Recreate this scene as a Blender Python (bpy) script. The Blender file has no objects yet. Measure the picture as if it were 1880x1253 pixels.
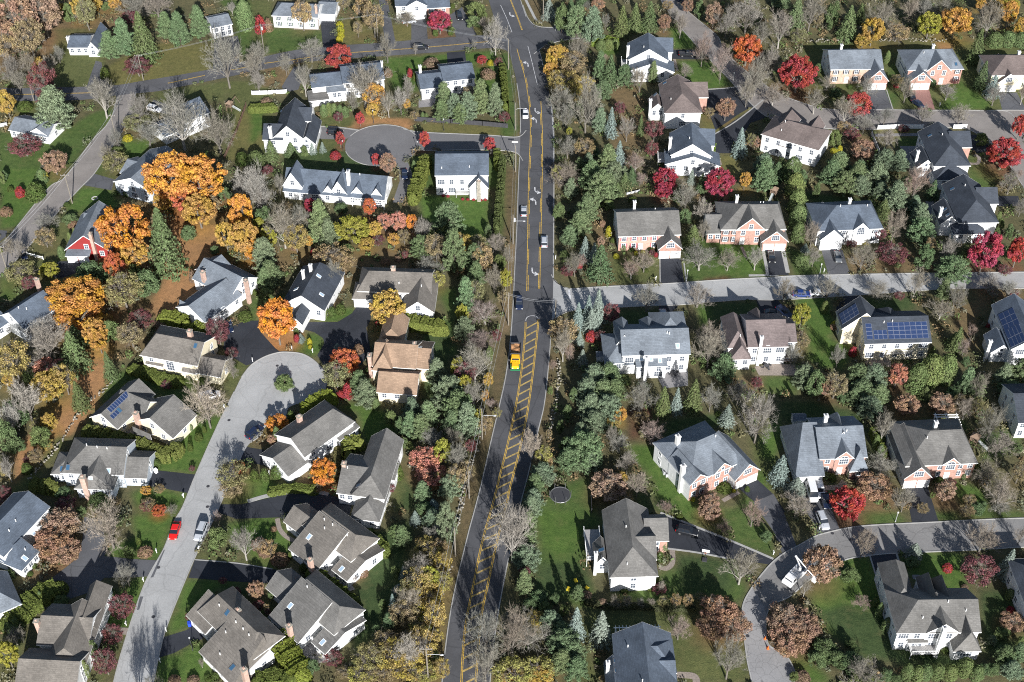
import bpy, bmesh, math, random, colorsys
import numpy as np
from mathutils import Vector, Matrix
random.seed(7); RNG = np.random.default_rng(7)
C = bpy.context.scene.collection
# ---------------------------------------------------------------- camera model (photo pixels 1880x1253)
F = 2400.0; PX, PY = 940.0, 626.5; PITCH = math.radians(42); HC = 215.0
SP, CP = math.sin(PITCH), math.cos(PITCH)
def G(px, py, z=0.0):
    """world point at height z seen at photo pixel px,py"""
    a = (px-PX)/F; b = (py-PY)/F
    dy = CP - b*SP; dz = -(SP + b*CP)
    t = (z-HC)/dz
    return Vector((a*t, dy*t, z))
def PR(p):
    x, y, z = p[0], p[1], p[2]-HC
    d = y*CP - z*SP; v = -(y*SP + z*CP)
    return (PX + F*x/d, PY + F*v/d)
def scl(p):
    return F/(p[1]*CP - (p[2]-HC)*SP)
TX = {0: 0, 1: 460, 2: 920, 3: 1380}; TY = {0: 0, 1: 310, 2: 610, 3: 923}
def T(t, x, y):
    return (TX[int(t[0])] + x/3.76, TY[int(t[1])] + y/3.76)
def pts(t, s):
    out = []
    for q in s.split():
        a, b = q.split(','); out.append(T(t, float(a), float(b)))
    return out
def fpts(s):
    return [tuple(float(v) for v in q.split(',')) for q in s.split()]
# ---------------------------------------------------------------- materials
MATS = {}
def nodes(name):
    m = bpy.data.materials.new(name); m.use_nodes = True
    nt = m.node_tree; nt.nodes.clear()
    o = nt.nodes.new('ShaderNodeOutputMaterial'); b = nt.nodes.new('ShaderNodeBsdfPrincipled')
    nt.links.new(b.outputs[0], o.inputs[0]); MATS[name] = m
    return m, nt, b
def N(nt, typ, **kw):
    n = nt.nodes.new(typ)
    for k, v in kw.items():
        if k.startswith('i_'): n.inputs[k[2:].replace('_', ' ')].default_value = v
        else: setattr(n, k, v)
    return n
def noise(nt, scale, detail=4, rough=.6, coord='Object', stretch=None):
    tc = N(nt, 'ShaderNodeTexCoord'); n = N(nt, 'ShaderNodeTexNoise')
    n.inputs['Scale'].default_value = scale; n.inputs['Detail'].default_value = detail; n.inputs['Roughness'].default_value = rough
    src = tc.outputs[coord]
    if stretch:
        mp = N(nt, 'ShaderNodeMapping'); mp.inputs['Scale'].default_value = stretch
        nt.links.new(src, mp.inputs[0]); src = mp.outputs[0]
    nt.links.new(src, n.inputs['Vector'])
    return n
def ramp(nt, src, stops):
    r = N(nt, 'ShaderNodeValToRGB'); cr = r.color_ramp
    while len(cr.elements) < len(stops): cr.elements.new(.5)
    for e, (p, c) in zip(cr.elements, stops):
        e.position = p; e.color = (*c, 1) if len(c) == 3 else c
    nt.links.new(src, r.inputs[0]); return r
def mul(nt, a, b, fac=1.0, mode='MULTIPLY'):
    m = N(nt, 'ShaderNodeMix', data_type='RGBA', blend_type=mode); m.inputs[0].default_value = fac
    for s, i in ((a, 6), (b, 7)):
        if isinstance(s, tuple): m.inputs[i].default_value = (*s, 1)
        else: nt.links.new(s, m.inputs[i])
    return m.outputs[2]
def mat(name, col, rough=.8, var=.25, scale=1.2, spec=.3, metal=0, scale2=None, var2=.2, stretch=None, bump=0):
    if name in MATS: return MATS[name]
    m, nt, b = nodes(name)
    b.inputs['Roughness'].default_value = rough; b.inputs['Metallic'].default_value = metal
    b.inputs['Specular IOR Level'].default_value = spec
    n = noise(nt, scale, 5, .65, stretch=stretch)
    lo, hi = 1-var, 1+var
    r = ramp(nt, n.outputs[0], [(.3, (lo, lo, lo)), (.7, (hi, hi, hi))])
    c = mul(nt, r.outputs[0], tuple(col))
    if scale2:
        n2 = noise(nt, scale2, 3, .6)
        r2 = ramp(nt, n2.outputs[0], [(.3, (1-var2,)*3), (.7, (1+var2,)*3)])
        c = mul(nt, c, r2.outputs[0])
    nt.links.new(c, b.inputs['Base Color'])
    if bump:
        bp = N(nt, 'ShaderNodeBump'); bp.inputs['Strength'].default_value = bump; bp.inputs['Distance'].default_value = .05
        nt.links.new(n.outputs[0], bp.inputs['Height']); nt.links.new(bp.outputs[0], b.inputs['Normal'])
    return m
def roofmat(name, col):
    """shingle roof: course lines, blotches, weather streaks"""
    m, nt, b = nodes(name); b.inputs['Roughness'].default_value = .85; b.inputs['Specular IOR Level'].default_value = .25
    tc = N(nt, 'ShaderNodeTexCoord')
    br = N(nt, 'ShaderNodeTexBrick'); br.inputs['Scale'].default_value = 1.0
    br.inputs['Brick Width'].default_value = .6; br.inputs['Row Height'].default_value = .19; br.inputs['Mortar Size'].default_value = .015
    br.inputs['Color1'].default_value = (*[c*1.1 for c in col], 1); br.inputs['Color2'].default_value = (*[c*.88 for c in col], 1)
    br.inputs['Mortar'].default_value = (*[c*.75 for c in col], 1)
    # use x+y , z so that courses run along both slopes
    sx = N(nt, 'ShaderNodeSeparateXYZ'); cx = N(nt, 'ShaderNodeCombineXYZ'); ad = N(nt, 'ShaderNodeMath', operation='ADD')
    nt.links.new(tc.outputs['Object'], sx.inputs[0]); nt.links.new(sx.outputs[0], ad.inputs[0]); nt.links.new(sx.outputs[1], ad.inputs[1])
    nt.links.new(ad.outputs[0], cx.inputs[0]); nt.links.new(sx.outputs[2], cx.inputs[1]); nt.links.new(cx.outputs[0], br.inputs['Vector'])
    n = noise(nt, .3, 5, .6, stretch=(1,1,.35)); r = ramp(nt, n.outputs[0], [(.3, (.76,)*3), (.7, (1.22,)*3)])
    n2 = noise(nt, 3.5, 4, .75); r2 = ramp(nt, n2.outputs[0], [(.3, (.78,)*3), (.7, (1.22,)*3)])
    nt.links.new(mul(nt, mul(nt, br.outputs[0], r.outputs[0]), r2.outputs[0]), b.inputs['Base Color'])
    return m
def brickmat(name, col):
    m, nt, b = nodes(name); b.inputs['Roughness'].default_value = .9; b.inputs['Specular IOR Level'].default_value = .2
    tc = N(nt, 'ShaderNodeTexCoord'); sx = N(nt, 'ShaderNodeSeparateXYZ'); cx = N(nt, 'ShaderNodeCombineXYZ'); ad = N(nt, 'ShaderNodeMath', operation='ADD')
    nt.links.new(tc.outputs['Object'], sx.inputs[0]); nt.links.new(sx.outputs[0], ad.inputs[0]); nt.links.new(sx.outputs[1], ad.inputs[1])
    nt.links.new(ad.outputs[0], cx.inputs[0]); nt.links.new(sx.outputs[2], cx.inputs[1])
    br = N(nt, 'ShaderNodeTexBrick'); br.inputs['Scale'].default_value = 1.0
    br.inputs['Brick Width'].default_value = .24; br.inputs['Row Height'].default_value = .085; br.inputs['Mortar Size'].default_value = .01
    br.inputs['Color1'].default_value = (*[c*1.15 for c in col], 1); br.inputs['Color2'].default_value = (*[c*.8 for c in col], 1)
    br.inputs['Mortar'].default_value = (.4, .36, .32, 1)
    nt.links.new(cx.outputs[0], br.inputs['Vector'])
    n = noise(nt, 1.3, 4, .6); r = ramp(nt, n.outputs[0], [(.3, (.82,)*3), (.7, (1.18,)*3)])
    nt.links.new(mul(nt, br.outputs[0], r.outputs[0]), b.inputs['Base Color'])
    return m
def sidingmat(name, col):
    m, nt, b = nodes(name); b.inputs['Roughness'].default_value = .6; b.inputs['Specular IOR Level'].default_value = .3
    tc = N(nt, 'ShaderNodeTexCoord'); w = N(nt, 'ShaderNodeTexWave', wave_type='BANDS', bands_direction='Z', wave_profile='SAW')
    w.inputs['Scale'].default_value = 1.6; w.inputs['Distortion'].default_value = 0
    nt.links.new(tc.outputs['Object'], w.inputs['Vector'])
    r0 = ramp(nt, w.outputs[0], [(0, (.86,)*3), (.25, (1,)*3)])
    n = noise(nt, .5, 4, .6); r = ramp(nt, n.outputs[0], [(.3, (.9,)*3), (.7, (1.04,)*3)])
    nt.links.new(mul(nt, mul(nt, r0.outputs[0], r.outputs[0]), tuple(col)), b.inputs['Base Color'])
    return m
def leafmat(name, hue=.02, vlo=.55, vhi=1.35, trans=.25, sat=.1):
    m = bpy.data.materials.new(name); m.use_nodes = True; MATS[name] = m
    nt = m.node_tree; nt.nodes.clear()
    o = nt.nodes.new('ShaderNodeOutputMaterial')
    oi = N(nt, 'ShaderNodeObjectInfo'); ge = N(nt, 'ShaderNodeNewGeometry')
    n = noise(nt, 3.2, 3, .6)
    hs = N(nt, 'ShaderNodeHueSaturation'); nt.links.new(oi.outputs['Color'], hs.inputs['Color'])
    mh = N(nt, 'ShaderNodeMapRange'); mh.inputs['From Min'].default_value = .3; mh.inputs['From Max'].default_value = .7
    mh.inputs['To Min'].default_value = .5-hue; mh.inputs['To Max'].default_value = .5+hue
    nt.links.new(n.outputs[0], mh.inputs[0]); nt.links.new(mh.outputs[0], hs.inputs['Hue'])
    mv = N(nt, 'ShaderNodeMapRange'); mv.inputs['To Min'].default_value = vlo; mv.inputs['To Max'].default_value = vhi
    nt.links.new(ge.outputs['Random Per Island'], mv.inputs[0]); nt.links.new(mv.outputs[0], hs.inputs['Value'])
    ms = N(nt, 'ShaderNodeMapRange'); ms.inputs['To Min'].default_value = 1-sat; ms.inputs['To Max'].default_value = 1+sat
    nt.links.new(n.outputs[0], ms.inputs[0]); nt.links.new(ms.outputs[0], hs.inputs['Saturation'])
    d = N(nt, 'ShaderNodeBsdfDiffuse'); nt.links.new(hs.outputs[0], d.inputs[0])
    if trans:
        tr = N(nt, 'ShaderNodeBsdfTranslucent'); nt.links.new(hs.outputs[0], tr.inputs[0])
        mx = N(nt, 'ShaderNodeMixShader'); mx.inputs[0].default_value = trans
        nt.links.new(d.outputs[0], mx.inputs[1]); nt.links.new(tr.outputs[0], mx.inputs[2]); nt.links.new(mx.outputs[0], o.inputs[0])
    else: nt.links.new(d.outputs[0], o.inputs[0])
    return m
ROOF = dict(slate=(.085,.105,.135), grey=(.12,.135,.155), light=(.145,.165,.19), dark=(.045,.053,.067), brown=(.13,.105,.098),
            tan=(.26,.18,.125), pewter=(.132,.128,.121), warm=(.145,.132,.117), pink=(.15,.122,.118), black=(.06,.07,.085))
for k, v in ROOF.items(): roofmat('roof_'+k, v)
WALL = dict(white=(.74,.745,.74), cream=(.70,.63,.46), bluegrey=(.52,.57,.62), pale=(.70,.70,.66), red=(.25,.03,.028), offwhite=(.72,.72,.69))
for k, v in WALL.items(): sidingmat('wall_'+k, v)
brickmat('wall_brick', (.33,.15,.11)); brickmat('wall_pinkbrick', (.48,.25,.19)); brickmat('wall_tanbrick', (.46,.30,.21)); brickmat('chim_brick', (.42,.26,.20))
mat('stone', (.27,.25,.21), var=.5, scale=2.5, rough=.9); mat('chim_white', (.78,.77,.74), var=.06)
mat('trim', (.82,.82,.80), rough=.5, var=.04); mat('frame', (.80,.80,.79), rough=.5, var=.03)
mat('door_white', (.80,.80,.79), rough=.5, var=.05, scale=3); mat('door_red', (.30,.05,.04), rough=.4, var=.1)
mat('door_dark', (.05,.05,.05), rough=.4, var=.1); mat('blue_tarp', (.05,.22,.55), var=.1)
mat('deck', (.30,.29,.28), var=.2, stretch=(1,8,1)); mat('deck_brown', (.22,.13,.09), var=.2)
mat('shutter_dark', (.03,.035,.04)); mat('shutter_pink', (.55,.14,.16)); mat('shutter_green', (.05,.09,.06))
mat('far_ground', (.07,.065,.035), var=.5, scale=.02, scale2=.3, var2=.3)
mat('metal', (.25,.25,.26), rough=.4, metal=.6, var=.1); mat('darkmetal', (.05,.05,.055), rough=.5, var=.1)
m, nt, b = nodes('glass'); b.inputs['Base Color'].default_value = (.075,.09,.115, 1); b.inputs['Roughness'].default_value = .12; b.inputs['Specular IOR Level'].default_value = .6  # pane colour lightened to stand in for reflected sky
m, nt, b = nodes('skyglass'); b.inputs['Base Color'].default_value = (.30,.40,.50, 1); b.inputs['Roughness'].default_value = .15
m, nt, b = nodes('skyblue'); b.inputs['Base Color'].default_value = (.035,.09,.16, 1); b.inputs['Roughness'].default_value = .15
m, nt, b = nodes('solar'); b.inputs['Roughness'].default_value = .35; b.inputs['Specular IOR Level'].default_value = .35
tc = N(nt, 'ShaderNodeTexCoord'); br = N(nt, 'ShaderNodeTexBrick', offset=0.0); br.inputs['Scale'].default_value = 1
br.inputs['Brick Width'].default_value = .165; br.inputs['Row Height'].default_value = .1; br.inputs['Mortar Size'].default_value = .004
br.inputs['Color1'].default_value = (.012,.026,.075, 1); br.inputs['Color2'].default_value = (.016,.034,.095, 1); br.inputs['Mortar'].default_value = (.07,.085,.13, 1)
nt.links.new(tc.outputs['Generated'], br.inputs['Vector']); nt.links.new(br.outputs[0], b.inputs['Base Color'])
mat('solar_rim', (.22,.24,.30), rough=.4, var=.05)
mat('bark', (.155,.14,.12), var=.35, scale=4, rough=.95); mat('bark_pale', (.30,.28,.25), var=.3, scale=4, rough=.95); mat('bark_dark', (.075,.06,.05), var=.3, scale=4)
leafmat('leaf', hue=.02, vlo=.5, vhi=1.4, trans=.15, sat=.2); leafmat('needle', hue=.015, vlo=.6, vhi=1.45, trans=.08); leafmat('twig', hue=.01, vlo=.7, vhi=1.35, trans=0, sat=.05)
# ---------------------------------------------------------------- mesh helpers
def mesh(name, V, Fc, mats, idx=None, smooth=False):
    me = bpy.data.meshes.new(name); me.from_pydata([tuple(v) for v in V], [], Fc)
    for m in mats: me.materials.append(MATS[m] if isinstance(m, str) else m)
    if idx is not None: me.polygons.foreach_set('material_index', idx)
    if smooth: me.polygons.foreach_set('use_smooth', [True]*len(me.polygons))
    me.update(); return me
def obj(name, me, parent=None, loc=(0,0,0), rot=0.0):
    o = bpy.data.objects.new(name, me); C.objects.link(o); o.location = loc
    if rot: o.rotation_euler = (0,0,rot)
    if parent: o.parent = parent
    return o
def empty(name, loc, rot=0.0):
    o = bpy.data.objects.new(name, None); C.objects.link(o); o.location = loc; o.rotation_euler = (0,0,rot); o.empty_display_size = .5
    return o
THINGS = []
def tag(o, label, cat, group=None):
    o['label'] = label; o['category'] = cat
    if group: o['group'] = group
    THINGS.append(o); return o
class MB:
    def __init__(s): s.v = []; s.f = []; s.m = []
    def quad(s, pp, m=0):
        n = len(s.v); s.v += [tuple(p) for p in pp]; s.f.append(tuple(range(n, n+len(pp)))); s.m.append(m)
    def box(s, x0, x1, y0, y1, z0, z1, m=0, R=None, top=1.0):
        cx, cy = (x0+x1)/2, (y0+y1)/2
        P = []
        for z, k in ((z0, 1), (z1, top)):
            for x, y in ((x0,y0),(x1,y0),(x1,y1),(x0,y1)):
                P.append(Vector((cx+(x-cx)*k, cy+(y-cy)*k, z)))
        if R is not None: P = [R @ p for p in P]
        n = len(s.v); s.v += [tuple(p) for p in P]
        for f in ((3,2,1,0),(4,5,6,7),(0,1,5,4),(1,2,6,5),(2,3,7,6),(3,0,4,7)):
            s.f.append(tuple(n+i for i in f)); s.m.append(m)
    def tube(s, a, b, r0, r1, k=6, m=0, cap=True):
        a, b = Vector(a), Vector(b); d = (b-a)
        if d.length < 1e-6: return
        d.normalize(); u = d.orthogonal().normalized(); w = d.cross(u)
        n = len(s.v)
        for c, r in ((a, r0), (b, r1)):
            for i in range(k):
                t = 2*math.pi*i/k; s.v.append(tuple(c + u*(r*math.cos(t)) + w*(r*math.sin(t))))
        for i in range(k):
            j = (i+1) % k; s.f.append((n+i, n+j, n+k+j, n+k+i)); s.m.append(m)
        if cap:
            s.f.append(tuple(n+i for i in range(k))[::-1]); s.m.append(m); s.f.append(tuple(n+k+i for i in range(k))); s.m.append(m)
    def sphere(s, c, rx, ry, rz, m=0, a=8, b=5, bumps=0):
        n = len(s.v); c = Vector(c)
        for j in range(b+1):
            ph = math.pi*j/b
            for i in range(a):
                t = 2*math.pi*i/a; k = 1+bumps*random.uniform(-1, 1)
                s.v.append((c.x+rx*k*math.sin(ph)*math.cos(t), c.y+ry*k*math.sin(ph)*math.sin(t), c.z+rz*k*math.cos(ph)))
        for j in range(b):
            for i in range(a):
                i2 = (i+1) % a; s.f.append((n+j*a+i, n+(j+1)*a+i, n+(j+1)*a+i2, n+j*a+i2)); s.m.append(m)
    def me(s, name, mats, smooth=False): return mesh(name, s.v, s.f, mats, s.m, smooth)
    def build(s, name, mats, parent=None, **kw): return obj(name, s.me(name, mats), parent, **kw)
def smooth_line(P, per=6, closed=False):
    P = [Vector((p[0], p[1])) for p in P]; out = []
    n = len(P)
    for i in range(n-1):
        p0, p1, p2, p3 = P[max(i-1,0)], P[i], P[i+1], P[min(i+2,n-1)]
        for k in range(per):
            t = k/per
            out.append(.5*((2*p1) + (p2-p0)*t + (2*p0-5*p1+4*p2-p3)*t*t + (3*p1-p0-3*p2+p3)*t**3))
    out.append(P[-1]); return out
EXPO = 0.84
HAZE = 0.00003
# ---------------------------------------------------------------- houses
def Wg(x0, y0, x1, y1, D, E, R, ax='x', h0=0, h1=0, **k):
    d = dict(p=(x0,y0,x1,y1), D=D, E=E, R=R, ax=ax, h0=h0, h1=h1, o=0, rp=.5, n=None, g=0, m=None, fm=None, a=0, d=None, s=None, gw=1, rm=None); d.update(k); return d
def wheight(w, x, y):
    X0, X1, Y0, Y1 = w['r']
    if not (X0 <= x <= X1 and Y0 <= y <= Y1): return -1
    if w['ax'] == 'x': a, a0, a1, b, b0, b1 = y, Y0, Y1, x, X0, X1
    else: a, a0, a1, b, b0, b1 = x, X0, X1, y, Y0, Y1
    half = (a1-a0); c = a0+w['rp']*half
    t = min((a-a0)/max(c-a0, .01), (a1-a)/max(a1-c, .01)); q = min(c-a0, a1-c) if 0 < w['rp'] < 1 else half
    for h, dd in ((w['h0'], b-b0), (w['h1'], b1-b)):
        if h: t = min(t, dd/(h*half/2))
    return w['E']+w['R']*max(0, min(1, t))
WIN = {}
def winmesh(kind):
    if kind in WIN: return WIN[kind]
    W, Hh, nx, nz, arch = dict(std=(1.0,1.45,2,2,0), small=(.7,.8,1,1,0), dbl=(1.9,1.5,4,2,0), arch=(1.9,1.5,4,2,1), tall=(1.9,2.4,3,3,1), pat=(2.4,2.1,2,1,0))[kind]
    fr = MB(); t = .11; d0, d1 = -.07, 0.02
    fr.box(-W/2-t, W/2+t, d0, d1, -t, 0); fr.box(-W/2-t, -W/2, d0, d1, 0, Hh); fr.box(W/2, W/2+t, d0, d1, 0, Hh)
    if not arch: fr.box(-W/2-t, W/2+t, d0, d1, Hh, Hh+t)
    for i in range(1, nx): fr.box(-W/2+W*i/nx-.025, -W/2+W*i/nx+.025, d0+.02, d1-.03, .002, Hh-.002)
    for i in range(1, nz): fr.box(-W/2+.002, W/2-.002, d0+.023, d1-.033, Hh*i/nz-.025, Hh*i/nz+.025)
    gl = MB(); gl.quad([(-W/2, -.02, 0), (W/2, -.02, 0), (W/2, -.02, Hh), (-W/2, -.02, Hh)])
    if arch:
        r = W/2; k = 10
        A = [(-r*math.cos(math.pi*i/k), r*.9*math.sin(math.pi*i/k)) for i in range(k+1)]
        for i in range(k):
            (a, b), (c, d) = A[i], A[i+1]; q = (r+t)/r
            fr.quad([(a, d0, Hh+b), (c, d0, Hh+d), (c*q, d0, Hh+d*q), (a*q, d0, Hh+b*q)])
            fr.quad([(a*q, d0, Hh+b*q), (c*q, d0, Hh+d*q), (c*q, d1, Hh+d*q), (a*q, d1, Hh+b*q)])
        gl.quad([(x, -.02, Hh+z) for x, z in A[::-1]])
        fr.box(-.03, .03, d0+.02, d1-.03, Hh, Hh+.85*r)
        fr.box(-W/2+.002, W/2-.002, d0+.021, d1-.031, Hh-.03, Hh+.03)
    WIN[kind] = (fr.me('window', ['frame']), gl.me('pane', ['glass']), W, Hh); return WIN[kind]
SH = {}
def shutmesh(m):
    if m not in SH:
        b = MB(); b.box(-.16, .16, -.08, 0, 0, 1.45); b.box(-.12, .12, -.1, -.08, .08, 1.37); SH[m] = b.me('shutter', ['shutter_'+m])
    return SH[m]
GD = {}
def gdmesh(w):
    if w not in GD:
        b = MB(); b.box(-w/2, w/2, -.06, 0, 0, 2.25)
        for i in range(4):
            b.box(-w/2+.08, w/2-.08, -.085, -.06, .08+i*.54, .54+i*.54-.04)
        t = .12
        b.box(-w/2-t, -w/2-.002, -.1, 0, 0, 2.25+t, 1); b.box(w/2+.002, w/2+t, -.1, 0, 0, 2.25+t, 1); b.box(-w/2, w/2, -.1, 0, 2.252, 2.25+t, 1)
        GD[w] = b.me('garage_door', ['door_white', 'trim'])
    return GD[w]
b = MB(); b.box(-.5, .5, -.05, 0, 0, 2.1); b.box(-.62, -.502, -.12, 0, 0, 2.25, 1); b.box(.502, .62, -.12, 0, 0, 2.25, 1); b.box(-.5, .5, -.12, 0, 2.102, 2.25, 1)
DOORW = b.me('door', ['door_white', 'trim'])
PANELS = {}
HOUSES = {}
def house(t, key, short, label, wall, roof, wings, ex=(), tl=None):
    tt = tl or t
    def P(x, y): return T(t, x, y)
    x0, y0, x1, y1 = wings[0]['p']; E = wings[0]['E']
    a = G(*P(x0, y0), E); c = G(*P(x1, y1), E)
    X = Vector((c.x-a.x, c.y-a.y, 0)); L0 = X.length; X.normalize(); Y = Vector((-X.y, X.x, 0))
    ang = math.atan2(X.y, X.x)
    # frame origin: middle of the main front wall
    O = Vector(((a.x+c.x)/2, (a.y+c.y)/2, 0))
    root = empty('house', O, ang); tag(root, label, 'house'); root['group'] = 'houses of the neighbourhood'
    def loc(px, z):
        p = G(*px, z)-O; return Vector((p.dot(X), p.dot(Y), z))
    for w in wings:
        x0, y0, x1, y1 = w['p']; p, q = loc(P(x0,y0), w['E']), loc(P(x1,y1), w['E'])
        yy = (p.y+q.y)/2 + w['o']
        w['r'] = (min(p.x,q.x), max(p.x,q.x), yy, yy+w['D'])
    wm = {}; wl = []
    def mi(n):
        if n not in wm: wm[n] = len(wl); wl.append('wall_'+n if 'wall_'+n in MATS else n)
        return wm[n]
    walls = MB(); top = MB(); trim = MB(); rmats = ['roof_'+roof]
    def hid(w, x, y, z):
        return any(v is not w and wheight(v, x, y) > z for v in wings)
    for wi, w in enumerate(wings):
        X0, X1, Y0, Y1 = w['r']; E, R = w['E'], w['R']; m_ = mi(w['m'] or wall)
        sw = w['ax'] == 'y'
        def cv(u, v, z, sw=sw): return (v, u, z) if sw else (u, v, z)   # u along ridge, v across
        U0, U1, V0, V1 = (Y0, Y1, X0, X1) if sw else (X0, X1, Y0, Y1)
        vc = V0+w['rp']*(V1-V0); half = (V1-V0)/2
        e = .04; ez = wi*.004
        walls.box(X0, X1, Y0, Y1, -.3, E-e-ez, m_)
        for hp, u in ((w['h0'], U0), (w['h1'], U1)):
            if not hp and R > .3:
                tri = [cv(u, V0, E-e-ez), cv(u, V1, E-e-ez), cv(u, vc, E+R-e-.03)]
                if w['rp'] >= 1: tri = [cv(u, V0, E-e-ez), cv(u, V1, E-e-ez), cv(u, V1, E+R-e-.03)]
                walls.quad(tri, m_)
        # roof slab
        ov = .38; og = .3; th = .2
        s0 = R/max(vc-V0, .01) if vc > V0 else 0; s1 = R/max(V1-vc, .01) if V1 > vc else 0
        za = E-ov*s0; zb = E-ov*s1 if s1 else E+R
        if R/half > 1.1: ov = .25; za = E-ov*s0; zb = E-ov*s1 if s1 else E+R
        i0 = w['h0']*half; i1 = w['h1']*half
        A = (U0-(og if not i0 else ov), U1+(og if not i1 else ov))
        dz = wi*.003
        c00, c10 = (A[0], V0-ov, za+dz), (A[1], V0-ov, za+dz)
        c01, c11 = (A[0], V1+(ov if s1 else .05), zb+dz), (A[1], V1+(ov if s1 else .05), zb+dz)
        r0, r1 = (U0+i0 if i0 else A[0], vc, E+R+dz), (U1-i1 if i1 else A[1], vc, E+R+dz)
        if i0+i1 >= (U1-U0): mu = (U0*(i1)+U1*i0)/(i0+i1); r0 = r1 = (mu, vc, E+R+dz)
        faces = [[c00, c10, r1, r0]] + ([[c11, c01, r0, r1]] if s1 else [])
        if i0: faces.append([c01, c00, r0])
        if i1: faces.append([c10, c11, r1])
        rmi = 0
        if w['rm']:
            nm = w['rm'] if w['rm'] in MATS else 'roof_'+w['rm']
            if nm not in rmats: rmats.append(nm)
            rmi = rmats.index(nm)
        for f in faces:
            q = []
            for p in f:
                if not q or (Vector(p)-Vector(q[-1])).length > 1e-4: q.append(p)
            if (Vector(q[0])-Vector(q[-1])).length < 1e-4: q.pop()
            q = [cv(*p) for p in q]
            if sw: q = q[::-1]
            if len(q) > 2: top.quad(q, rmi); trim.quad([(p[0], p[1], p[2]-th) for p in q][::-1])
        loop = [c00, c10] + ([] if i1 else [r1]) + [c11, c01] + ([] if i0 else [r0])
        loop = [cv(*p) for p in loop]
        for i in range(len(loop)):
            p, q = Vector(loop[i]), Vector(loop[(i+1) % len(loop)])
            if (p-q).length < 1e-4: continue
            pd = Vector((0,0,.012)); trim.quad([p-Vector((0,0,th)), q-Vector((0,0,th)), q+pd, p+pd] if not sw else [q-Vector((0,0,th)), p-Vector((0,0,th)), p+pd, q+pd])
        if w['fm']:   # facade panel proud of the front wall
            y = Y0-.03; f_ = mi(w['fm'])
            walls.box(X0-.001, X1+.001, y, Y0-.001, -.3, E-e-ez-.004, f_)
            if sw and not w['h0']: walls.quad([(X0, y, E-e-ez-.004), (X1, y, E-e-ez-.004), ((X0+X1)/2, y, E+R-.12)], f_)
    wo = walls.build('walls', wl, root)
    ro = top.build('roof', rmats, root); trim.build('trim', ['trim'], root)
    # windows and doors
    rot = {'f': 0, 'r': math.pi/2, 'l': -math.pi/2, 'b': math.pi}
    def put(nm, me, par, x, y, z, r): return obj(nm, me, par, (x, y, z), r)
    def window(kind, x, y, z, r, s=None):
        fr, gl, W_, H_ = winmesh(kind); o = put('window', fr, root, x, y, z, r); obj('pane', gl, o)
        if s:
            for k in (-1, 1):
                dx = k*(W_/2+.3); put('shutter', shutmesh(s), root, x+dx*math.cos(r), y+dx*math.sin(r), z, r)
    for w in wings:
        X0, X1, Y0, Y1 = w['r']; E, R = w['E'], w['R']
        for fc in 'frlb':
            p0, u, n, L = {'f': ((X0,Y0),(1,0),(0,-1),X1-X0), 'r': ((X1,Y0),(0,1),(1,0),Y1-Y0), 'l': ((X0,Y1),(0,-1),(-1,0),Y1-Y0), 'b': ((X1,Y1),(-1,0),(0,1),X1-X0)}[fc]
            wn = X*n[0]+Y*n[1]; mid = O + X*(p0[0]+u[0]*L/2) + Y*(p0[1]+u[1]*L/2)
            cam = Vector((0,0,HC))-mid; cam.z = 0
            if wn.dot(cam.normalized()) < .12: continue
            off = .035 if (w['fm'] and fc == 'f') else .0
            def at(uu, z): return (p0[0]+u[0]*uu+n[0]*off, p0[1]+u[1]*uu+n[1]*off, z)
            def free(uu, hw, z):
                for k in (-hw, 0, hw):
                    q = (p0[0]+u[0]*(uu+k)+n[0]*.25, p0[1]+u[1]*(uu+k)+n[1]*.25)
                    if hid(w, q[0], q[1], z-.3): return False
                return hw+.15 <= uu <= L-hw-.15
            lv = [.95+.0, min(3.75, E-1.9)] if E > 5 else ([E-2.05] if E >= 2.6 else [])
            if E > 7.4: lv.append(E-2.0)
            if E > 4 and E <= 5: lv = [.6, E-1.9]
            used = []
            if fc == 'f' and w['g']:
                ng = w['g']; gw_ = 2.55 if ng < 3 else 2.4
                if ng == 9: ng, gw_ = 1, 4.9
                tot = ng*gw_+(ng-1)*.5
                if tot > L-.3: gw_ = (L-.3-(ng-1)*.5)/ng; gw_ = round(gw_, 1); tot = ng*gw_+(ng-1)*.5
                for i in range(ng):
                    uu = L/2-tot/2+gw_/2+i*(gw_+.5); put('garage_door', gdmesh(gw_), root, *at(uu, 0), rot[fc]); used.append((uu, gw_/2+.2, 0))
            if fc == 'f' and w['d'] is not None:
                uu = w['d']*L; put('door', DOORW, root, *at(uu, .15), rot[fc]); used.append((uu, .7, 0))
            if fc == 'f' and w['a']:
                uu = L*(.5 if w['d'] is None or True else w['d'])
                k = 'tall' if w['a'] == 2 else 'arch'; z = (lv[-1] if lv else 1)-.1
                if w['a'] == 2: z = 1.2
                if free(uu, .9, z): window(k, *at(uu, z), rot[fc]); used += [(uu, 1.4, z), (uu, 1.4, .95)] if w['a'] == 2 else [(uu, 1.2, z)]
            cnt = w['n'] if fc == 'f' else None
            if cnt is None: cnt = max(1, int(L/(2.9 if fc == 'f' else 4.2)))
            if w['m'] == 'blank': cnt = 0
            for li, z in enumerate(lv):
                for i in range(cnt):
                    uu = L*(i+.5)/cnt
                    big = (fc == 'f' and (i+li+wi) % 5 == 2 and not w['s'])
                    kind = 'dbl' if big else 'std'; hw = 1.05 if big else .55
                    if kind == 'dbl' and L/cnt < 2.6: kind, hw = 'std', .55
                    if any(abs(uu-a_) < b_+hw and abs(z-c_) < 1.8 for a_, b_, c_ in used): continue
                    if free(uu, hw, z): window(kind, *at(uu, z), rot[fc], w['s'] if (fc == 'f' and L/cnt > 2.2) else None)
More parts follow.
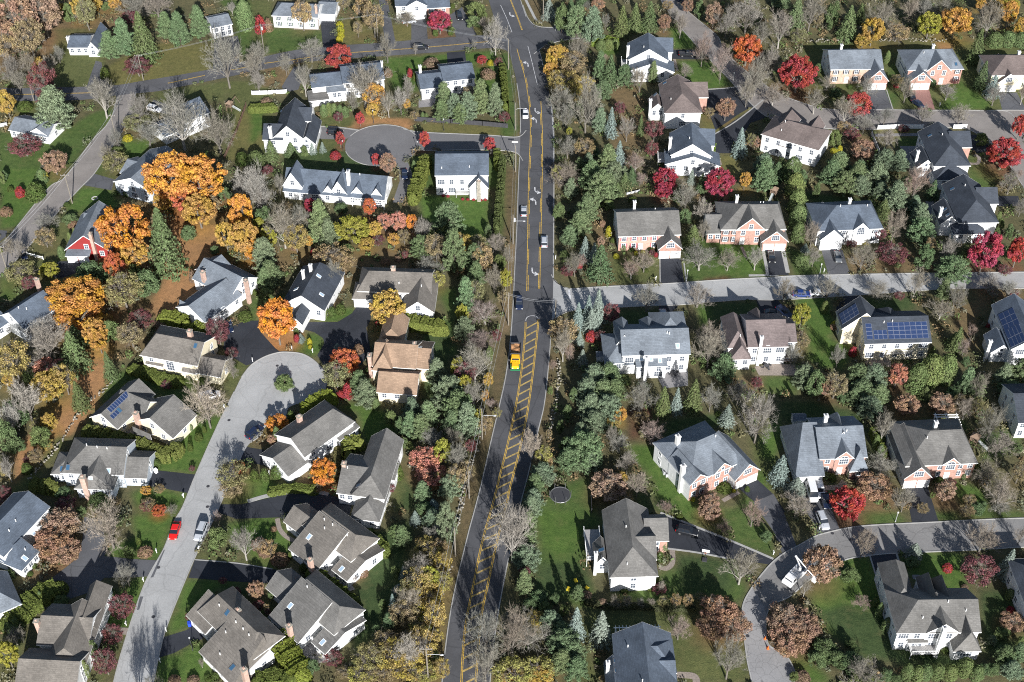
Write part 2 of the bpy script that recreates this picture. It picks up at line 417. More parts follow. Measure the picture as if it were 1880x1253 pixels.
            gable = (w['ax'] == 'y' and fc == 'f' and not w['h0']) or (w['ax'] == 'x' and ((fc == 'l' and not w['h0']) or (fc == 'r' and not w['h1'])))
            if gable and w['gw'] and R > 2 and w['rp'] == .5 and free(L/2, .5, E+.3*R) and not w['a']:
                window('dbl' if w['g'] and L > 5.5 else ('std' if R > 2.6 else 'small'), *at(L/2, E+.02*R), rot[fc])
    def hit(x, y):
        px = P(x, y); z = 14
        while z > 1:
            p = loc(px, z); h = max(wheight(w, p.x, p.y) for w in wings)
            if h >= z: break
            z -= .05
        p = loc(px, z)
        w = max(wings, key=lambda w: wheight(w, p.x, p.y)); h = wheight(w, p.x, p.y); e = .15
        gx = (wheight(w, p.x+e, p.y)-h)/e if wheight(w, p.x+e, p.y) > 0 else -(wheight(w, p.x-e, p.y)-h)/e
        gy = (wheight(w, p.x, p.y+e)-h)/e if wheight(w, p.x, p.y+e) > 0 else -(wheight(w, p.x, p.y-e)-h)/e
        return Vector((p.x, p.y, z)), Vector((-gx, -gy, 1)).normalized()
    def on(nm, me, par, p, n, off=.0):
        o = obj(nm, me, par); z = n; x = Vector((0,0,1)).cross(z)
        x = x.normalized() if x.length > 1e-3 else Vector((1,0,0)); y = z.cross(x)
        M = Matrix((x, y, z)).transposed().to_4x4(); M.translation = p + n*off; o.matrix_local = M; return o
    for q in ex:
        k = q[0]
        if k == 'c':
            _, x, y, zt, sx, sy, mt = q; sx *= .85; sy *= .85; p = loc(P(x, y), zt)
            b = MB(); b.box(p.x-sx/2, p.x+sx/2, p.y-sy/2, p.y+sy/2, -.3, zt, 0)
            o = b.build('chimney', ['chim_'+mt if mt != 'stone' else 'stone'], root)
            b = MB(); b.box(p.x-sx/2-.12, p.x+sx/2+.12, p.y-sy/2-.12, p.y+sy/2+.12, zt+.002, zt+.16, 0); b.box(p.x-sx/4, p.x+sx/4, p.y-sy/4, p.y+sy/4, zt+.162, zt+.5, 1, top=.8)
            b.build('chimney_cap', ['trim' if mt == 'white' else 'stone', 'chim_brick' if mt != 'white' else 'metal'], o)
        elif k in 'kb':
            p, n = hit(q[1], q[2]); nm = 'SKY'+k
            if nm not in PANELS:
                b = MB(); b.box(-.45, .45, -.65, .65, 0, .12, 0); b.quad([(-.36,-.56,.125),(.36,-.56,.125),(.36,.56,.125),(-.36,.56,.125)], 1)
                PANELS[nm] = b.me('skylight', ['trim' if k == 'k' else 'metal', 'skyglass' if k == 'k' else 'skyblue'])
            on('skylight', PANELS[nm], ro, p, n, .02)
        elif k == 'v':
            p, n = hit(q[1], q[2])
            if 'V' not in PANELS:
                b = MB(); b.tube((0,0,-.1), (0,0,.55), .09, .09, 8); b.tube((0,0,.55), (0,0,.62), .13, .12, 8); PANELS['V'] = b.me('vent_pipe', ['trim'])
            o = obj('vent_pipe', PANELS['V'], ro, p)
        elif k == 's':
            _, ax_, ay_, bx_, by_, cx_, cy_, nu, nv = q
            p0, n = hit(ax_, ay_); p1, n1 = hit(bx_, by_); p2, n2 = hit(cx_, cy_)
            m_ = hit((bx_+cx_)/2, (by_+cy_)/2)[1]; z = m_
            x = Vector((0,0,1)).cross(z).normalized(); y = z.cross(x)
            d1 = p1-p0; d2 = p2-p0
            if abs(d1.dot(x)) < abs(d1.dot(y)): x, y = y, x
            du = d1.dot(x)/nu; dv = d2.dot(y)/nv
            b = MB(); u_, v_ = abs(du)*.97, abs(dv)*.97
            b.box(-u_/2, u_/2, -v_/2, v_/2, -.04, 0, 1); b.quad([(-u_/2+.03,-v_/2+.03,.004),(u_/2-.03,-v_/2+.03,.004),(u_/2-.03,v_/2-.03,.004),(-u_/2+.03,v_/2-.03,.004)], 0)
            if x.cross(y).dot(z) < 0: y = -y; dv = -dv
            me = b.me('solar_panel', ['solar', 'solar_rim'])
            for i in range(nu):
                for j in range(nv):
                    o = obj('solar_panel', me, ro); M = Matrix((x, y, z)).transposed().to_4x4()
                    M.translation = p0 + x*du*(i+.5) + y*dv*(j+.5) + z*.14; o.matrix_local = M
        elif k == 'd':   # deck: front edge px pair at height z, depth
            _, xa, ya, xb, yb, D, z, mt = q; p = loc(P(xa, ya), z); r = loc(P(xb, yb), z)
            xx0, xx1, yy = min(p.x, r.x), max(p.x, r.x), (p.y+r.y)/2
            b = MB(); b.box(xx0, xx1, yy, yy+D, z-.2, z, 0)
            o = b.build('deck', [mt], root)
            b = MB(); hgt = .95
            def rail(A, B):
                A, B = Vector(A), Vector(B); d = B-A; n_ = max(1, int(d.length/.3))
                b.tube(A+Vector((0,0,hgt)), B+Vector((0,0,hgt)), .05, .05, 4); b.tube(A+Vector((0,0,.12)), B+Vector((0,0,.12)), .035, .035, 4)
                for i in range(n_+1):
                    c = A+d*(i/n_); b.box(c.x-.02, c.x+.02, c.y-.02, c.y+.02, c.z, c.z+hgt)
                    if i in (0, n_): b.box(c.x-.07, c.x+.07, c.y-.07, c.y+.07, -.3, c.z+hgt+.1)
            rail((xx0+.05, yy+.05, z), (xx1-.05, yy+.05, z)); rail((xx0+.05, yy+.05, z), (xx0+.05, yy+D, z)); rail((xx1-.05, yy+.05, z), (xx1-.05, yy+D, z))
            b.build('railing', ['trim'], o)
        elif k == 'p':   # pergola / open white frame
            _, xa, ya, xb, yb, D, z = q; p = loc(P(xa, ya), z); r = loc(P(xb, yb), z); yy = (p.y+r.y)/2
            b = MB(); xx0, xx1 = min(p.x, r.x), max(p.x, r.x)
            for i in range(4):
                x = xx0+(xx1-xx0)*i/3
                for y in (yy, yy+D): b.box(x-.1, x+.1, y-.1, y+.1, 0, z-.18)
            for y in (yy, yy+D): b.box(xx0-.4, xx1+.4, y-.08, y+.08, z-.18, z)
            nn = int((xx1-xx0)/.7)
            for i in range(nn+1):
                x = xx0+(xx1-xx0)*i/nn; b.box(x-.05, x+.05, yy-.4, yy+D+.4, z+.002, z+.16)
            b.build('pergola', ['trim'], root)
    cx = sum((w['r'][0]+w['r'][1])/2*(w['r'][1]-w['r'][0])*w['D'] for w in wings)/sum((w['r'][1]-w['r'][0])*w['D'] for w in wings)
    cy = sum((w['r'][2]+w['r'][3])/2*(w['r'][1]-w['r'][0])*w['D'] for w in wings)/sum((w['r'][1]-w['r'][0])*w['D'] for w in wings)
    cw = O+X*cx+Y*cy+Vector((0,0,3)); HOUSES[key] = (short, PR(cw), cw, [w['r'] for w in wings], O, X, Y)
    return root
W = Wg
house('00','A1','the grey-roofed ranch','white ranch house with grey roof half hidden behind green pines','white','slate',
 [W(470,325,610,325,8.4,3,1.8,n=3), W(603,338,675,336,13,3,2.4,'y',n=1)], [('c',468,258,4.8,1,1.2,'white')])
house('00','A2','the ranch by the split pine','long low white ranch house beside a two-trunked pine','white','light',
 [W(65,893,330,942,8,2.8,1.8,n=5), W(205,910,325,937,6,2.9,2,'y',n=2)], [('c',285,790,5,.8,.8,'white')])
house('00','A3','the small garage house','small boxy white garage house at the top of a dark driveway','white','light',
 [W(1468,190,1598,162,8,4.3,1.6,n=3,s='dark')])
house('00','A4','the house under bare trees','white house with dark roof half hidden by big bare trees','white','slate',
 [W(1290,835,1440,770,9,5.2,3,n=3,h0=0,gw=0), W(1090,905,1400,880,8,3,1.8,n=4)], [('v',1340,740)])
house('10','B1','the long shuttered house','long white two-storey house with brick chimney and yellow shrub row','white','light',
 [W(152,103,458,118,9,4.6,2.2,h0=.5,n=4,s='green'), W(458,98,582,86,9,2.9,1.8,g=2,n=0)], [('c',450,38,8,.9,.9,'brick'),('v',330,60)])
house('10','B2','the split-level top house','pale split-level house at the top edge behind a magenta tree','pale','slate',
 [W(1003,40,1213,30,10,5,2.2,n=2), W(1080,40,1212,36,6,5.2,1.8,'y',g=1,n=1,fm='pale'), W(1210,55,1372,44,8,3,1.8,n=2,fm='brick')])
house('10','B3','the long white house with sunroom','long white house with sunroom wing behind the bright red maple','white','slate',
 [W(642,572,920,542,11,5.8,2.5,n=5), W(425,600,645,580,8,4.6,2,n=0), W(533,636,655,624,3.5,3.8,.9,rp=1,n=4,rm='light'), W(405,690,540,690,5,2.2,.4,rp=1,n=0,rm='pewter')],
 [('c',905,430,9,.6,1.3,'white'),('v',790,495)])
house('10','B4','the white house beside the hedge','white two-part house with left end chimney above dark blue patio','white','slate',
 [W(1335,558,1545,534,10,5.3,2.2,n=4), W(1178,606,1338,600,10,4,2,n=2)], [('c',1168,458,7.4,.9,1.2,'white')])
house('10','B5','the black-roofed steep house','tall white house with steep black roofs and a front chimney','white','dark',
 [W(165,942,352,946,15,5.6,3.7,'y',n=2), W(88,958,220,960,8,5,2.6,n=1), W(335,985,440,985,12,3.6,2.2,'y',n=1), W(330,830,412,830,7,6,2.2,n=0)], [('c',132,880,8.6,1,1,'white'),('k',218,770)])
house('11','B6','the long dormered house','long white cottage row with dormers and steep front gables','white','slate',
 [W(230,146,918,208,10.5,3,4.0,n=8), W(226,108,354,118,6,4.6,4.2,'y',n=2), W(548,168,672,180,6,3,4.3,'y',n=2),
  W(505,152,570,158,4,3.7,2,'y',n=1), W(700,160,772,167,4,3.9,2,'y',n=1,gw=1), W(838,172,902,178,4,3.9,2,'y',n=1)],
 [('c',672,20,9,.9,1.6,'white'),('p',700,215,920,232,2.6,2.4),('v',755,45),('b',672,10)])
house('11','B7','the big boxy house','boxy white two-storey house with stone rear chimney and deck','white','slate',
 [W(1278,40,1638,38,11.5,7,3,n=5), W(1512,128,1638,127,5,4.2,3.2,'y',n=0)], [('c',1575,88,6.6,1.2,1,'stone'),('d',1418,172,1518,172,3.4,1.4,'deck'),('v',1320,0),('v',1510,-8)])
house('20','C1','the top townhouse','white townhouse with dark grey roofs nearest the curving street','white','slate',
 [W(885,408,1150,414,10,6,3.7,'y',n=0), W(888,490,1190,492,6,4,2.7,'y',n=2), W(1030,352,1182,356,8,6,2.6,n=1)], [('c',878,322,9,.9,1,'white'),('d',830,455,880,455,4,2,'deck'),('v',985,330)])
house('20','C2','the brown-roofed townhouse','white townhouse with brown roofs and a big blank side wall','white','brown',
 [W(1135,775,1380,772,16,5.8,3.2,'y',h0=.95,n=1), W(1255,668,1425,665,8,5.6,2.6,n=1,h1=0,fm='brick'), W(1038,765,1122,742,6,4,2,'y',n=2)],
 [('c',1033,690,7,.8,.9,'white'),('b',1130,575),('b',1065,655),('v',1172,690)])
house('20','C3','the lower grey townhouse','white townhouse with grey roofs behind two crimson maples','white','slate',
 [W(1178,1065,1450,1075,11,6,3.7,'y',n=0), W(1140,1132,1505,1142,6,4,2.8,'y',n=4), W(1310,992,1470,1000,8,6,2.7,n=0)],
 [('c',1170,955,9,.9,1,'white'),('d',1082,1120,1130,1120,5,1.5,'deck'),('v',1300,960)])
house('30','D1','the flat-fronted brick house','pale brick two-storey house with grey roof and left end chimney','white','light',
 [W(550,475,905,470,12,5.4,3.1,n=5,fm='tanbrick',d=.33,s='dark'), W(800,555,940,551,12,3.5,3.5,'y',n=0,g=2,fm='brick')],
 [('c',622,312,9.3,.8,1,'white'),('c',548,378,7.5,.7,.9,'white')])
house('30','D2','the red brick gabled house','red brick house with twin gables and reddish paved driveway','white','light',
 [W(1085,478,1458,470,12,5.5,3.3,h0=.9,h1=.5,n=6,fm='brick',s='dark'), W(1100,556,1240,551,12,3.5,2.9,'y',g=2,n=0,fm='brick'), W(1215,484,1372,480,6,5.4,3.5,'y',n=2,d=.7,fm='brick')],
 [('c',1256,312,9.4,.8,1,'white'),('v',1188,370),('b',1410,445)])
house('30','D3','the cream right-edge house','cream house with brown roof cut by the right edge','cream','brown',
 [W(1660,516,1990,510,12,5.5,3.2,h0=.9,n=6,s='green'), W(1705,572,1838,563,12,3.5,3,'y',g=2,n=0,fm='cream')], [('c',1848,358,9.2,.8,1,'white')])
house('30','D4','the brown-roofed double house','white house with pinkish brown roof seen from its back bays','white','brown',
 [W(75,922,458,1030,11,6.2,3,h0=1,h1=.7,n=5), W(190,1000,255,1018,2.4,4,1.4,n=2,h0=1,h1=1), W(375,1045,432,1062,2,3,1,n=2,h0=1,h1=1),
  W(110,930,230,962,10.5,6.2,2.6,'y',o=2.2,h0=1,h1=.2,n=0), W(300,990,400,1014,11,6,2.6,'y',o=2.2,h0=1,n=0)], [('c',300,1012,6.8,.8,.8,'white'),('v',205,905),('v',232,845)])
house('30','D5','the dark-roofed corner house','dark grey roofed house beside the round crimson maple, with front chimney','white','dark',
 [W(1265,1140,1505,1136,17,6,3.3,'y',h0=1,n=0,s='dark'), W(1380,1012,1515,1010,8,6,2.6,n=1,fm='brick'), W(1145,1150,1262,1150,7,4,2.3,'y',n=1), W(1275,1236,1502,1233,8,3.8,2.9,'y',h0=1,n=2)],
 [('c',1150,1045,7.4,.8,.9,'white'),('b',1230,938),('v',1315,935)])
house('01','E1','the pale grey gabled house','pale grey two-storey gabled house left of the biggest orange tree','bluegrey','light',
 [W(790,85,1045,155,17,4.4,2.8,'y',n=3), W(775,75,900,105,8,3,1.8,o=4,n=0)])
house('01','E2','the red-walled house','red-walled house with grey gable roof and tall brick chimney','red','light',
 [W(455,552,748,558,15,3,4.6,'y',n=3), W(462,588,605,608,3,2.5,.6,rp=1,n=0,g=2), W(572,410,700,402,7,3,2.2,n=0)], [('c',622,448,8.6,.9,1.1,'brick')])
house('01','E3','the black-roofed left house','white left-edge house with dark roof beside the golden orange tree','white','slate',
 [W(165,1100,390,950,8.5,4.6,3,n=4), W(-60,1130,60,1050,8,3.4,2,n=1)], [('c',250,762,7.5,.9,1.3,'brick'),('v',130,965),('v',185,972)])
house('01','E4','the courtyard house','light grey courtyard house with two brick chimneys and small deck','white','light',
 [W(1412,1052,1660,868,9.5,3.8,2.8,n=4,a=1), W(1585,880,1775,752,13,4,3.2,'y',n=3), W(1290,950,1415,1045,5,3,1.8,'y',n=2), W(1490,760,1600,680,7,4,2.4,n=1)],
 [('c',1398,712,7.2,1.1,1.1,'brick'),('c',1695,772,7.4,1,1,'brick'),('d',1500,830,1600,760,3,1,'deck')])
house('11','F1','the charcoal-roofed house','charcoal-roofed white house with two white chimneys and skylights','white','dark',
 [W(222,927,502,972,15,3.8,3.6,'y',n=4,h1=.3,d=.55), W(268,1045,348,1078,8,3,1.9,'y',n=0)],
 [('c',412,665,8.4,.8,.8,'white'),('c',360,705,8.2,.7,.7,'white'),('k',315,832),('k',470,742),('k',383,915),('k',490,870)])
house('11','F2','the tan-roofed wide house','wide tan-roofed house with attached garage behind the golden maple','white','warm',
 [W(745,836,1240,852,9,4.6,2.6,n=5,h0=.5), W(710,888,872,894,6,3.2,1.8,g=2,n=0,h0=.3), W(1055,975,1258,984,12,3.6,3,'y',n=1)], [('c',985,682,8,1.3,1,'brick'),('v',1025,795),('v',1180,815)])
house('12','F3','the terracotta-roofed house','cream house with terracotta tan roofs, brick chimneys and inner deck','cream','tan',
 [W(878,405,1140,424,7.8,3.4,2.6,n=3), W(848,228,1135,236,9,5,3,n=2), W(842,255,975,262,7,4.8,3.2,'y',n=0,h0=1), W(1120,240,1225,246,9,4.6,2,n=1), W(895,45,1050,50,8,4.4,2.8,'y',h0=.2,n=0)],
 [('c',822,160,6.8,1,1.6,'brick'),('c',1132,78,7.8,.9,1.2,'brick'),('b',1172,105),('d',975,285,1140,285,3,2.6,'deck')])
house('21','G1','the pink-shuttered brick house','pink brick house with pink shutters facing the side street','white','pewter',
 [W(815,460,1235,446,11.5,5.2,3.3,n=6,s='pink',d=.36,fm='pinkbrick'), W(1095,550,1243,541,11,3.5,2.9,'y',g=2,n=0,fm='brick')],
 [('c',922,228,9.4,.8,1,'white'),('v',1063,285)])
house('21','G2','the wide brick house','wide brick house with arched entry and low left wing','white','pewter',
 [W(1525,412,1960,410,12,5.3,3.4,h0=1,h1=.25,n=7,fm='brick',s='dark'), W(1425,442,1522,438,9,3.4,2.6,n=2,fm='brick'), W(1625,418,1822,416,6,5.2,3.7,'y',n=2,a=0,d=.25,fm='brick'), W(1808,498,1976,492,13,3.5,3.1,'y',g=2,n=0,fm='brick')],
 [('c',1630,190,9.6,.8,1,'white'),('v',1790,240),('v',1810,240)])
house('31','G3','the white colonial','white colonial house with slate roof and arched window gable','white','slate',
 [W(458,422,900,404,12,5.3,3.3,h0=1,h1=.35,n=6,s='dark'), W(480,487,632,477,12,3.8,3,'y',g=9,n=0,gw=0), W(710,416,806,410,5,5.5,1.9,'y',n=1,a=1,d=.35)],
 [('c',680,210,9.6,.8,.9,'white'),('v',612,262),('v',797,260)])
house('31','G4','the dark hip-roofed house','dark grey hip-roofed house above the round red maple','white','dark',
 [W(1437,365,1697,362,17,5.5,3.3,'y',h0=1,n=0), W(1565,235,1698,232,7,5.5,2.6,n=1), W(1305,372,1430,380,8,4.2,2.4,'y',n=1), W(1400,442,1610,440,9,3.6,2.8,'y',h0=1,n=2)],
 [('c',1312,272,7.2,.8,.9,'white'),('b',1385,140),('b',1355,320),('b',1335,282),('v',1472,120)])
house('22','G5','the big grey-roofed house','large white house with light grey roofs, back terrace and skylights','white','light',
 [W(842,153,1300,140,10.5,6.4,3.1,n=5), W(725,208,842,206,10,4,2.4,h0=.8,n=2), W(850,212,928,212,2.5,3.6,1.2,n=2,h0=1,h1=1), W(940,234,1140,224,5,4.2,1.8,rp=1,n=2),
  W(1080,150,1310,144,10,6.4,3.4,'y',o=5,h0=1,h1=1,n=0), W(815,152,905,150,8,6.4,2.6,'y',o=4,h1=1,n=0), W(1000,150,1085,148,7.5,6.2,2.2,'y',o=5,h1=1,n=0)],
 [('c',1005,178,8.2,.9,.9,'white'),('k',1218,95),('k',968,186),('k',1035,186),('k',1097,198),('v',1145,10),('v',1160,15)])
house('22','G6','the mauve-roofed house','white house with mauve brown roof and tall back chimney','white','pink',
 [W(1712,96,1975,90,11.5,6,3.2,n=3,a=1), W(1585,180,1722,177,11,3.8,3.4,'y',h0=.3,n=2), W(1965,62,2035,58,8,4.8,2,n=1), W(1575,120,1705,118,11,5.2,3,'y',o=1,h0=1,h1=.8,n=0), W(1770,95,1850,93,7.5,6,2.6,'y',o=5,h1=1,n=0)],
 [('c',1800,35,9,.8,.8,'white'),('v',1650,30),('d',1870,205,2010,200,4,.4,'deck_brown')])
house('31','G7','the solar-panelled house','cream house with rows of blue solar panels and curved deck','cream','dark',
 [W(788,1200,1235,1188,11,5.8,3.2,n=5), W(633,1096,905,1088,6,5.4,4.6,'y',n=0), W(940,1195,1060,1190,7,5.6,2.4,'y',o=5,h1=1,n=0)],
 [('s',795,1180,838,1180,800,1070,1,4),('s',845,1180,940,1178,850,1115,3,2),('s',945,1178,1222,1172,950,1062,7,4),('s',628,1078,748,1008,606,1004,4,3),('d',930,1275,1110,1280,4,2.4,'deck'),('v',970,1058),('v',912,1065)])
house('31','G8','the right-edge solar house','white house with dark solar panels at the right edge','white','slate',
 [W(1795,1240,2050,1240,16,5.5,3.4,'y',n=2), W(1660,1262,1785,1258,6,3.4,2.2,'y',n=1)], [('s',1700,1010,1740,1150,1800,950,3,3),('s',1745,1120,1800,1235,1850,1080,2,4),('c',1650,1190,6.4,.8,.8,'white')])
house('02','I1','the cream arched-window house','cream house with grey roof and tall arched window','cream','warm',
 [W(976,150,1358,222,10.5,4.8,2.9,h0=.4,n=3,a=2,rp=.45), W(1012,212,1120,232,.9,2.5,.6,rp=1,n=0), W(1262,266,1355,284,.9,2.5,.6,rp=1,n=0), W(1362,268,1515,305,6.5,3,2,n=0)], [('c',1308,-8,8.4,1.2,1.2,'brick'),('b',1350,95)])
house('02','I2','the courtyard solar house','cream house with roof solar strips around a white terrace','cream','pewter',
 [W(1190,722,1345,568,11,3.6,3.5,n=1,a=0), W(800,655,1062,425,7.5,3.6,2.8,n=3), W(985,590,1105,480,8,3.6,2.6,'y',n=0), W(985,712,1090,755,4.5,3,1.5,'y',n=1)],
 [('c',935,558,7,1.2,1.2,'brick'),('s',735,530,870,412,765,560,9,1),('s',755,580,810,545,780,605,3,1),('s',935,430,1035,470,970,530,5,3),('b',822,540),('k',1060,703)])
house('02','I3','the broad grey house','broad grey-roofed house with round-topped brick chimney at front','bluegrey','pewter',
 [W(430,962,845,975,10,4.6,3,h0=.9,n=4), W(530,1050,768,1092,9,3.6,3,'y',n=3,h0=.3), W(846,982,1002,1012,7.5,3,2.2,n=3), W(365,960,500,985,6,3,1.6,h0=1,n=3)],
 [('c',568,1000,7,1.3,1.2,'brick'),('k',628,1015),('k',750,960),('b',428,945),('b',470,935),('v',672,800),('v',740,808),('v',600,785)])
house('03','I4','the slate clerestory house','dark slate house with white clerestory strip at the left edge','white','slate',
 [W(20,362,330,28,9,5,2.6,n=0), W(150,456,250,335,7,3,2.4,h0=1,n=3), W(-30,380,110,400,6,3,1.6,n=1)], [('k',228,212),('k',170,385),('v',65,200),('v',110,130),('v',175,328)])
house('12','J1','the diagonal arched-window house','white diagonal house with tall arched window by the roundabout','white','pewter',
 [W(372,850,705,612,9.5,4.9,2.9,n=3,a=2,rp=.4,h1=.45), W(255,982,395,893,9,3,2.2,n=0), W(610,738,745,655,3,3,.9,rp=1,n=2)], [('c',335,582,7.4,1.2,1.1,'brick')])
house('12','J2','the two-ridge grey house','white house with grey twin roofs beside the salmon-leaved tree','white','pewter',
 [W(705,1112,918,1140,17,4.8,2.9,'y',h0=.9,n=2), W(602,1104,765,1120,11,3.8,2.7,n=3), W(700,1270,880,1300,9,3,2,'y',h0=1,n=2), W(880,1000,990,1015,4,3.4,1,rp=1,n=1)],
 [('c',645,905,7,1,1.2,'brick'),('b',745,1060),('v',670,940)])
house('22','K1','the diagonal brick house','diagonal orange brick house with white siding and pale garage doors','white','light',
 [W(1305,1040,1655,885,13.5,5.6,3.5,h0=.9,h1=.3,n=5,fm='brick'), W(1308,1046,1425,992,8,5.6,1.9,'y',n=2,fm='brick'), W(1470,980,1588,918,9,5.5,2.3,'y',n=2,fm='brick'), W(1620,1012,1778,942,11,3.6,3.2,'y',g=2,n=0,fm='brick')],
 [('c',1222,720,9.6,.9,1.1,'white'),('c',1258,925,8.2,1.1,.9,'white'),('d',1410,1045,1480,1015,1.6,3,'deck'),('v',1480,725)])
house('32','L1','the turreted brick house','grey-roofed house with brick gable and small corner turret','white','light',
 [W(478,866,790,852,12,5.5,3.3,n=3,fm='brick'), W(312,992,495,980,15,3.2,5.2,rp=.72,g=2,n=0,h0=.4), W(580,868,703,862,5,5.5,2.1,'y',n=2,a=1,d=.35,fm='brick'), W(684,948,802,942,5,3.4,4.2,'y',h0=1,h1=1,n=3,fm='brick'), W(600,840,700,838,7.5,5.6,3,'y',o=4,h1=1,n=0)],
 [('c',515,578,9.4,.9,1,'white'),('v',655,688)])
house('32','L2','the arched brick house','brick house with white doorway arch between left garage and right hall','white','pewter',
 [W(1070,916,1550,893,13,5.2,3.5,h0=1,h1=.3,n=7,fm='brick',s='dark'), W(1060,1002,1240,993,13,3.6,3.2,'y',g=2,n=0,fm='brick'), W(1325,906,1436,900,5,5.3,1.8,'y',n=1,a=1,d=.4,fm='brick')],
 [('c',1275,622,9.6,.8,.9,'white'),('v',1210,735)])
house('32','L3','the half-cut right-edge house','dark-roofed pale house cut by the right edge near a playset','pale','dark',
 [W(1848,618,2100,615,12,5.3,3,n=4)])
house('03','M1','the green-glazed corner house','corner house with greenish pyramid roof at the left edge','white','light',
 [W(-140,810,132,690,9,3,3.4,'y',h0=1,n=4)])
house('03','M2','the multi-roofed corner house','tan-roofed house with crossing gables in the bottom left corner','white','warm',
 [W(262,968,606,985,9,4.4,2.6,n=0,h1=0), W(330,1085,582,1100,12,4.4,3,'y',h0=.2,n=2), W(515,870,665,850,10,4.6,2.8,'y',h1=.4,h0=.2,n=2), W(110,1262,520,1275,8,4.2,2.6,n=3)],
 [('c',250,818,7.4,1,1,'brick')])
house('03','M3','the long diagonal brown house','long diagonal house with brownish roof and blue bin beside it','white','warm',
 [W(1378,745,1724,1085,7.8,4.4,2.6,h1=.6,h0=.3,n=5), W(1405,1012,1590,1262,9.5,3.1,3.6,rp=.98,n=4,h1=.4), W(1308,768,1412,900,5.5,3.1,2.6,rp=1,n=2), W(1735,1085,1850,985,3,2.6,.5,'y',n=1,rm='deck_brown')],
 [('c',1640,742,6.6,1.2,1.1,'brick'),('c',1682,1150,7.6,1.2,1.1,'brick'),('b',1570,760),('b',1605,1138),('v',1515,715),('v',1630,830),('v',1680,878),('v',1720,920),('v',1520,1052),('v',1560,900)])
house('13','N1','the diagonal patio house','diagonal tan-roofed house with blue-grey patio and white bay','white','warm',
 [W(370,150,692,392,7.5,4.3,2.6,h0=.5,h1=.6,n=3), W(268,318,466,452,8.8,3.2,3.7,rp=1,n=3), W(572,458,668,530,10,2.8,1.4,n=2,gw=0), W(238,124,350,205,6,3,2,n=2,h0=0)],
 [('c',410,392,6.6,1.1,1,'brick'),('k',405,238),('k',628,460),('v',510,122),('v',568,158),('v',668,230),('v',512,182)])
house('13','N2','the lower diagonal house','diagonal grey-roofed house with rear terrace under bare branches','white','pewter',
 [W(255,625,577,897,7.5,4.3,2.6,h0=.5,h1=.6,n=3), W(134,785,332,955,8.8,3.2,3.7,rp=1,n=3), W(430,960,520,1030,10,2.8,1.4,n=2,gw=0), W(120,578,235,685,6,3,2,n=2,h0=0)],
 [('c',265,848,6.6,1,1,'brick'),('k',275,714),('k',498,965),('v',392,588)])
house('23','O1','the house with white railed deck','white house with grey-brown roofs and white railed side deck','white','pewter',
 [W(762,503,1073,493,17,5.2,3.4,'y',h0=.95,n=1), W(1000,252,1150,252,6.5,4.4,2.8,n=1,fm='brick',m='brick'), W(905,382,1066,380,6.5,5.2,2.8,n=0), W(652,412,748,414,5,3.4,2,'y',n=1,gw=0)],
 [('c',655,352,6.6,.7,.9,'white'),('d',590,395,700,395,8,2.2,'deck'),('b',694,328),('b',702,388),('v',862,172),('v',870,430)])
house('23','O2','the bottom blue-roofed house','blue-grey roofed white house cut by the bottom edge','white','slate',
 [W(818,1318,1215,1310,13,5.2,3.5,'y',n=3), W(735,1290,830,1290,6,3.4,2,'y',n=1,gw=0), W(1010,1165,1200,1160,7,5,3,n=0,h1=.9), W(1000,1260,1200,1255,7,4.6,2.6,n=1)],
 [('c',738,1105,6.4,.7,.8,'white'),('b',785,1100),('b',790,1165),('v',875,998),('v',975,1235),('p',800,960,1100,950,3.2,2.8)])
house('33','P1','the great bottom-right house','large white house with slate roofs, arched windows and white deck','white','pewter',
 [W(1012,888,1575,880,9.8,6,3.2,h0=.9,n=6), W(1012,890,1190,884,11,5.2,3,'y',o=5.5,h1=.6,h0=1,n=0), W(1212,893,1428,886,7,6,2.6,'y',n=2,a=0), W(1402,1018,1578,1010,10,3.4,4.2,'y',h0=.35,n=4),
  W(1088,958,1206,953,3.2,3.3,1,rp=1,n=4), W(1260,888,1350,884,8,6,3,'y',o=5,h1=1,n=0), W(1360,888,1440,884,7.6,6,2.6,'y',o=5,h1=1,n=0)],
 [('c',1335,868,9,.9,.8,'white'),('d',1100,1050,1288,1045,3.6,1.6,'deck'),('v',1180,800),('v',1478,750),('v',1355,690)])
house('33','P2','the right-edge dark-roofed house','white sided house with near-black roof at the right edge','white','dark',
 [W(1935,790,2200,785,14,5.5,3.2,h0=.9,n=4)])
# ---------------------------------------------------------------- ground, roads, drives
PAL = dict(litter=(.155,.115,.065), brown=(.105,.10,.055), orange=(.32,.18,.09), olive=(.095,.11,.045), lawn=(.068,.108,.034), bright=(.072,.125,.032), dark=(.050,.078,.032),  # dark is lawn with shade painted into the ground colour
           dry=(.13,.125,.05), mulch=(.09,.05,.035), tan=(.17,.13,.08), verge=(.12,.095,.055))
X0g, X1g, Y0g, Y1g, CELL = -235., 235., 118., 452., .7
nx, ny = int((X1g-X0g)/CELL)+1, int((Y1g-Y0g)/CELL)+1
gx = np.linspace(X0g, X1g, nx); gy = np.linspace(Y0g, Y1g, ny)
GX, GY = np.meshgrid(gx, gy)
COL = np.empty((ny, nx, 3)); COL[:] = PAL['brown']; WOOD = np.ones((ny, nx), bool); OCC = np.zeros((ny, nx), bool)
def inpoly(P):
    ins = np.zeros(GX.shape, bool); n = len(P)
    for i in range(n):
        (x1, y1), (x2, y2) = P[i], P[(i+1) % n]
        c = ((y1 > GY) != (y2 > GY)) & (GX < (x2-x1)*(GY-y1)/((y2-y1) or 1e-9)+x1); ins ^= c
    return ins
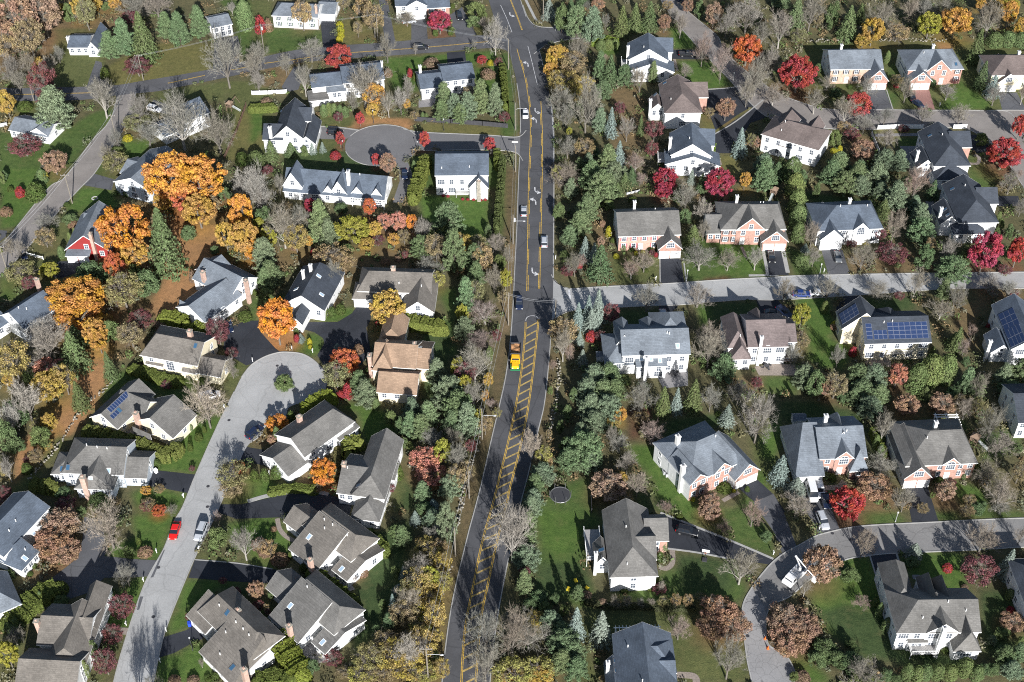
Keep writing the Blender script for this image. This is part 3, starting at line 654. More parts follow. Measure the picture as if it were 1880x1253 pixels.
def paint(px, col, mix=1.0):
    P = [G(*p) for p in px]; m = inpoly([(p.x, p.y) for p in P]); COL[m] = COL[m]*(1-mix)+np.array(PAL[col])*mix; WOOD[m] = col in ('litter', 'brown')
def blob(x, y, r, col, mix=.7):
    d = np.sqrt((GX-x)**2+(GY-y)**2)/r; k = np.clip(1.25-d, 0, 1)*mix; k = k[..., None]
    COL[:] = COL*(1-k)+np.array(col)*k
# broad zones (tile coordinates)
Z = [('00','litter','-200,-60 900,-60 900,320 500,500 -200,520'), ('00','olive','380,200 720,200 720,600 360,600'), ('00','dry','1050,300 1500,300 1700,440 1200,560 760,600 700,480'),
 ('00','lawn','-20,900 330,980 600,800 760,740 800,800 600,1000 400,1300 -20,1300'), ('00','olive','90,680 280,680 280,800 90,800'), ('00','olive','1560,560 1880,560 1880,1100 1540,1100 1580,700'), ('00','olive','1050,640 1560,560 1560,700 1250,680 1150,730'),
 ('00','bright','830,950 1060,970 1000,1120 880,1130'), ('00','lawn','1500,0 1880,0 1880,300 1660,420 1600,100'), ('00','dry','1640,780 1820,780 1820,1000 1700,1080 1560,1130'), ('00','lawn','650,1130 830,1080 860,1180 770,1260 650,1200'),
 ('10','olive','0,0 150,0 150,380 90,390 0,240'), ('10','lawn','100,200 490,205 500,340 120,370'), ('10','dry','640,130 880,150 880,290 620,310'), ('10','dry','970,170 1120,180 1115,280 1000,285'), ('10','dry','1440,50 1640,150 1650,240 1560,240 1480,140'),
 ('10','bright','920,400 1150,390 1700,350 1720,640 1560,640 1540,460 1180,460 1160,640 980,620'), ('10','litter','90,440 300,460 240,600 80,600'), ('10','orange','480,800 1110,820 1110,900 900,850 720,890 480,870'), ('10','olive','440,800 740,810 700,880 450,870'), ('10','dry','1180,850 1850,880 1850,960 1180,920'),
 ('10','verge','1750,360 1850,700 1870,950 1840,950 1770,600'), ('10','bright','0,770 90,770 90,900 0,1010'), ('10','olive','440,960 660,960 660,1140 560,1140 440,1060'), ('10','dark','220,1040 640,1040 900,1150 900,1200 240,1200'), ('10','lawn','1100,1080 1270,1060 1270,1300 1100,1300'),
 ('11','bright','1160,190 1640,180 1650,480 1440,480 1180,330'), ('10','lawn','1640,1070 1740,1060 1720,1300 1640,1300'), ('11','verge','1740,0 1850,0 1830,500 1760,500'), ('11','lawn','1740,0 1760,0 1740,480 1700,480'),
 ('20','lawn','0,350 60,380 120,900 60,960 0,930'), ('20','verge','150,0 270,0 320,160 200,130'), ('20','litter','760,600 960,600 1020,900 900,1240 760,1240'), ('20','bright','1160,180 1330,240 1330,340 1180,340'), ('20','bright','1230,420 1450,420 1590,590 1430,620 1230,560'), ('20','dry','1380,760 1640,660 1780,700 1480,930 1390,900'), ('20','dry','1500,1070 1640,1070 1640,1240 1540,1240'), ('20','bright','640,260 810,290 810,370 700,400'),
 ('30','olive','350,300 900,280 1400,280 1880,330 1880,760 860,757 600,740 350,650'), ('30','lawn','960,450 1010,430 1020,560 1000,740 860,750'), ('30','bright','1440,560 1640,700 1640,755 1290,755'), ('30','orange','1270,290 1390,300 1360,440 1300,350'), ('30','lawn','1000,940 1170,940 1170,1040 1010,1020'), ('30','lawn','1500,1060 1640,1150 1640,1300 1500,1300'), ('30','litter','640,940 850,940 870,1090 700,1110'), ('30','dry','850,900 1180,900 1180,950 850,950'),
 ('01','bright','0,0 440,0 120,400 0,420'), ('01','bright','560,120 770,150 830,260 640,330 450,290'), ('01','olive','450,290 600,300 560,480 440,600 200,600 250,470'), ('01','orange','1190,400 1520,380 1520,580 1300,1000 1100,1050 1010,960 1120,800'), ('01','bright','0,740 150,760 120,900 0,920'), ('01','olive','200,640 500,600 700,720 700,1200 400,1200 280,780'),
 ('01','litter','700,700 1000,700 1000,1240 700,1240'), ('01','lawn','1740,880 1800,880 1820,1000 1750,1100 1700,1060'), ('01','lawn','1100,1000 1440,1080 1440,1150 1120,1110'),
 ('11','litter','0,540 1100,540 1220,720 700,760 560,1000 400,1000 520,650 0,700'), ('11','bright','490,980 720,960 720,1020 600,1060 440,1050'), ('11','orange','60,950 290,1100 500,1240 60,1240'), ('11','bright','380,1130 500,1150 510,1240 420,1240'), ('11','lawn','1280,830 1420,830 1420,1300 1180,1300 1180,1060 1380,1040'), ('11','tan','1780,500 1840,500 1800,1240 1700,1240'),
 ('21','litter','640,280 730,280 740,620 850,800 640,800 650,560'), ('21','olive','740,600 1100,600 1100,790 780,800'), ('21','lawn','1250,480 1840,500 1860,750 1270,780'), ('21','bright','1500,520 1680,520 1840,700 1600,750 1500,700'), ('21','mulch','1400,760 1580,740 1600,790 1400,800'), ('21','dark','800,970 1100,970 1080,1100 780,1100'), ('21','bright','1350,950 1430,920 1450,1060 1370,1100'), ('21','dark','1430,930 1770,920 1780,1030 1450,1060'),
 ('31','lawn','240,560 500,580 530,730 300,745'), ('31','litter','640,600 1200,560 1280,710 680,720'), ('31','bright','300,890 520,890 590,1100 480,1240 400,1240'), ('31','dark','760,880 1110,880 1130,980 800,980'), ('31','litter','1380,930 1560,930 1560,1240 1400,1240'), ('31','litter','1240,680 1880,690 1880,720 1240,720'), ('31','dark','340,160 730,200 900,260 880,330 420,240'), ('31','lawn','1500,0 1700,0 1720,80 1620,130'), ('31','litter','1560,830 1880,830 1880,960 1560,960'),
 ('02','orange','600,100 760,130 740,500 640,560 300,900 220,1000 100,1100 100,800 380,560'), ('02','lawn','760,300 900,240 1320,300 1340,520 1100,440 930,330 690,520 640,700 560,730 640,560'), ('02','bright','1340,620 1560,560 1400,900 1340,980 1060,960 1080,900'), ('02','olive','1560,200 1760,170 1600,440 1560,420'), ('02','bright','1050,1080 1300,1110 1240,1240 960,1240 900,1100'), ('02','olive','1720,690 1860,650 1880,800 1720,800'), ('02','bright','1560,960 1880,1010 1880,1160 1540,1200 1530,1080'), ('02','olive','0,1160 240,900 400,700 480,740 200,1080 60,1240 0,1240'),
 ('12','bright','380,20 500,30 510,120 450,170 300,140'), ('12','bright','590,520 700,480 960,560 1030,760 1000,800 780,760 740,560'), ('12','dark','1180,0 1430,0 1280,500 1200,470'), ('12','litter','380,960 560,960 600,1100 460,1110 300,1060'), ('12','bright','0,1020 250,1060 470,1080 0,1170'), ('12','litter','0,720 110,690 120,790 0,800'), ('12','olive','980,1050 1080,900 1120,1240 960,1240'), ('12','verge','1720,0 1800,0 1740,400 1600,1000 1550,1240 1430,1240 1560,800 1640,500'), ('12','dark','1060,1030 1160,1030 1130,1240 1040,1240'),
 ('22','verge','330,140 400,140 330,700 180,1240 140,1240 250,680'), ('22','verge','0,0 60,0 10,440 0,440'), ('22','mulch','860,520 1060,520 1020,700 880,760'), ('22','bright','900,780 1130,790 1160,1000 1350,1180 1650,1240 1100,1240 1020,980 900,880'), ('22','lawn','340,1080 610,990 620,1240 260,1240'), ('22','dark','1150,600 1500,560 1560,640 1100,800'), ('22','lawn','1650,1100 1880,1200 1880,1240 1640,1240'), ('22','olive','1700,700 1880,820 1880,1100 1780,1000'), ('22','litter','1660,300 1880,300 1880,420 1700,420'), ('22','dark','640,1100 1000,1100 1080,1240 640,1240'),
 ('32','lawn','80,300 300,300 320,430 90,430'), ('32','bright','380,0 700,100 640,260 480,250 380,180'), ('32','dark','200,480 480,470 760,560 800,680 880,880 820,880 790,700 260,650 180,560'), ('32','bright','60,740 170,560 220,720 160,900 60,860'), ('32','dark','980,620 1460,560 1500,700 1400,680 1000,690'), ('32','bright','1380,1020 1600,1080 1640,1240 1440,1240 1320,1100'), ('32','litter','1230,1080 1400,1100 1480,1240 1280,1240'), ('32','dark','500,1040 640,1080 600,1200 520,1160'), ('32','litter','760,1080 1000,1050 1000,1240 760,1240'), ('32','bright','0,960 80,960 160,1240 60,1100'), ('32','lawn','1560,700 1840,660 1860,800 1600,900'),
 ('03','bright','900,90 1230,40 1100,400 720,380 720,320 940,240'), ('03','litter','200,400 540,300 560,400 440,460 160,580'), ('03','bright','930,520 1020,520 880,900 700,920 720,700'), ('03','bright','1280,530 1440,520 1700,540 1480,620 1330,720 1310,800 1400,830 1150,930 1180,820'), ('03','bright','1080,1080 1400,960 1500,1241 1060,1260'), ('03','olive','1380,330 1880,460 1880,470 1360,390'), ('03','bright','1560,140 1880,100 1880,300 1600,330'), ('03','dark','1500,560 1720,560 1880,720 1880,900 1700,740'), ('03','olive','860,940 700,1241 620,1241 840,900'), ('03','olive','0,800 200,760 140,1100 0,1241'),
 ('13','bright','0,100 190,100 300,300 240,420 140,460 0,430'), ('13','dark','800,240 1130,100 1100,500 900,900 700,1100 720,600'), ('13','bright','40,660 130,680 140,760 90,790'), ('13','verge','1480,0 1560,0 1440,500 1340,900 1320,1241 1240,1241 1300,700'), ('13','olive','100,1000 300,1080 300,1241 180,1241'), ('13','litter','700,470 800,450 790,540 700,560'),
 ('23','lawn','240,0 620,0 720,160 590,180 580,440 640,600 620,740 220,640 250,330'), ('23','bright','260,60 520,60 560,260 420,400 280,300'), ('23','dark','230,420 600,420 600,640 220,640'), ('23','lawn','1080,480 1600,380 1700,590 1660,680 1100,720 760,640 760,610 1080,590'), ('23','dark','1220,350 1580,400 1600,600 1250,620'), ('23','olive','640,720 1700,720 1720,1241 1240,1241 1100,900 560,960 700,1240 540,1240 560,800'), ('23','bright','1080,600 900,640 760,630 760,610 1060,600'), ('23','bright','1200,0 1400,0 1500,60 1530,200 1350,160 1180,60'), ('23','lawn','1450,120 1700,0 1860,200 1880,380 1600,270'),
 ('33','lawn','0,300 0,120 60,140 150,380'), ('33','bright','420,600 620,390 820,360 880,580 1000,960 800,1100 500,900 400,640'), ('33','dark','440,760 640,700 900,760 1000,960 1000,1100 700,1060'), ('33','bright','1010,360 1460,340 1500,700 1240,600 1100,520'), ('33','bright','240,1040 360,1050 560,1241 330,1241'), ('33','dark','1580,600 1900,600 1880,1000 1600,1080'), ('33','lawn','740,170 1080,150 1000,60 760,60'), ('33','dark','1000,960 1560,1100 1560,1160 1000,1130'), ('33','lawn','1240,60 1880,60 1880,110 1280,130')]
for t, c, s in Z: paint(pts(t, s), c)
for v in HOUSES.values():
    for r_ in v[3]:
        OCC[inpoly([tuple((v[4]+v[5]*a+v[6]*b_)[:2]) for a, b_ in ((r_[0]-.8,r_[2]-.8),(r_[1]+.8,r_[2]-.8),(r_[1]+.8,r_[3]+.8),(r_[0]-.8,r_[3]+.8))])] = True
# soften borders
def blur(A, k):
    for _ in range(k):
        B = A.copy(); B[1:-1, 1:-1] = (A[1:-1,1:-1]*2+A[:-2,1:-1]+A[2:,1:-1]+A[1:-1,:-2]+A[1:-1,2:])/6; A = B
    return A
COL = blur(COL, 3)
def sheet(name, P, m, z, label=None):
    me = bpy.data.meshes.new(name); bm = bmesh.new(); OCC[inpoly([(p[0], p[1]) for p in P])] = True
    vs = [bm.verts.new((p[0], p[1], z)) for p in P]; f = bm.faces.new(vs); f.normal_update()
    if f.normal.z < 0: f.normal_flip()
    bmesh.ops.triangulate(bm, faces=[f]); bm.to_mesh(me); bm.free(); me.materials.append(MATS[m])
    o = obj(name, me); o['kind'] = 'structure'; return o
def strip(P, w, z0, z1, closed=False):
    """box section swept along a ground polyline"""
    b = MB(); n = len(P); L = []; R = []
    for i in range(n):
        a = P[max(i-1, 0)] if not closed else P[i-1]; c = P[min(i+1, n-1)] if not closed else P[(i+1) % n]
        d = Vector((c[0]-a[0], c[1]-a[1])); d.normalize(); nn = Vector((-d.y, d.x))*w/2
        L.append((P[i][0]+nn.x, P[i][1]+nn.y)); R.append((P[i][0]-nn.x, P[i][1]-nn.y))
    for i in range(n if closed else n-1):
        j = (i+1) % n
        b.quad([(*R[i], z1), (*R[j], z1), (*L[j], z1), (*L[i], z1)])
        if z1-z0 > .02:
            b.quad([(*R[i], z0), (*R[j], z0), (*R[j], z1), (*R[i], z1)]); b.quad([(*L[j], z0), (*L[i], z0), (*L[i], z1), (*L[j], z1)])
    return b
def gl(px, per=6, sm=True):
    P = [G(*p) for p in px]; P = [(p.x, p.y) for p in P]
    return [(v.x, v.y) for v in smooth_line(P, per)] if sm else P
# road materials
def roadmat(name, col, var=.2, crack=.5, cs=.16):
    m, nt, b = nodes(name); b.inputs['Roughness'].default_value = .9; b.inputs['Specular IOR Level'].default_value = .2
    n = noise(nt, .12, 5, .6); r = ramp(nt, n.outputs[0], [(.3, (1-var,)*3), (.7, (1+var,)*3)])
    n2 = noise(nt, 3, 4, .7); r2 = ramp(nt, n2.outputs[0], [(.3, (.88,)*3), (.7, (1.12,)*3)])
    tc = N(nt, 'ShaderNodeTexCoord'); nd = N(nt, 'ShaderNodeTexNoise'); nd.inputs['Scale'].default_value = .5
    nt.links.new(tc.outputs['Object'], nd.inputs['Vector'])
    dm = N(nt, 'ShaderNodeMix', data_type='RGBA', blend_type='ADD'); dm.inputs[0].default_value = 3
    nt.links.new(tc.outputs['Object'], dm.inputs[6]); nt.links.new(nd.outputs[1], dm.inputs[7])
    v = N(nt, 'ShaderNodeTexVoronoi', feature='DISTANCE_TO_EDGE'); v.inputs['Scale'].default_value = cs; nt.links.new(dm.outputs[2], v.inputs['Vector'])
    r3 = ramp(nt, v.outputs['Distance'], [(0, (1-crack,)*3), (.018, (1,)*3)])
    nt.links.new(mul(nt, mul(nt, mul(nt, r.outputs[0], r2.outputs[0]), r3.outputs[0]), tuple(col)), b.inputs['Base Color'])
roadmat('asphalt_main', (.08,.081,.087), crack=.25, cs=.09); roadmat('asphalt_side', (.10,.10,.106), crack=.3, cs=.12)
roadmat('concrete', (.34,.34,.335), .14, .16, .13); roadmat('old_asphalt', (.205,.20,.195), .15, .3, .22); roadmat('old_asphalt_warm', (.225,.205,.19), .15, .15, .2)
roadmat('drive', (.034,.037,.045), .25, .2, .1); roadmat('drive_grey', (.095,.097,.105), .2, .3, .1); roadmat('culdesac', (.155,.152,.155), .12, .08, .1)
mat('paving', (.25,.21,.18), var=.3, scale=3); mat('paver_red', (.26,.14,.12), var=.3, scale=4); mat('patio', (.22,.21,.21), var=.25, scale=2); mat('kerb', (.34,.335,.32), var=.15, scale=1)
def paintmat(name, col):   # worn road paint
    m, nt, b = nodes(name); b.inputs['Roughness'].default_value = .8
    n = noise(nt, 1.6, 5, .7); r = ramp(nt, n.outputs[0], [(.36, (.42,.42,.46)), (.56, (1,1,1))])
    nt.links.new(mul(nt, r.outputs[0], tuple(col)), b.inputs['Base Color'])
paintmat('paint_yellow', (.66,.42,.06)); paintmat('paint_white', (.62,.62,.62)); paintmat('paint_hatch', (.46,.33,.11))
# main road
ML = fpts('884,-40 893,-12 900,10 909,40 918,66 928,88 936,101 949,154 954.6,197 955.5,247 954,290 952,331 949,416 945,496 942.6,549 938.5,610 933,663 926,705 917,745 904,800 886,880 872,935 858,987 832,1098 818,1189 811,1260 806,1330')
MR = fpts('946,-40 952,-12 957,5 966,32 984,72 1000,130 1010,181 1016,226 1017,300 1016.5,416 1016,507 1013,597 1009,650 1000,738 988,791 970,870 954.6,930 937,1010 917.5,1109 907,1180 899,1260 893,1330')
gML, gMR = gl(ML), gl(MR)
sheet('main_road', gML+gMR[::-1], 'asphalt_main', .07)
def kerb(px, name='kerb', sm=True, w=.22):
    P = gl(px) if sm else gl(px, sm=False); o = strip(P, w, -.05, .13).build(name, ['kerb']); o['kind'] = 'structure'
ROADS = {}
def road(key, name, m, z, left, right, k=(1,1), sm=True, per=5):
    L, R_ = gl(left, per, sm), gl(right, per, sm); sheet(name, L+R_[::-1], m, z+.025)
    if k[0]: kerb(left, sm=sm)
    if k[1]: kerb(right, sm=sm)
kerb(ML[7:10]+[(954.8,244)]); kerb([(954,289)]+ML[11:]); kerb(MR[6:11]+[(1018,515),(1030,526),(1046,531)], w=.3); kerb([(1046,571),(1024,582),(1013,600)]+MR[12:]); kerb(MR[:4])
# upper left side road
road('s', 'side_road', 'asphalt_side', .030, fpts('-40,163 60,162 150,160 213,157 262,149 330,138 400,125 470,108 540,93 600,86 700,79 800,71 902,64 930,58'), fpts('-40,186 60,186 150,184 222,175 290,168 330,160 400,146 470,131 540,118 600,111 700,104 800,97 912,89 940,104'), k=(0,0))
road('d', 'street', 'old_asphalt_warm', .022, fpts('215,170 213,190 200,225 170,258 120,325 90,345 35,412 0,455 -50,515'), fpts('250,170 236,222 207,268 174,318 148,345 115,380 85,415 45,462 0,508 -40,550'), k=(1,1))
# first cul-de-sac: circle plus stem
Pc = G(701.5, 267); r_c = (G(769.5,267)-Pc).x
circ = [(Pc.x+r_c*math.cos(t), Pc.y+r_c*math.sin(t)) for t in np.linspace(0, 2*math.pi, 49)[:-1]]
sheet('cul_de_sac', circ, 'culdesac', .047)
road('c1', 'side_street', 'culdesac', .018, fpts('740,237 770,243 830,246 900,249 950,252 966,240'), fpts('755,275 790,277 840,276 900,276 945,280 960,296'), k=(1,1))
ka = [p for p, t in zip(circ, np.linspace(0, 2*math.pi, 49)[:-1]) if .45 < t < 2.75 or 3.5 < t < 5.3]
k1 = strip([(Pc.x+r_c*math.cos(t), Pc.y+r_c*math.sin(t)) for t in np.linspace(.5, 2.7, 24)], .22, -.05, .13).build('kerb', ['kerb']); k1['kind'] = 'structure'
k1 = strip([(Pc.x+r_c*math.cos(t), Pc.y+r_c*math.sin(t)) for t in np.linspace(3.45, 5.0, 20)], .22, -.05, .13).build('kerb', ['kerb']); k1['kind'] = 'structure'
# left concrete street with bulb
CL = fpts('196,1330 209,1253 231,1173 266,1072 301,1008 319,960 336,930 359,873 399,783 430,720 443,694 460,672 483,657 506,649 525,647 553,650 573,660 588,674 598,690 600,706 594,722 580,730 562,738 540,744 528,752 526,768 508,773 488,782 478,800 460,813 447,832 432,868 415,902 399,940 383,973 364,1011 340,1066 308,1146 295,1191 282,1253 268,1330')
sheet('concrete_street', gl(CL), 'concrete', .051)
kerb(CL[:10]); kerb(CL[10:20]); kerb(CL[26:30]); kerb(CL[31:])
# east street
road('e', 'east_street', 'concrete', .028, fpts('1012,505 1020,518 1035,528 1046,531 1090,528 1146,525 1210,522 1260,519 1330,514 1410,510 1460,507 1540,505 1640,503 1720,502 1800,501 1900,500 1980,500'), fpts('1012,600 1022,582 1046,572 1080,567 1132,565 1200,562 1250,560 1310,555 1370,551 1428,551 1520,546 1600,541 1660,536 1740,531 1800,530 1900,530 1980,530'))
# upper right curving street
road('u', 'curving_street', 'old_asphalt_warm', .026, fpts('1200,-30 1213,0 1238,38 1266,70 1305,112 1340,148 1366,178 1400,210 1435,226 1480,232 1540,238 1605,238 1680,236 1760,235 1800,250 1836,280 1862,318 1890,360 1930,410'), fpts('1238,-30 1247,5 1279,35 1318,68 1327,93 1352,116 1385,143 1430,172 1475,190 1520,201 1608,202 1700,203 1770,203 1815,204 1850,206 1868,226 1890,262 1920,300 1960,350'))
# a second stretch going right from the upper junction
road('v', 'street_branch', 'old_asphalt_warm', .020, fpts('1800,204 1840,203 1880,203 1960,203'), fpts('1830,250 1860,240 1890,236 1960,234'), k=(1,0))
# lower right street and its bend
road('w', 'lower_street', 'old_asphalt', .026, fpts('1960,951 1880,952 1800,955 1700,960 1600,965 1556,970 1520,978 1497,985 1470,1000 1440,1016 1417,1034 1396,1058 1380,1080 1366,1105 1362,1130 1366,1170 1372,1215 1380,1253 1392,1330'), fpts('1960,1003 1880,1005 1800,1010 1700,1014 1620,1018 1590,1022 1560,1026 1540,1034 1510,1050 1480,1070 1450,1096 1420,1110 1409,1125 1406,1150 1408,1175 1415,1188 1441,1202 1457,1228 1463,1253 1475,1330'))
roadmat('cracked_asphalt', (.27,.265,.265), .12, .55, .55)
road('w2', 'street_surface', 'cracked_asphalt', .0315, fpts('1380,1080 1366,1105 1362,1130 1366,1170 1372,1215 1380,1253 1392,1330'), fpts('1395,1100 1407,1128 1406,1150 1408,1175 1415,1188 1441,1202 1457,1228 1463,1253 1475,1330'), k=(0,0))
# top right entrance of the main road
road('x', 'entry_road', 'asphalt_main', .024, fpts('960,10 970,35 985,48 1010,51 1040,49 1080,46'), fpts('980,100 990,92 1000,85 1020,78 1045,73 1080,70'))
DI = [0]
def drive(t, s, m='drive', name='driveway', z=None):
    DI[0] += 1
    if z is None: z = .006+(DI[0]%9)*.004
    sheet(name, gl(pts(t, s), sm=False), m, z)
for t, s, m in [('00','600,598 625,520 655,440 660,420 700,430 715,500 730,560 770,600','drive_grey'), ('00','1480,270 1640,250 1655,300 1650,440 1470,480','drive_grey'), ('00','1040,730 1060,690 1200,740 1240,770 1220,800 1110,780','drive_grey'),
 ('10','482,135 585,130 595,330 500,335','drive'), ('10','885,0 945,0 1000,290 930,300','drive_grey'), ('10','1110,120 1210,115 1225,290 1110,290','drive_grey'), ('10','1370,110 1460,50 1560,240 1520,250 1420,260','drive_grey'), ('10','1360,440 1355,365 1480,355 1490,440','drive'), ('10','215,600 300,460 380,470 330,620 240,640','drive_grey'),
 ('10','430,872 745,900 700,940 655,965 440,960','culdesac'), ('10','1000,1120 1085,1118 1115,1200 1110,1250 1050,1400 980,1400 1030,1250 1025,1200','culdesac'), ('10','1235,925 1590,930 1590,1045 1240,1020','drive'),  # last polygon: dark sheet laid where only shadow darkens the street
 ('20','1180,345 1330,345 1400,400 1360,412 1180,408','drive'), ('20','1425,625 1640,600 1800,560 1830,680 1640,790 1480,900 1420,740','drive'), ('20','1460,940 1600,840 1840,690 1960,740 1880,800 1720,850 1600,1060 1480,1060','drive'), ('30','0,730 80,690 110,720 60,780 0,800','drive'),
 ('30','800,620 920,618 970,757 830,760','drive_grey'), ('30','1105,625 1225,622 1265,757 1150,760','paver_red'), ('30','1700,640 1830,640 1900,770 1730,765','drive_grey'), ('30','1510,930 1610,940 1660,990 1640,1040 1560,1060 1510,1050','drive'), ('30','1020,1010 1170,1010 1170,1100 1060,1110','patio'),
 ('01','580,115 650,35 790,75 770,150','drive_grey'), ('01','400,640 600,640 640,680 420,760 300,740','drive'), ('01','0,425 50,430 40,470 0,500','drive_grey'),
 ('01','1560,1140 1600,1090 1700,1050 1790,1050 1800,1130 1900,1240 2020,1330 1960,1345 1880,1300 1700,1360 1600,1300 1540,1240','drive'), ('11','350,1060 440,1060 600,1060 700,1000 740,940 840,940 830,1040 800,1100 830,1270 760,1360 590,1440 480,1420 520,1240 500,1170 440,1130 330,1100','drive'),
 ('12','460,160 520,60 510,0 800,0 830,120 760,200 720,220 540,240 500,220','drive'), ('12','0,40 -20,150 10,200 60,165 150,140 60,80','drive'),
 ('02','1040,960 1090,955 1355,985 1300,1112 1130,1080 1000,1060','drive'), ('02','1690,790 1880,830 1960,800 2000,920 1880,930 1700,900 1660,880','drive'), ('12','-50,790 130,820 180,880 120,900 -40,905','drive'),
 ('12','-60,1190 0,1175 150,1140 300,1115 500,1100 620,1150 700,1190 680,1280 380,1270 200,1280 -100,1290 -240,1240 -210,1190','drive'),
 ('03','580,100 700,120 740,330 720,370 900,390 1080,400 1040,510 940,515 720,520 620,620 440,680 150,800 130,700 440,460 540,380 570,250','drive_grey'), ('03','1345,395 1640,420 1880,460 2000,480 2020,560 1880,560 1600,545 1300,520','drive'), ('13','-40,10 0,0 250,0 240,120 180,100 0,100 -40,80','drive'), ('13','0,430 130,460 120,560 60,540 0,540 -40,520','drive'),
 ('03','1130,930 1290,880 1340,840 1420,830 1400,940 1330,970 1200,1040 1100,1070','drive'),
 ('21','1098,620 1240,620 1265,788 1098,798','drive'), ('21','1825,560 1960,560 1985,735 1850,735','drive'), ('21','1085,1030 1090,945 1230,940 1160,1010','drive'), ('31','480,560 625,560 680,728 530,735','drive_grey'), ('31','30,905 180,905 280,1020 70,1020','drive'), ('31','570,980 640,880 760,880 700,960 600,1030','drive'), ('31','1690,190 1840,190 1860,260 1700,260','drive'), ('31','-20,730 120,730 200,740 -20,745','kerb'), ('31','1200,225 1310,225 1320,330 1230,330','patio'),
 ('22','1640,1080 1770,1020 1880,1120 1960,1240 1900,1300 1780,1200','drive'), ('23','1740,0 1880,-60 1960,90 2050,330 1960,400 1880,200','drive_grey'), ('23','1148,90 1100,70 1880,385 1860,430 1560,385 1150,320','drive'), ('32','330,1030 490,1030 560,1241 640,1440 500,1470 380,1240','drive_grey'), ('32','1060,1075 1215,1070 1290,1310 1110,1330','drive'), ('33','815,365 1005,352 1060,520 1000,560 880,560','drive')]:
    drive(t, s, m)
# light drive borders and aprons, walks and patios
for t, s, w in [('10','430,872 600,880 745,900',.5), ('21','1258,620 1280,790',.35), ('21','1096,620 1098,798',.25), ('31','215,560 250,720',1.1), ('31','80,560 110,730',.8), ('33','815,365 875,560',.3), ('33','1000,352 1050,520',.4), ('23','1100,70 1300,150 1600,270 1880,390',.5), ('23','1150,318 1350,345 1560,385',.4), ('12','-20,1170 120,1130 300,1105 450,1105 540,1120',1.0), ('03','1345,395 1640,420 1880,460',.25), ('20','1425,618 1560,610 1650,595',.4), ('20','1460,935 1620,840 1810,690',.4), ('30','930,620 975,757',.3)]:
    o = strip(gl(pts(t, s)), w, -.05, .06).build('drive_border', ['kerb']); o['kind'] = 'structure'
for nm, m, t, s, w in [('footpath','paving','23','1180,320 1185,390 1175,430 1140,455 1090,445',1.1), ('footpath','paving','13','185,110 200,180 240,230 300,265',1.0), ('footpath','paving','03','740,700 735,760 700,860 680,950',.9), ('footpath','paving','03','820,885 885,890',1.6), ('footpath','patio','30','850,935 1180,930',1.5), ('footpath','paving','21','1660,540 1690,610',.8), ('footpath','paving','22','1530,1165 1640,1105',1.0), ('footpath','paving','32','500,1075 600,1070 640,1030',1.4), ('footpath','patio','33','1110,515 1180,520 1235,580',1.1), ('footpath','paving','30','1505,1130 1560,1130 1570,1090 1540,1070',1.0), ('footpath','kerb','20','170,0 210,80 240,135 280,165',.9), ('footpath','paving','20','1490,1060 1515,1140',.9), ('footpath','paving','20','1195,410 1215,490',.9), ('footpath','paving','10','480,205 300,200',.8), ('footpath','paving','23','1200,1190 1330,1200 1350,1260',1.4)]:
    o = strip(gl(pts(t, s)), w, -.05, .035).build(nm, [m]); o['kind'] = 'structure'
for m, t, s in [('patio','10','1160,680 1310,660 1420,640 1440,720 1160,745'), ('patio','13','470,455 580,390 720,600 660,620 610,590'), ('patio','13','340,980 440,940 560,1100 460,1110 380,1080'), ('paving','22','1750,240 1900,215 2060,230 2040,300 1780,300'), ('patio','22','1060,280 1290,270 1290,370 1120,390'), ('patio','02','860,560 940,520 960,640 990,700 900,720 830,690'), ('patio','12','460,560 560,520 600,560 500,600'), ('paving','32','760,150 960,150 960,240 800,250'), ('patio','11','1850,300 1900,300 1900,320 1850,320')]:
    drive(t, s, m, 'patio')
# markings
def mark(px, w, m, z=.077, name='road_marking', sm=True):
    o = strip(gl(px, sm=sm), w, z, z).build(name, [m]); o['kind'] = 'structure'; return o
def dbl(px, m='paint_yellow', z=.077):
    P = gl(px); 
    for s in (-.14, .14):
        Q = []
        for i in range(len(P)):
            a, c = P[max(i-1,0)], P[min(i+1,len(P)-1)]; d = Vector((c[0]-a[0], c[1]-a[1])).normalized(); Q.append((P[i][0]-d.y*s, P[i][1]+d.x*s))
        o = strip(Q, .13, z, z).build('road_marking', [m]); o['kind'] = 'structure'
HL = fpts('965,592 964,615 957,684 946.6,748 933,812 920,865 905.5,923 885.5,995 869.6,1072 853.6,1157 847,1253 843,1330')
HR = fpts('988.6,587 986,615 978.5,684 968,759 953,831 936,897 930.7,923 912,997 896,1072 883,1138 873.6,1253 870,1330')
dbl(HL); dbl(HR)
A_, B_ = gl(HL, 12), gl(HR, 12)
def walk(P, s):
    for i in range(len(P)-1):
        d = math.dist(P[i], P[i+1])
        if s <= d: t = s/d; return (P[i][0]*(1-t)+P[i+1][0]*t, P[i][1]*(1-t)+P[i+1][1]*t)
        s -= d
    return None
hb = MB()
la = sum(math.dist(A_[i], A_[i+1]) for i in range(len(A_)-1)); lb = sum(math.dist(B_[i], B_[i+1]) for i in range(len(B_)-1))
s = 2.0
while s < la-2:
    a = walk(A_, s+.6); c = walk(B_, (s-1.0)*lb/la)
    if a and c:
        d = Vector((c[0]-a[0], c[1]-a[1])); d.normalize(); q = Vector((-d.y, d.x))*.2; e = Vector((d.x, d.y))*.25
        hb.quad([(a[0]+e.x-q.x, a[1]+e.y-q.y, .0735), (c[0]-e.x-q.x, c[1]-e.y-q.y, .0735), (c[0]-e.x+q.x, c[1]-e.y+q.y, .0735), (a[0]+e.x+q.x, a[1]+e.y+q.y, .0735)])
    s += 2.95
o = hb.build('median_hatching', ['paint_hatch']); o['kind'] = 'structure'
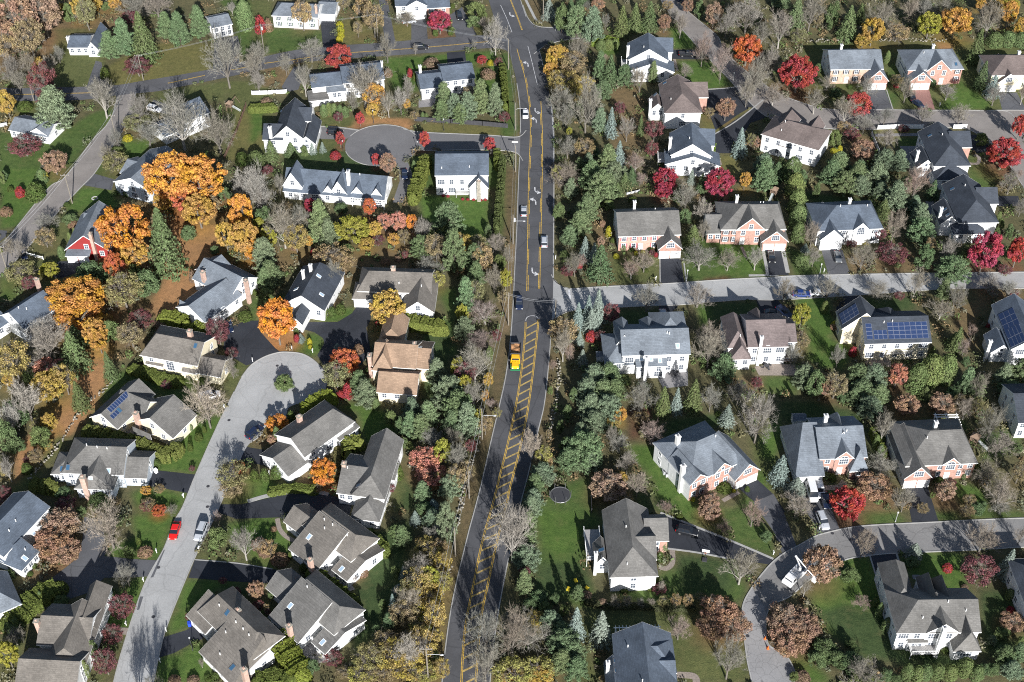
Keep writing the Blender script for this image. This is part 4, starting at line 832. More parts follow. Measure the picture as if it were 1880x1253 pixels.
arc = [(965.2,590),(966.5,585),(971,581.5),(978,580.5),(985,582),(988,586)]
mark(arc, .15, 'paint_white')
TL = fpts('967,535 968,480 969,420 970,350 971.5,300 973.5,250 973,210 970,180 963,140 955,112 949,90')
TR = fpts('991,531 992,480 993.5,420 995,350 996,300 996,250 994.5,215 993,187')
mark(TL, .16, 'paint_yellow'); mark(TR, .16, 'paint_yellow')
def dashes(px, m, off, on, gap, w=.14, z=.0775):
    P = gl(px, 12); s = 0; b = MB(); L = sum(math.dist(P[i], P[i+1]) for i in range(len(P)-1))
    while s+on < L:
        a, c = walk(P, s), walk(P, s+on); d = Vector((c[0]-a[0], c[1]-a[1])).normalized(); n = Vector((-d.y, d.x))
        a = Vector(a)+n*off; c = Vector(c)+n*off; q = n*w/2
        b.quad([(a.x-q.x, a.y-q.y, z), (c.x-q.x, c.y-q.y, z), (c.x+q.x, c.y+q.y, z), (a.x+q.x, a.y+q.y, z)][::-1]); s += on+gap
    o = b.build('road_marking', [m]); o['kind'] = 'structure'
dashes(TL, 'paint_yellow', -.35, 6.5, 4.5); dashes(TR, 'paint_yellow', .35, 6.5, 4.5)
dbl(fpts('936,0 930,-20 924,-40')); dbl(fpts('935,-5 942,12 950,32 958.5,56'))
mark(fpts('969,85 975,108 981,133 986.5,156'), .15, 'paint_white'); mark(fpts('919,10 930,34 940,60'), .15, 'paint_white'); mark(fpts('990.5,94 995,112 999.5,133'), .12, 'paint_white'); mark(fpts('1011,189 1014,220 1016,260 1015.5,300'), .12, 'paint_white'); mark([(1044.5,533),(1046.5,549)], .5, 'paint_white', z=.066, sm=False)
mark(fpts('953,300 951,340 947,416 943.5,500 941,550 937,610 932,663 916,745 903,800 885,880 871,935 857,987 831.5,1098 817,1189 810,1260')[1:], .01, 'paint_white')
dbl(fpts('485,117 540,110 593,102.5 650,97 700,93.5 800,86 896,77'), z=.067); dbl(fpts('308,153.5 340,147 376,139'), z=.067); dbl(fpts('425,129 440,126.5 453,123.5'), z=.067); dbl(fpts('24,174.5 90,173 170,171'), z=.067)
def arrow(px, py, flip, away=True):
    c = G(px, py); b = MB(); s = 1 if flip else -1; z = .08; f = 1 if away else -1
    pp = [(0,-1.3),(0,-.2),(.25*s,.35),(.75*s,.55)]
    for i in range(3):
        a, e = Vector(pp[i]), Vector(pp[i+1]); d = (e-a).normalized(); n = Vector((-d.y, d.x))*.17
        b.quad([(p.x, p.y, z) for p in (a-n, e-n, e+n, a+n)])
    b.quad([(.7*s, -.1, z), (1.75*s, .75, z), (.6*s, 1.2, z)])
    b.v = [(c.x+x*f, c.y+y*1.35*f, zz) for x, y, zz in b.v]
    o = b.build('turn_arrow', ['paint_white']); o['kind'] = 'structure'
for x, y, fl, aw in [(936,28,0,0),(969.5,118,0,1),(982.5,205,0,0),(984.5,221,0,1),(982,351,0,0),(983.5,370,0,1),(977,500,0,0)]: arrow(x, y, fl, aw)
# manhole covers, drains
def disc(px, py, r, m, z):
    c = G(px, py); b = MB(); b.quad([(c.x+r*math.cos(t), c.y+r*math.sin(t), z) for t in np.linspace(0, 2*math.pi, 17)[:-1]]); return b
for x, y in [(281.5,1133),(291,1042.5),(381,931),(382,893.5),(509,672),(1528,979.6),(1562,991),(1372.5,1168),(420.5,772)]:
    o = disc(x, y, .38, 0, .062).build('manhole_cover', ['darkmetal']); o['kind'] = 'structure'
for t, s in [('03','1140,325 1125,335 1040,520 1060,515'), ('03','990,650 965,650 945,745 962,740'), ('33','190,350 210,355 215,420 200,415'), ('22','0,0 1,0 1,1')][:3]:
    drive(t, s, 'drive_grey', 'road_patch', .057)
# ---------------------------------------------------------------- vegetation prototypes (unit size: width 1, height 1)
def quads(name, V, m):
    V = np.asarray(V, dtype=np.float32); n = len(V); k = V.shape[1]
    me = bpy.data.meshes.new(name); me.vertices.add(n*k); me.vertices.foreach_set('co', V.ravel())
    me.loops.add(n*k); me.loops.foreach_set('vertex_index', np.arange(n*k, dtype=np.int32)); me.polygons.add(n); me.polygons.foreach_set('loop_start', np.arange(0, n*k, k, dtype=np.int32))
    me.update(calc_edges=True); me.materials.append(MATS[m]); return me
def leaves(Pn, Nn, size, asp=1.0, jit=.6, rng=RNG):
    n = len(Pn); Nn = Nn + rng.normal(0, jit, (n, 3)); Nn /= np.linalg.norm(Nn, axis=1)[:, None]+1e-9
    r = rng.normal(0, 1, (n, 3)); U = np.cross(Nn, r); U /= np.linalg.norm(U, axis=1)[:, None]+1e-9; Vv = np.cross(Nn, U)
    s = (size*rng.uniform(.6, 1.3, n))[:, None] if np.isscalar(size) else (size*rng.uniform(.6, 1.3, n))[:, None]
    U = U*s; Vv = Vv*s*asp
    return np.stack([Pn-U-Vv*.6, Pn+U*.7-Vv, Pn+U+Vv*.6, Pn-U*.7+Vv], 1)
def sph(n, rng): d = rng.normal(0, 1, (n, 3)); return d/np.linalg.norm(d, axis=1)[:, None]
def crown_pts(rng, n, nc, cz, rz, rxy, cr, squash=.85, top=0):
    d = sph(nc, rng); rad = rng.uniform(.45, 1, nc)**.5
    c = d*rad[:, None]*np.array([rxy, rxy, rz]); c[:, 2] += cz
    if top: k = 1-top*np.clip((c[:, 2]-cz)/rz, -1, 1); c[:, 0] *= k; c[:, 1] *= k
    r = rng.uniform(.7, 1.3, nc)*cr; w = r**2/np.sum(r**2); i = rng.choice(nc, n, p=w); dd = sph(n, rng)
    P = c[i]+dd*(r[i]*rng.uniform(.55, 1.05, n))[:, None]*np.array([1, 1, squash]); return P, dd, c
def limbs(rng, c, zt, r0=.022, m='bark', name='trunk', lean=.02):
    b = MB(); top = Vector((rng.normal(0, lean), rng.normal(0, lean), zt))
    b.tube((0,0,-.02), top*.5, r0*1.25, r0, 7); b.tube(top*.5, top, r0, r0*.7, 7)
    for q in c:
        q = Vector(q); s = top*rng.uniform(.55, 1); mid = s.lerp(q, .5)+Vector((0,0,.04))
        b.tube(s, mid, r0*.45, r0*.3, 4, cap=False); b.tube(mid, q, r0*.3, r0*.1, 4, cap=False)
    return b.me(name, [m])
def branch_net(rng, nl, spread, z0, z1, n2=6, n3=5, n4=4, up=.5, w=.0026):
    """a leafless crown: limbs, branches, twigs"""
    b = MB(); tw = []
    def rib(a, c, wd):
        d = c-a; s = d.cross(Vector(rng.normal(0, 1, 3)));
        if s.length < 1e-6: return
        s = s.normalized()*wd; tw.append((a-s, a+s, c))
    tz = z0; lt = Vector((rng.normal(0,.015), rng.normal(0,.015), tz)); b.tube((0,0,-.02), lt, .026, .019, 7)
    cen = Vector((0,0,(z0+z1)/2))
    def tgt(az, el, k=1.0):
        e = Vector((math.cos(az)*math.cos(el)*spread, math.sin(az)*math.cos(el)*spread, math.sin(el)*(z1-z0)*.98)); return lt+e*k
    for i in range(nl):
        az = 2*math.pi*i/nl+rng.normal(0,.25); el = math.radians(rng.choice([25, 45, 62, 80])+rng.normal(0, 6))
        T_ = tgt(az, el, rng.uniform(.85, 1.0)); s = lt*rng.uniform(.75, 1); m1 = s.lerp(T_, .45)+Vector((0,0,-.02 if el > 1 else .05))
        b.tube(s, m1, .009, .006, 5, cap=False); b.tube(m1, T_, .006, .0015, 4, cap=False)
        for j in range(n2):
            f = rng.uniform(.2, .95); p = s.lerp(m1, f/.45) if f < .45 else m1.lerp(T_, (f-.45)/.55)
            d2 = ((T_-s).normalized()*.8+Vector(rng.normal(0, .55, 3))+Vector((0,0,up*.5))).normalized(); l2 = spread*rng.uniform(.35,.6)*(1.15-f*.5)
            q = p+d2*l2; b.tube(p, q, .003, .001, 3, cap=False)
            for k in range(n3):
                g = rng.uniform(.25, 1); p3 = p.lerp(q, g); d3 = (d2*.8+Vector(rng.normal(0,.5,3))+Vector((0,0,up*.4))).normalized(); l3 = l2*rng.uniform(.4,.7); q3 = p3+d3*l3
                rib(p3, q3, w*1.1)
                for h in range(n4):
                    g4 = rng.uniform(.2, 1); p4 = p3.lerp(q3, g4); d4 = (d3*.8+Vector(rng.normal(0,.5,3))+Vector((0,0,up*.3))).normalized(); rib(p4, p4+d4*l3*rng.uniform(.35,.7), w*.8)
    return b, np.array([[tuple(v) for v in t] for t in tw])
PROTO = {}
def add(kind, trunk, crown): PROTO.setdefault(kind, []).append((trunk, crown))
for v in range(5):
    g = np.random.default_rng(100+v)
    P, D, c = crown_pts(g, 10500, 130, .59, .34, .44, .066, .85, top=.12)
    add('leafy', limbs(g, c[:12], .42), quads('crown', leaves(P, D, .0125, rng=g), 'leaf'))
for v in range(3):   # thin, half-fallen foliage over twigs
    g = np.random.default_rng(200+v)
    b_, tw = branch_net(g, 9, .46, .24, .97, 7, 5, 3)
    add('thin', b_.me('trunk', ['bark']), quads('twigs', tw, 'twig'))
    P, D, c = crown_pts(g, 3400, 70, .60, .33, .42, .085, .8)
    PROTO['thin'][-1] += (quads('foliage', leaves(P, D, .0135, rng=g), 'leaf'),)
for v in range(3):   # full but airy foliage on visible limbs
    g = np.random.default_rng(250+v)
    b_, tw = branch_net(g, 9, .44, .22, .95, 7, 5, 3)
    P, D, c = crown_pts(g, 7600, 110, .58, .34, .44, .075, .8)
    add('semi', b_.me('trunk', ['bark']), quads('twigs', tw, 'twig')); PROTO['semi'][-1] += (quads('foliage', leaves(P, D, .0135, rng=g), 'leaf'),)
for v in range(6):
    g = np.random.default_rng(300+v); wide = v % 2
    b_, tw = branch_net(g, 12, .46 if not wide else .52, .2, .97, 9, 7, 6, up=.7 if not wide else .4)
    add('bare', b_.me('trunk', ['bark_pale' if v in (2, 5) else 'bark']), quads('twigs', tw, 'twig'))
for v in range(4):   # irregular white pine
    g = np.random.default_rng(400+v); Pn = []; Dn = []; b = MB(); b.tube((0,0,-.02), (0,0,.93), .022, .006, 7)
    nw = 13
    for i in range(nw):
        z = .14+.78*i/(nw-1); env = .5*math.sin(math.pi*min(1, (1.06-z)/.95)**.85)**.7 if z < 1 else .05
        env = .5*max(.12, (1-((z-.22)/.80)**2))**.75 if v == 1 else .5*max(.08, 1.04-z)**.75*min(1, (z+.1)/.3)
        nb = 8 if z < .7 else 6; off = g.uniform(0, 6)
        for j in range(nb):
            L_ = env*g.uniform(.62, 1.08); az = off+2*math.pi*j/nb+g.normal(0, .2); up = .10+.12*z
            tip = Vector((L_*math.cos(az), L_*math.sin(az), z+L_*up+g.normal(0,.012)))
            b.tube((0,0,z-.03), tip, .006, .002, 3, cap=False)
            for f in ((.45,.075),(.72,.085),(.97,.075)):
                if L_ < .15 and f[0] < .5: continue
                c = np.array(Vector((0,0,z-.03)).lerp(tip, f[0])); n = 52; d = sph(n, g); r = f[1]*g.uniform(.8, 1.35)
                Pn.append(c+d*np.array([r, r, r*.5])*g.uniform(.5, 1, (n,1))); Dn.append(d+np.array([0,0,.5]))
    c = np.array([0,0,.95]); d = sph(50, g); Pn.append(c+d*np.array([.05,.05,.06])); Dn.append(d)
    add('pine', b.me('trunk', ['bark_dark']), quads('crown', leaves(np.concatenate(Pn), np.concatenate(Dn), .0105, 1.3, .5, g), 'needle'))
for v in range(4):   # layered spruce cone
    g = np.random.default_rng(500+v); Pn = []; Dn = []; b = MB(); b.tube((0,0,-.02), (0,0,.96), .022, .004, 6)
    nw = 19
    for i in range(nw):
        z = .05+.9*i/(nw-1); env = .5*(1-z)**.85+.015; nb = int(5+9*(1-z)); off = g.uniform(0, 6)
        for j in range(nb):
            L_ = env*g.uniform(.78, 1.06); az = off+2*math.pi*j/nb+g.normal(0,.12); n = 26; t = g.uniform(.25, 1.02, n)**.8
            wd = .035*(.4+env*2); x = L_*t; y = g.normal(0, 1, n)*wd*(1.15-t*.7); zz = z-.10*L_*t**1.5+g.uniform(-.012, .012, n)
            Pn.append(np.stack([x*math.cos(az)-y*math.sin(az), x*math.sin(az)+y*math.cos(az), zz], 1)); Dn.append(np.tile([math.cos(az)*.6, math.sin(az)*.6, .8], (n,1)))
    d = sph(30, g); Pn.append(np.array([0,0,.965])+d*np.array([.012,.012,.03])); Dn.append(d)
    add('spruce', b.me('trunk', ['bark_dark']), quads('crown', leaves(np.concatenate(Pn), np.concatenate(Dn), .012, 1.4, .45, g), 'needle'))
for v in range(4):   # dense upright evergreen
    g = np.random.default_rng(600+v); n = 4200; z = g.uniform(0, 1, n)**.85; az = g.uniform(0, 2*math.pi, n)
    env = .47*np.sqrt(np.clip(1-np.abs((z-.28)/.74)**(2.1), 0.004, 1)); env[z < .28] = .47*(1-.25*((.28-z[z < .28])/.28)**2)
    lump = 1+.10*np.sin(az*3+v+z*9)+.08*np.sin(az*7-z*23+v)+.07*np.sin(az*11+z*41)
    r = env*lump*g.uniform(.8, 1.03, n); P = np.stack([r*np.cos(az), r*np.sin(az), z], 1)
    b = MB(); b.tube((0,0,-.02), (0,0,.85), .02, .006, 5)
    add('yew', b.me('trunk', ['bark_dark']), quads('crown', leaves(P, np.stack([np.cos(az), np.sin(az), .35+0*z], 1), .017, 1.1, .5, g), 'needle'))
for v in range(4):   # broad evergreen to the ground
    g = np.random.default_rng(700+v); P, D, c = crown_pts(g, 5600, 38, .50, .40, .36, .125, .8, top=.30); P[:, 2] = np.maximum(P[:, 2], .01)
    b = MB(); b.tube((0,0,-.02), (0,0,.8), .025, .01, 6)
    add('broad', b.me('trunk', ['bark_dark']), quads('crown', leaves(P, D, .017, rng=g), 'needle'))
for v in range(3):   # dome shrub
    g = np.random.default_rng(800+v); n = 1500; d = sph(n, g); d[:, 2] = np.abs(d[:, 2]); k = 1+.1*np.sin(d[:, 0]*9+v)*np.cos(d[:, 1]*8)
    P = d*np.array([.48,.48,.97])*(k*g.uniform(.82, 1.02, n))[:, None]; add('shrub', None, quads('foliage', leaves(P, d, .03, 1, .5, g), 'leaf'))
#           name, phrase, plural, proto, colours, category
KIND = dict(
 b=('bare_tree','bare grey tree','bare grey trees','bare',[(.22,.205,.17),(.195,.185,.155),(.225,.20,.17)],'tree'),
 k=('bare_tree','bare pinkish tree','bare pinkish trees','bare',[(.245,.19,.165)],'tree'),
 w=('bare_tree','pale branched bare tree','pale branched bare trees','bare',[(.30,.27,.23)],'tree'),
 c=('thinning_tree','sparse tan tree','sparse tan trees','thin',[(.29,.22,.12),(.25,.20,.11),(.22,.21,.10)],'tree'),
 z=('thinning_tree','sparse yellow tree','sparse yellow trees','thin',[(.38,.30,.09),(.34,.27,.10),(.30,.28,.09)],'tree'),
 r=('maple_tree','bright red maple','bright red maples','leafy',[(.36,.065,.06),(.34,.075,.065)],'maple'),
 q=('maple_tree','crimson maple','crimson maples','leafy',[(.32,.055,.08)],'maple'),
 m=('maroon_tree','dark maroon tree','dark maroon trees','thin',[(.16,.065,.068)],'tree'),
 o=('maple_tree','orange maple','orange maples','leafy',[(.56,.24,.06),(.53,.26,.065)],'maple'),
 O=('maple_tree','orange-red maple','orange-red maples','leafy',[(.46,.14,.065)],'maple'),
 y=('yellow_tree','golden yellow tree','golden yellow trees','leafy',[(.42,.29,.08),(.45,.27,.08)],'tree'),
 g=('yellow_tree','yellow-green tree','yellow-green trees','leafy',[(.30,.29,.06)],'tree'),
 n=('oak_tree','rusty brown oak','rusty brown oaks','semi',[(.33,.22,.15),(.30,.19,.13)],'oak'),
 f=('oak_tree','salmon-leaved oak','salmon-leaved oaks','semi',[(.46,.21,.15)],'oak'),
 p=('pine_tree','blue-green pine','blue-green pines','pine',[(.135,.18,.092),(.12,.17,.085),(.145,.185,.115)],'pine'),
 s=('spruce_tree','dark green spruce','dark green spruces','spruce',[(.095,.135,.065),(.11,.14,.06)],'spruce'),
 S=('spruce_tree','pale blue spruce','pale blue spruces','spruce',[(.20,.245,.215)],'spruce'),
 a=('evergreen_tree','upright evergreen','upright evergreens','yew',[(.135,.17,.065),(.115,.155,.065)],'evergreen'),
 e=('evergreen_tree','broad evergreen','broad evergreens','broad',[(.115,.15,.06),(.10,.14,.065)],'evergreen'),
 h=('shrub','round green shrub','round green shrubs','shrub',[(.085,.115,.035)],'shrub'),
 Y=('shrub','yellow-green shrub','yellow-green shrubs','shrub',[(.34,.32,.04)],'shrub'),
 t=('shrub','brown twiggy shrub','brown twiggy shrubs','shrub',[(.22,.15,.10)],'shrub'),
 R=('shrub','red shrub','red shrubs','shrub',[(.30,.05,.055)],'shrub'))
TREES = []
def tree(k, cx, cy, w, h):
    name, ph, pl, pr, cols, cat = KIND[k]; th = PITCH+math.atan((cy-PY)/F); st, ct = math.sin(th), math.cos(th)
    s = scl(G(cx, cy, 4)); Wd = w/s; t0 = dict(leafy=.16, thin=.16, semi=.16, bare=.14).get(pr, 0)
    if pr in ('spruce', 'yew', 'pine'):
        H = max((h/s-.42*Wd*st)/ct, .9*Wd); H = min(H, 3.6*Wd, 24)
        base = G(cx, cy+h/2-.40*Wd*s*st, 0)
    else:
        q = (h/s)**2-(Wd*st)**2; H = (math.sqrt(q)/ct if q > 0 else .5*Wd)/(1-t0); H = min(max(H, (.7 if pr != 'shrub' else .5)*Wd), 1.9*Wd if pr != 'broad' else 2.4*Wd, 22)
        base = G(cx, cy, H*(1+t0)/2); base.z = 0
    g = random.random; col = random.choice(cols); j = random.uniform(.88, 1.12); hue = random.uniform(-.06, .06)
    col = (col[0]*j*(1+hue), col[1]*j, col[2]*j*(1-hue), 1)
    P = random.choice(PROTO[pr]); r = empty(name, base, random.uniform(0, 6.28)); Wd *= dict(leafy=1.18, semi=1.24, thin=1.36, bare=1.3, pine=1.28, spruce=1.3, yew=1.12, broad=1.15).get(pr, 1.04); H *= dict(leafy=1.08, pine=1.12,  bare=1.12, thin=1.1).get(pr, 1)
    if pr == 'shrub':
        C.objects.unlink(r); bpy.data.objects.remove(r); r = obj(name, P[1], None, base, random.uniform(0, 6.28)); r.scale = (Wd, Wd, H); r.color = col
    else:
        o = obj('trunk', P[0], r); o.scale = (Wd, Wd, H)
        if pr in ('bare', 'thin', 'semi'):
            o.color = (1,1,1,1); o2 = obj('twigs', P[1], r); o2.scale = (Wd, Wd, H); o2.color = col if pr == 'bare' else (.20,.18,.155,1)
            if pr != 'bare': o3 = obj('crown', P[2], r); o3.scale = (Wd, Wd, H); o3.color = col
        else: o2 = obj('crown', P[1], r); o2.scale = (Wd, Wd, H); o2.color = col
    if k in 'oOyrqnfczg' and Wd > 3:
        lc = {'o':(.33,.14,.04),'O':(.33,.10,.04),'y':(.30,.19,.05),'r':(.2,.07,.05),'q':(.2,.06,.05),'n':(.19,.11,.06),'f':(.22,.11,.07),'c':(.15,.11,.06),'z':(.2,.15,.06),'g':(.14,.12,.05)}[k]
        blob(base.x, base.y, Wd*.62, lc, .5)
    TREES.append(dict(o=r, k=k, px=PR(base+Vector((0,0,H*.55))), W=Wd, H=H, base=base))
def trees(t, s):
    for q in s.split(';'):
        q = q.split()
        if len(q) < 5: continue
        cx, cy = T(t, float(q[1]), float(q[2])); tree(q[0], cx, cy, float(q[3])/3.76, float(q[4])/3.76)
trees('00', """n 110 120 260 300;n 290 90 230 260;c 200 260 180 240;y 425 70 80 80;e 470 90 70 150;y 560 50 130 150;c 590 90 120 200;y 650 30 100 110;e 725 40 80 60;y 790 25 90 80;b 930 50 200 140;b 1080 40 220 150;m 890 130 100 90;R 802 210 50 35;
p 775 340 150 200;p 880 290 150 260;s 1015 270 180 370;p 1160 200 130 190;p 1255 230 140 240;p 1390 180 130 230;b 1555 410 220 310;a 1700 120 110 210;R 1795 165 80 120;t 1850 170 60 90;m 285 560 160 220;m 350 680 170 150;b 190 440 120 150;b 400 375 90 100;b 350 450 100 120;m 950 465 160 120;h 720 500 70 80;
b 705 675 220 240;c 945 845 170 120;b 950 750 150 180;p 410 790 260 320;y 40 710 120 250;h 170 730 110 60;n 370 1115 170 160;m 170 1010 200 120;g 300 1215 60 70;b 800 960 90 170;e 810 1050 120 80;c 800 1120 170 130;b 730 1060 80 140;
b 1240 850 330 330;b 1020 930 180 150;b 1500 920 220 250;b 1740 470 110 280;b 1770 370 140 120;Y 880 950 70 50;h 1670 1090 100 90;a 1775 1120 120 140;m 1850 1170 60 60;b 60 480 160 180;b 120 560 120 140;e 30 1210 50 80;h 735 265 50 40;c 40 330 160 160;h 500 350 50 30;h 580 350 60 40;m 820 160 60 60;y 250 430 100 60;b 1600 60 80 80""")
trees('10', """c 355 100 120 170;b 415 350 180 150;r 610 395 180 170;b 240 440 90 130;b 370 550 130 190;b 60 380 120 160;b 50 560 90 200;c 850 130 130 280;c 770 60 110 140;b 940 330 110 170;b 1135 340 40 80;b 1545 310 40 70;q 1305 150 145 140;b 1080 130 130 100;h 1275 222 40 50;h 1380 216 40 50;
Y 615 168 55 45;Y 620 203 55 45;Y 622 238 55 45;Y 612 268 50 40;e 1560 70 150 140;e 1540 150 110 100;w 1690 250 140 270;w 1610 170 80 90;r 1598 415 70 62;Y 1658 430 50 40;m 1710 435 55 70;t 1250 430 120 45;R 1100 500 40 60;h 1140 525 50 60;b 780 600 280 260;y 855 660 150 160;y 840 760 90 90;b 700 700 80 160;
b 950 720 100 220;w 1035 700 100 240;b 1080 620 100 150;y 1078 720 50 90;p 1340 700 140 220;p 1320 780 100 160;p 1410 750 90 170;p 1500 760 110 200;p 1590 700 140 250;p 1690 720 110 240;p 1450 800 90 140;c 1530 640 120 90;
a 510 768 50 90;a 545 758 50 90;a 582 763 50 90;a 622 773 50 90;a 657 778 50 80;m 608 812 62 66;r 755 820 65 85;r 617 960 66 105;R 585 1068 80 60;r 865 1105 62 90;n 945 1125 105 160;r 1200 965 75 115;r 1650 995 82 92;b 1690 1060 70 60;
m 1750 815 70 75;a 1190 805 30 55;a 1215 808 30 50;c 1130 800 60 60;s 60 1120 90 130;s 150 1050 110 160;s 285 1040 100 110;e 370 1045 60 90;S 430 1025 60 90;S 500 1020 50 80;m 110 1180 70 60;h 40 730 60 40;t 110 700 90 40;h 1395 40 35 35;h 1375 75 30 30;a 1130 1150 30 80;h 1080 560 60 60;t 1640 505 110 40;t 950 500 60 60;h 1495 600 30 30;w 235 20 1 1;c 640 20 90 90;c 740 200 60 90;h 1770 790 30 60""".replace('w 235 20 1 1;',''))
trees('20', """S 330 70 100 160;e 420 120 100 230;s 480 60 80 140;s 560 30 100 60;n 670 30 90 80;p 520 180 130 220;p 630 200 150 250;b 720 150 60 170;s 830 160 120 240;s 920 130 110 210;s 1020 120 120 220;n 1130 150 80 150;b 1190 110 90 90;b 1240 180 120 140;y 390 390 150 150;b 530 340 150 160;c 500 440 170 140;y 345 480 100 90;z 430 560 200 130;z 490 610 140 80;b 590 720 210 360;b 420 700 170 190;z 570 590 130 110;b 320 330 70 50;
a 690 320 70 80;a 740 315 70 80;a 785 315 60 80;p 680 480 100 210;s 750 500 120 240;p 850 540 90 150;p 1045 520 70 160;b 960 550 120 150;p 700 640 110 130;S 755 850 90 220;p 680 850 110 180;m 820 750 70 90;b 870 890 120 150;s 960 870 50 160;m 1060 900 110 130;b 450 800 130 140;g 470 910 40 70;b 460 1020 150 140;c 575 1030 130 130;e 640 1050 90 80;p 540 1150 80 110;S 810 1070 100 200;p 730 1130 150 220;p 620 1210 120 100;s 890 1200 80 110;b 450 1190 170 140;k 930 1130 110 120;
m 1040 1030 80 110;S 1640 990 105 220;c 1730 970 60 160;p 1800 1150 140 130;k 1395 340 130 190;k 1525 430 130 200;b 1270 490 85 100;n 1555 740 120 150;b 1700 640 110 160;b 1750 540 160 250;n 1470 90 110 170;b 1560 160 150 170;b 1700 100 230 220;O 1700 340 200 190;b 1850 430 100 180;c 1640 60 120 110;e 1370 60 70 140;n 1290 40 80 90;b 600 40 60 50;c 1150 40 70 60;b 1800 240 120 140;c 1200 560 80 70;p 600 1120 90 110;c 1440 780 60 70;t 320 330 70 40;k 700 400 60 60""")
trees('30', """b 200 200 200 220;p 290 140 110 220;p 200 40 130 90;b 410 90 160 200;c 460 130 70 100;e 560 100 110 210;s 650 170 140 260;s 740 100 90 150;b 900 120 190 200;y 840 210 150 170;y 770 280 110 90;b 1110 80 120 150;b 1200 60 120 130;g 1230 170 160 160;y 1410 150 200 190;b 1640 130 160 200;y 1590 30 90 80;y 1780 90 120 160;y 1860 190 90 130;s 1530 330 120 260;a 1670 285 110 110;a 1760 280 110 110;a 1850 285 110 110;s 1570 530 100 220;S 1650 600 105 160;b 1680 650 130 140;b 130 420 130 180;b 30 560 110 240;r 320 505 235 225;
b 150 670 180 140;b 520 580 110 90;e 580 640 90 80;b 440 700 170 160;r 735 725 180 170;b 650 770 190 180;b 780 860 140 120;b 920 810 120 120;b 1190 790 120 110;b 1440 790 140 130;b 800 610 130 130;b 1070 620 120 150;b 1350 640 150 110;r 1860 870 110 150;r 1745 1060 240 205;e 575 955 95 130;m 690 930 100 80;n 770 1030 150 140;b 940 960 120 150;Y 570 1038 60 40;Y 610 1025 40 45;p 590 1150 170 170;p 740 1190 130 120;p 900 1140 140 170;p 1000 1130 140 160;e 1590 960 100 100;
n 40 980 60 80;p 80 1150 140 150;s 200 1160 110 140;e 330 1210 100 100;b 1150 1190 140 100;a 930 400 40 90;m 1400 560 60 40;e 460 470 50 70;c 1000 560 90 80;m 1050 890 70 30;b 1600 130 130 150;c 1000 230 160 80;b 1320 60 120 130;g 1790 30 120 80;c 320 250 110 90;y 1700 40 90 80;e 1250 570 60 60;R 1000 590 40 30;c 640 880 90 70;b 1880 640 90 140;h 680 600 40 30;h 1400 545 60 35""")
trees('01', """o 1170 60 330 330;o 1385 90 330 330;y 1370 290 230 220;y 1120 230 130 120;O 1300 200 220 200;o 1660 300 170 260;y 1690 480 180 230;y 1555 460 130 230;o 1740 560 110 140;w 1710 130 220 260;w 1800 190 150 130;e 1550 170 110 110;o 850 420 330 340;y 930 590 220 190;O 790 670 130 190;s 1170 520 250 490;c 1010 620 140 130;e 1010 780 170 220;c 850 850 230 220;o 520 880 370 260;o 540 1010 300 190;c 820 730 110 120;e 620 720 230 180;g 340 700 140 100;
b 320 370 170 120;c 310 480 130 120;e 480 345 110 80;c 140 720 190 140;m 200 790 90 90;m 970 1050 150 130;c 900 1150 160 160;y 650 1130 160 190;s 540 1170 150 190;w 310 1130 270 200;e 770 1120 140 180;y 740 1050 100 90;h 240 150 140 130;R 135 155 75 75;t 40 290 90 70;h 70 138 50 40;a 300 60 70 110;e 10 60 50 110;t 1105 1075 110 80;m 1505 1120 140 170;p 1840 620 110 230;p 1840 780 110 170;h 1690 1010 100 80;a 485 470 28 60;a 522 440 28 60;a 432 580 50 90;h 870 165 50 50;h 810 160 50 40;b 130 560 110 120;
t 1330 740 60 80;h 460 245 50 30;e 1300 440 120 120;c 1440 250 130 140;e 1480 560 70 70;b 60 540 100 120;c 1080 380 90 120;e 930 700 100 110;h 1760 850 40 40;t 500 380 80 50""")
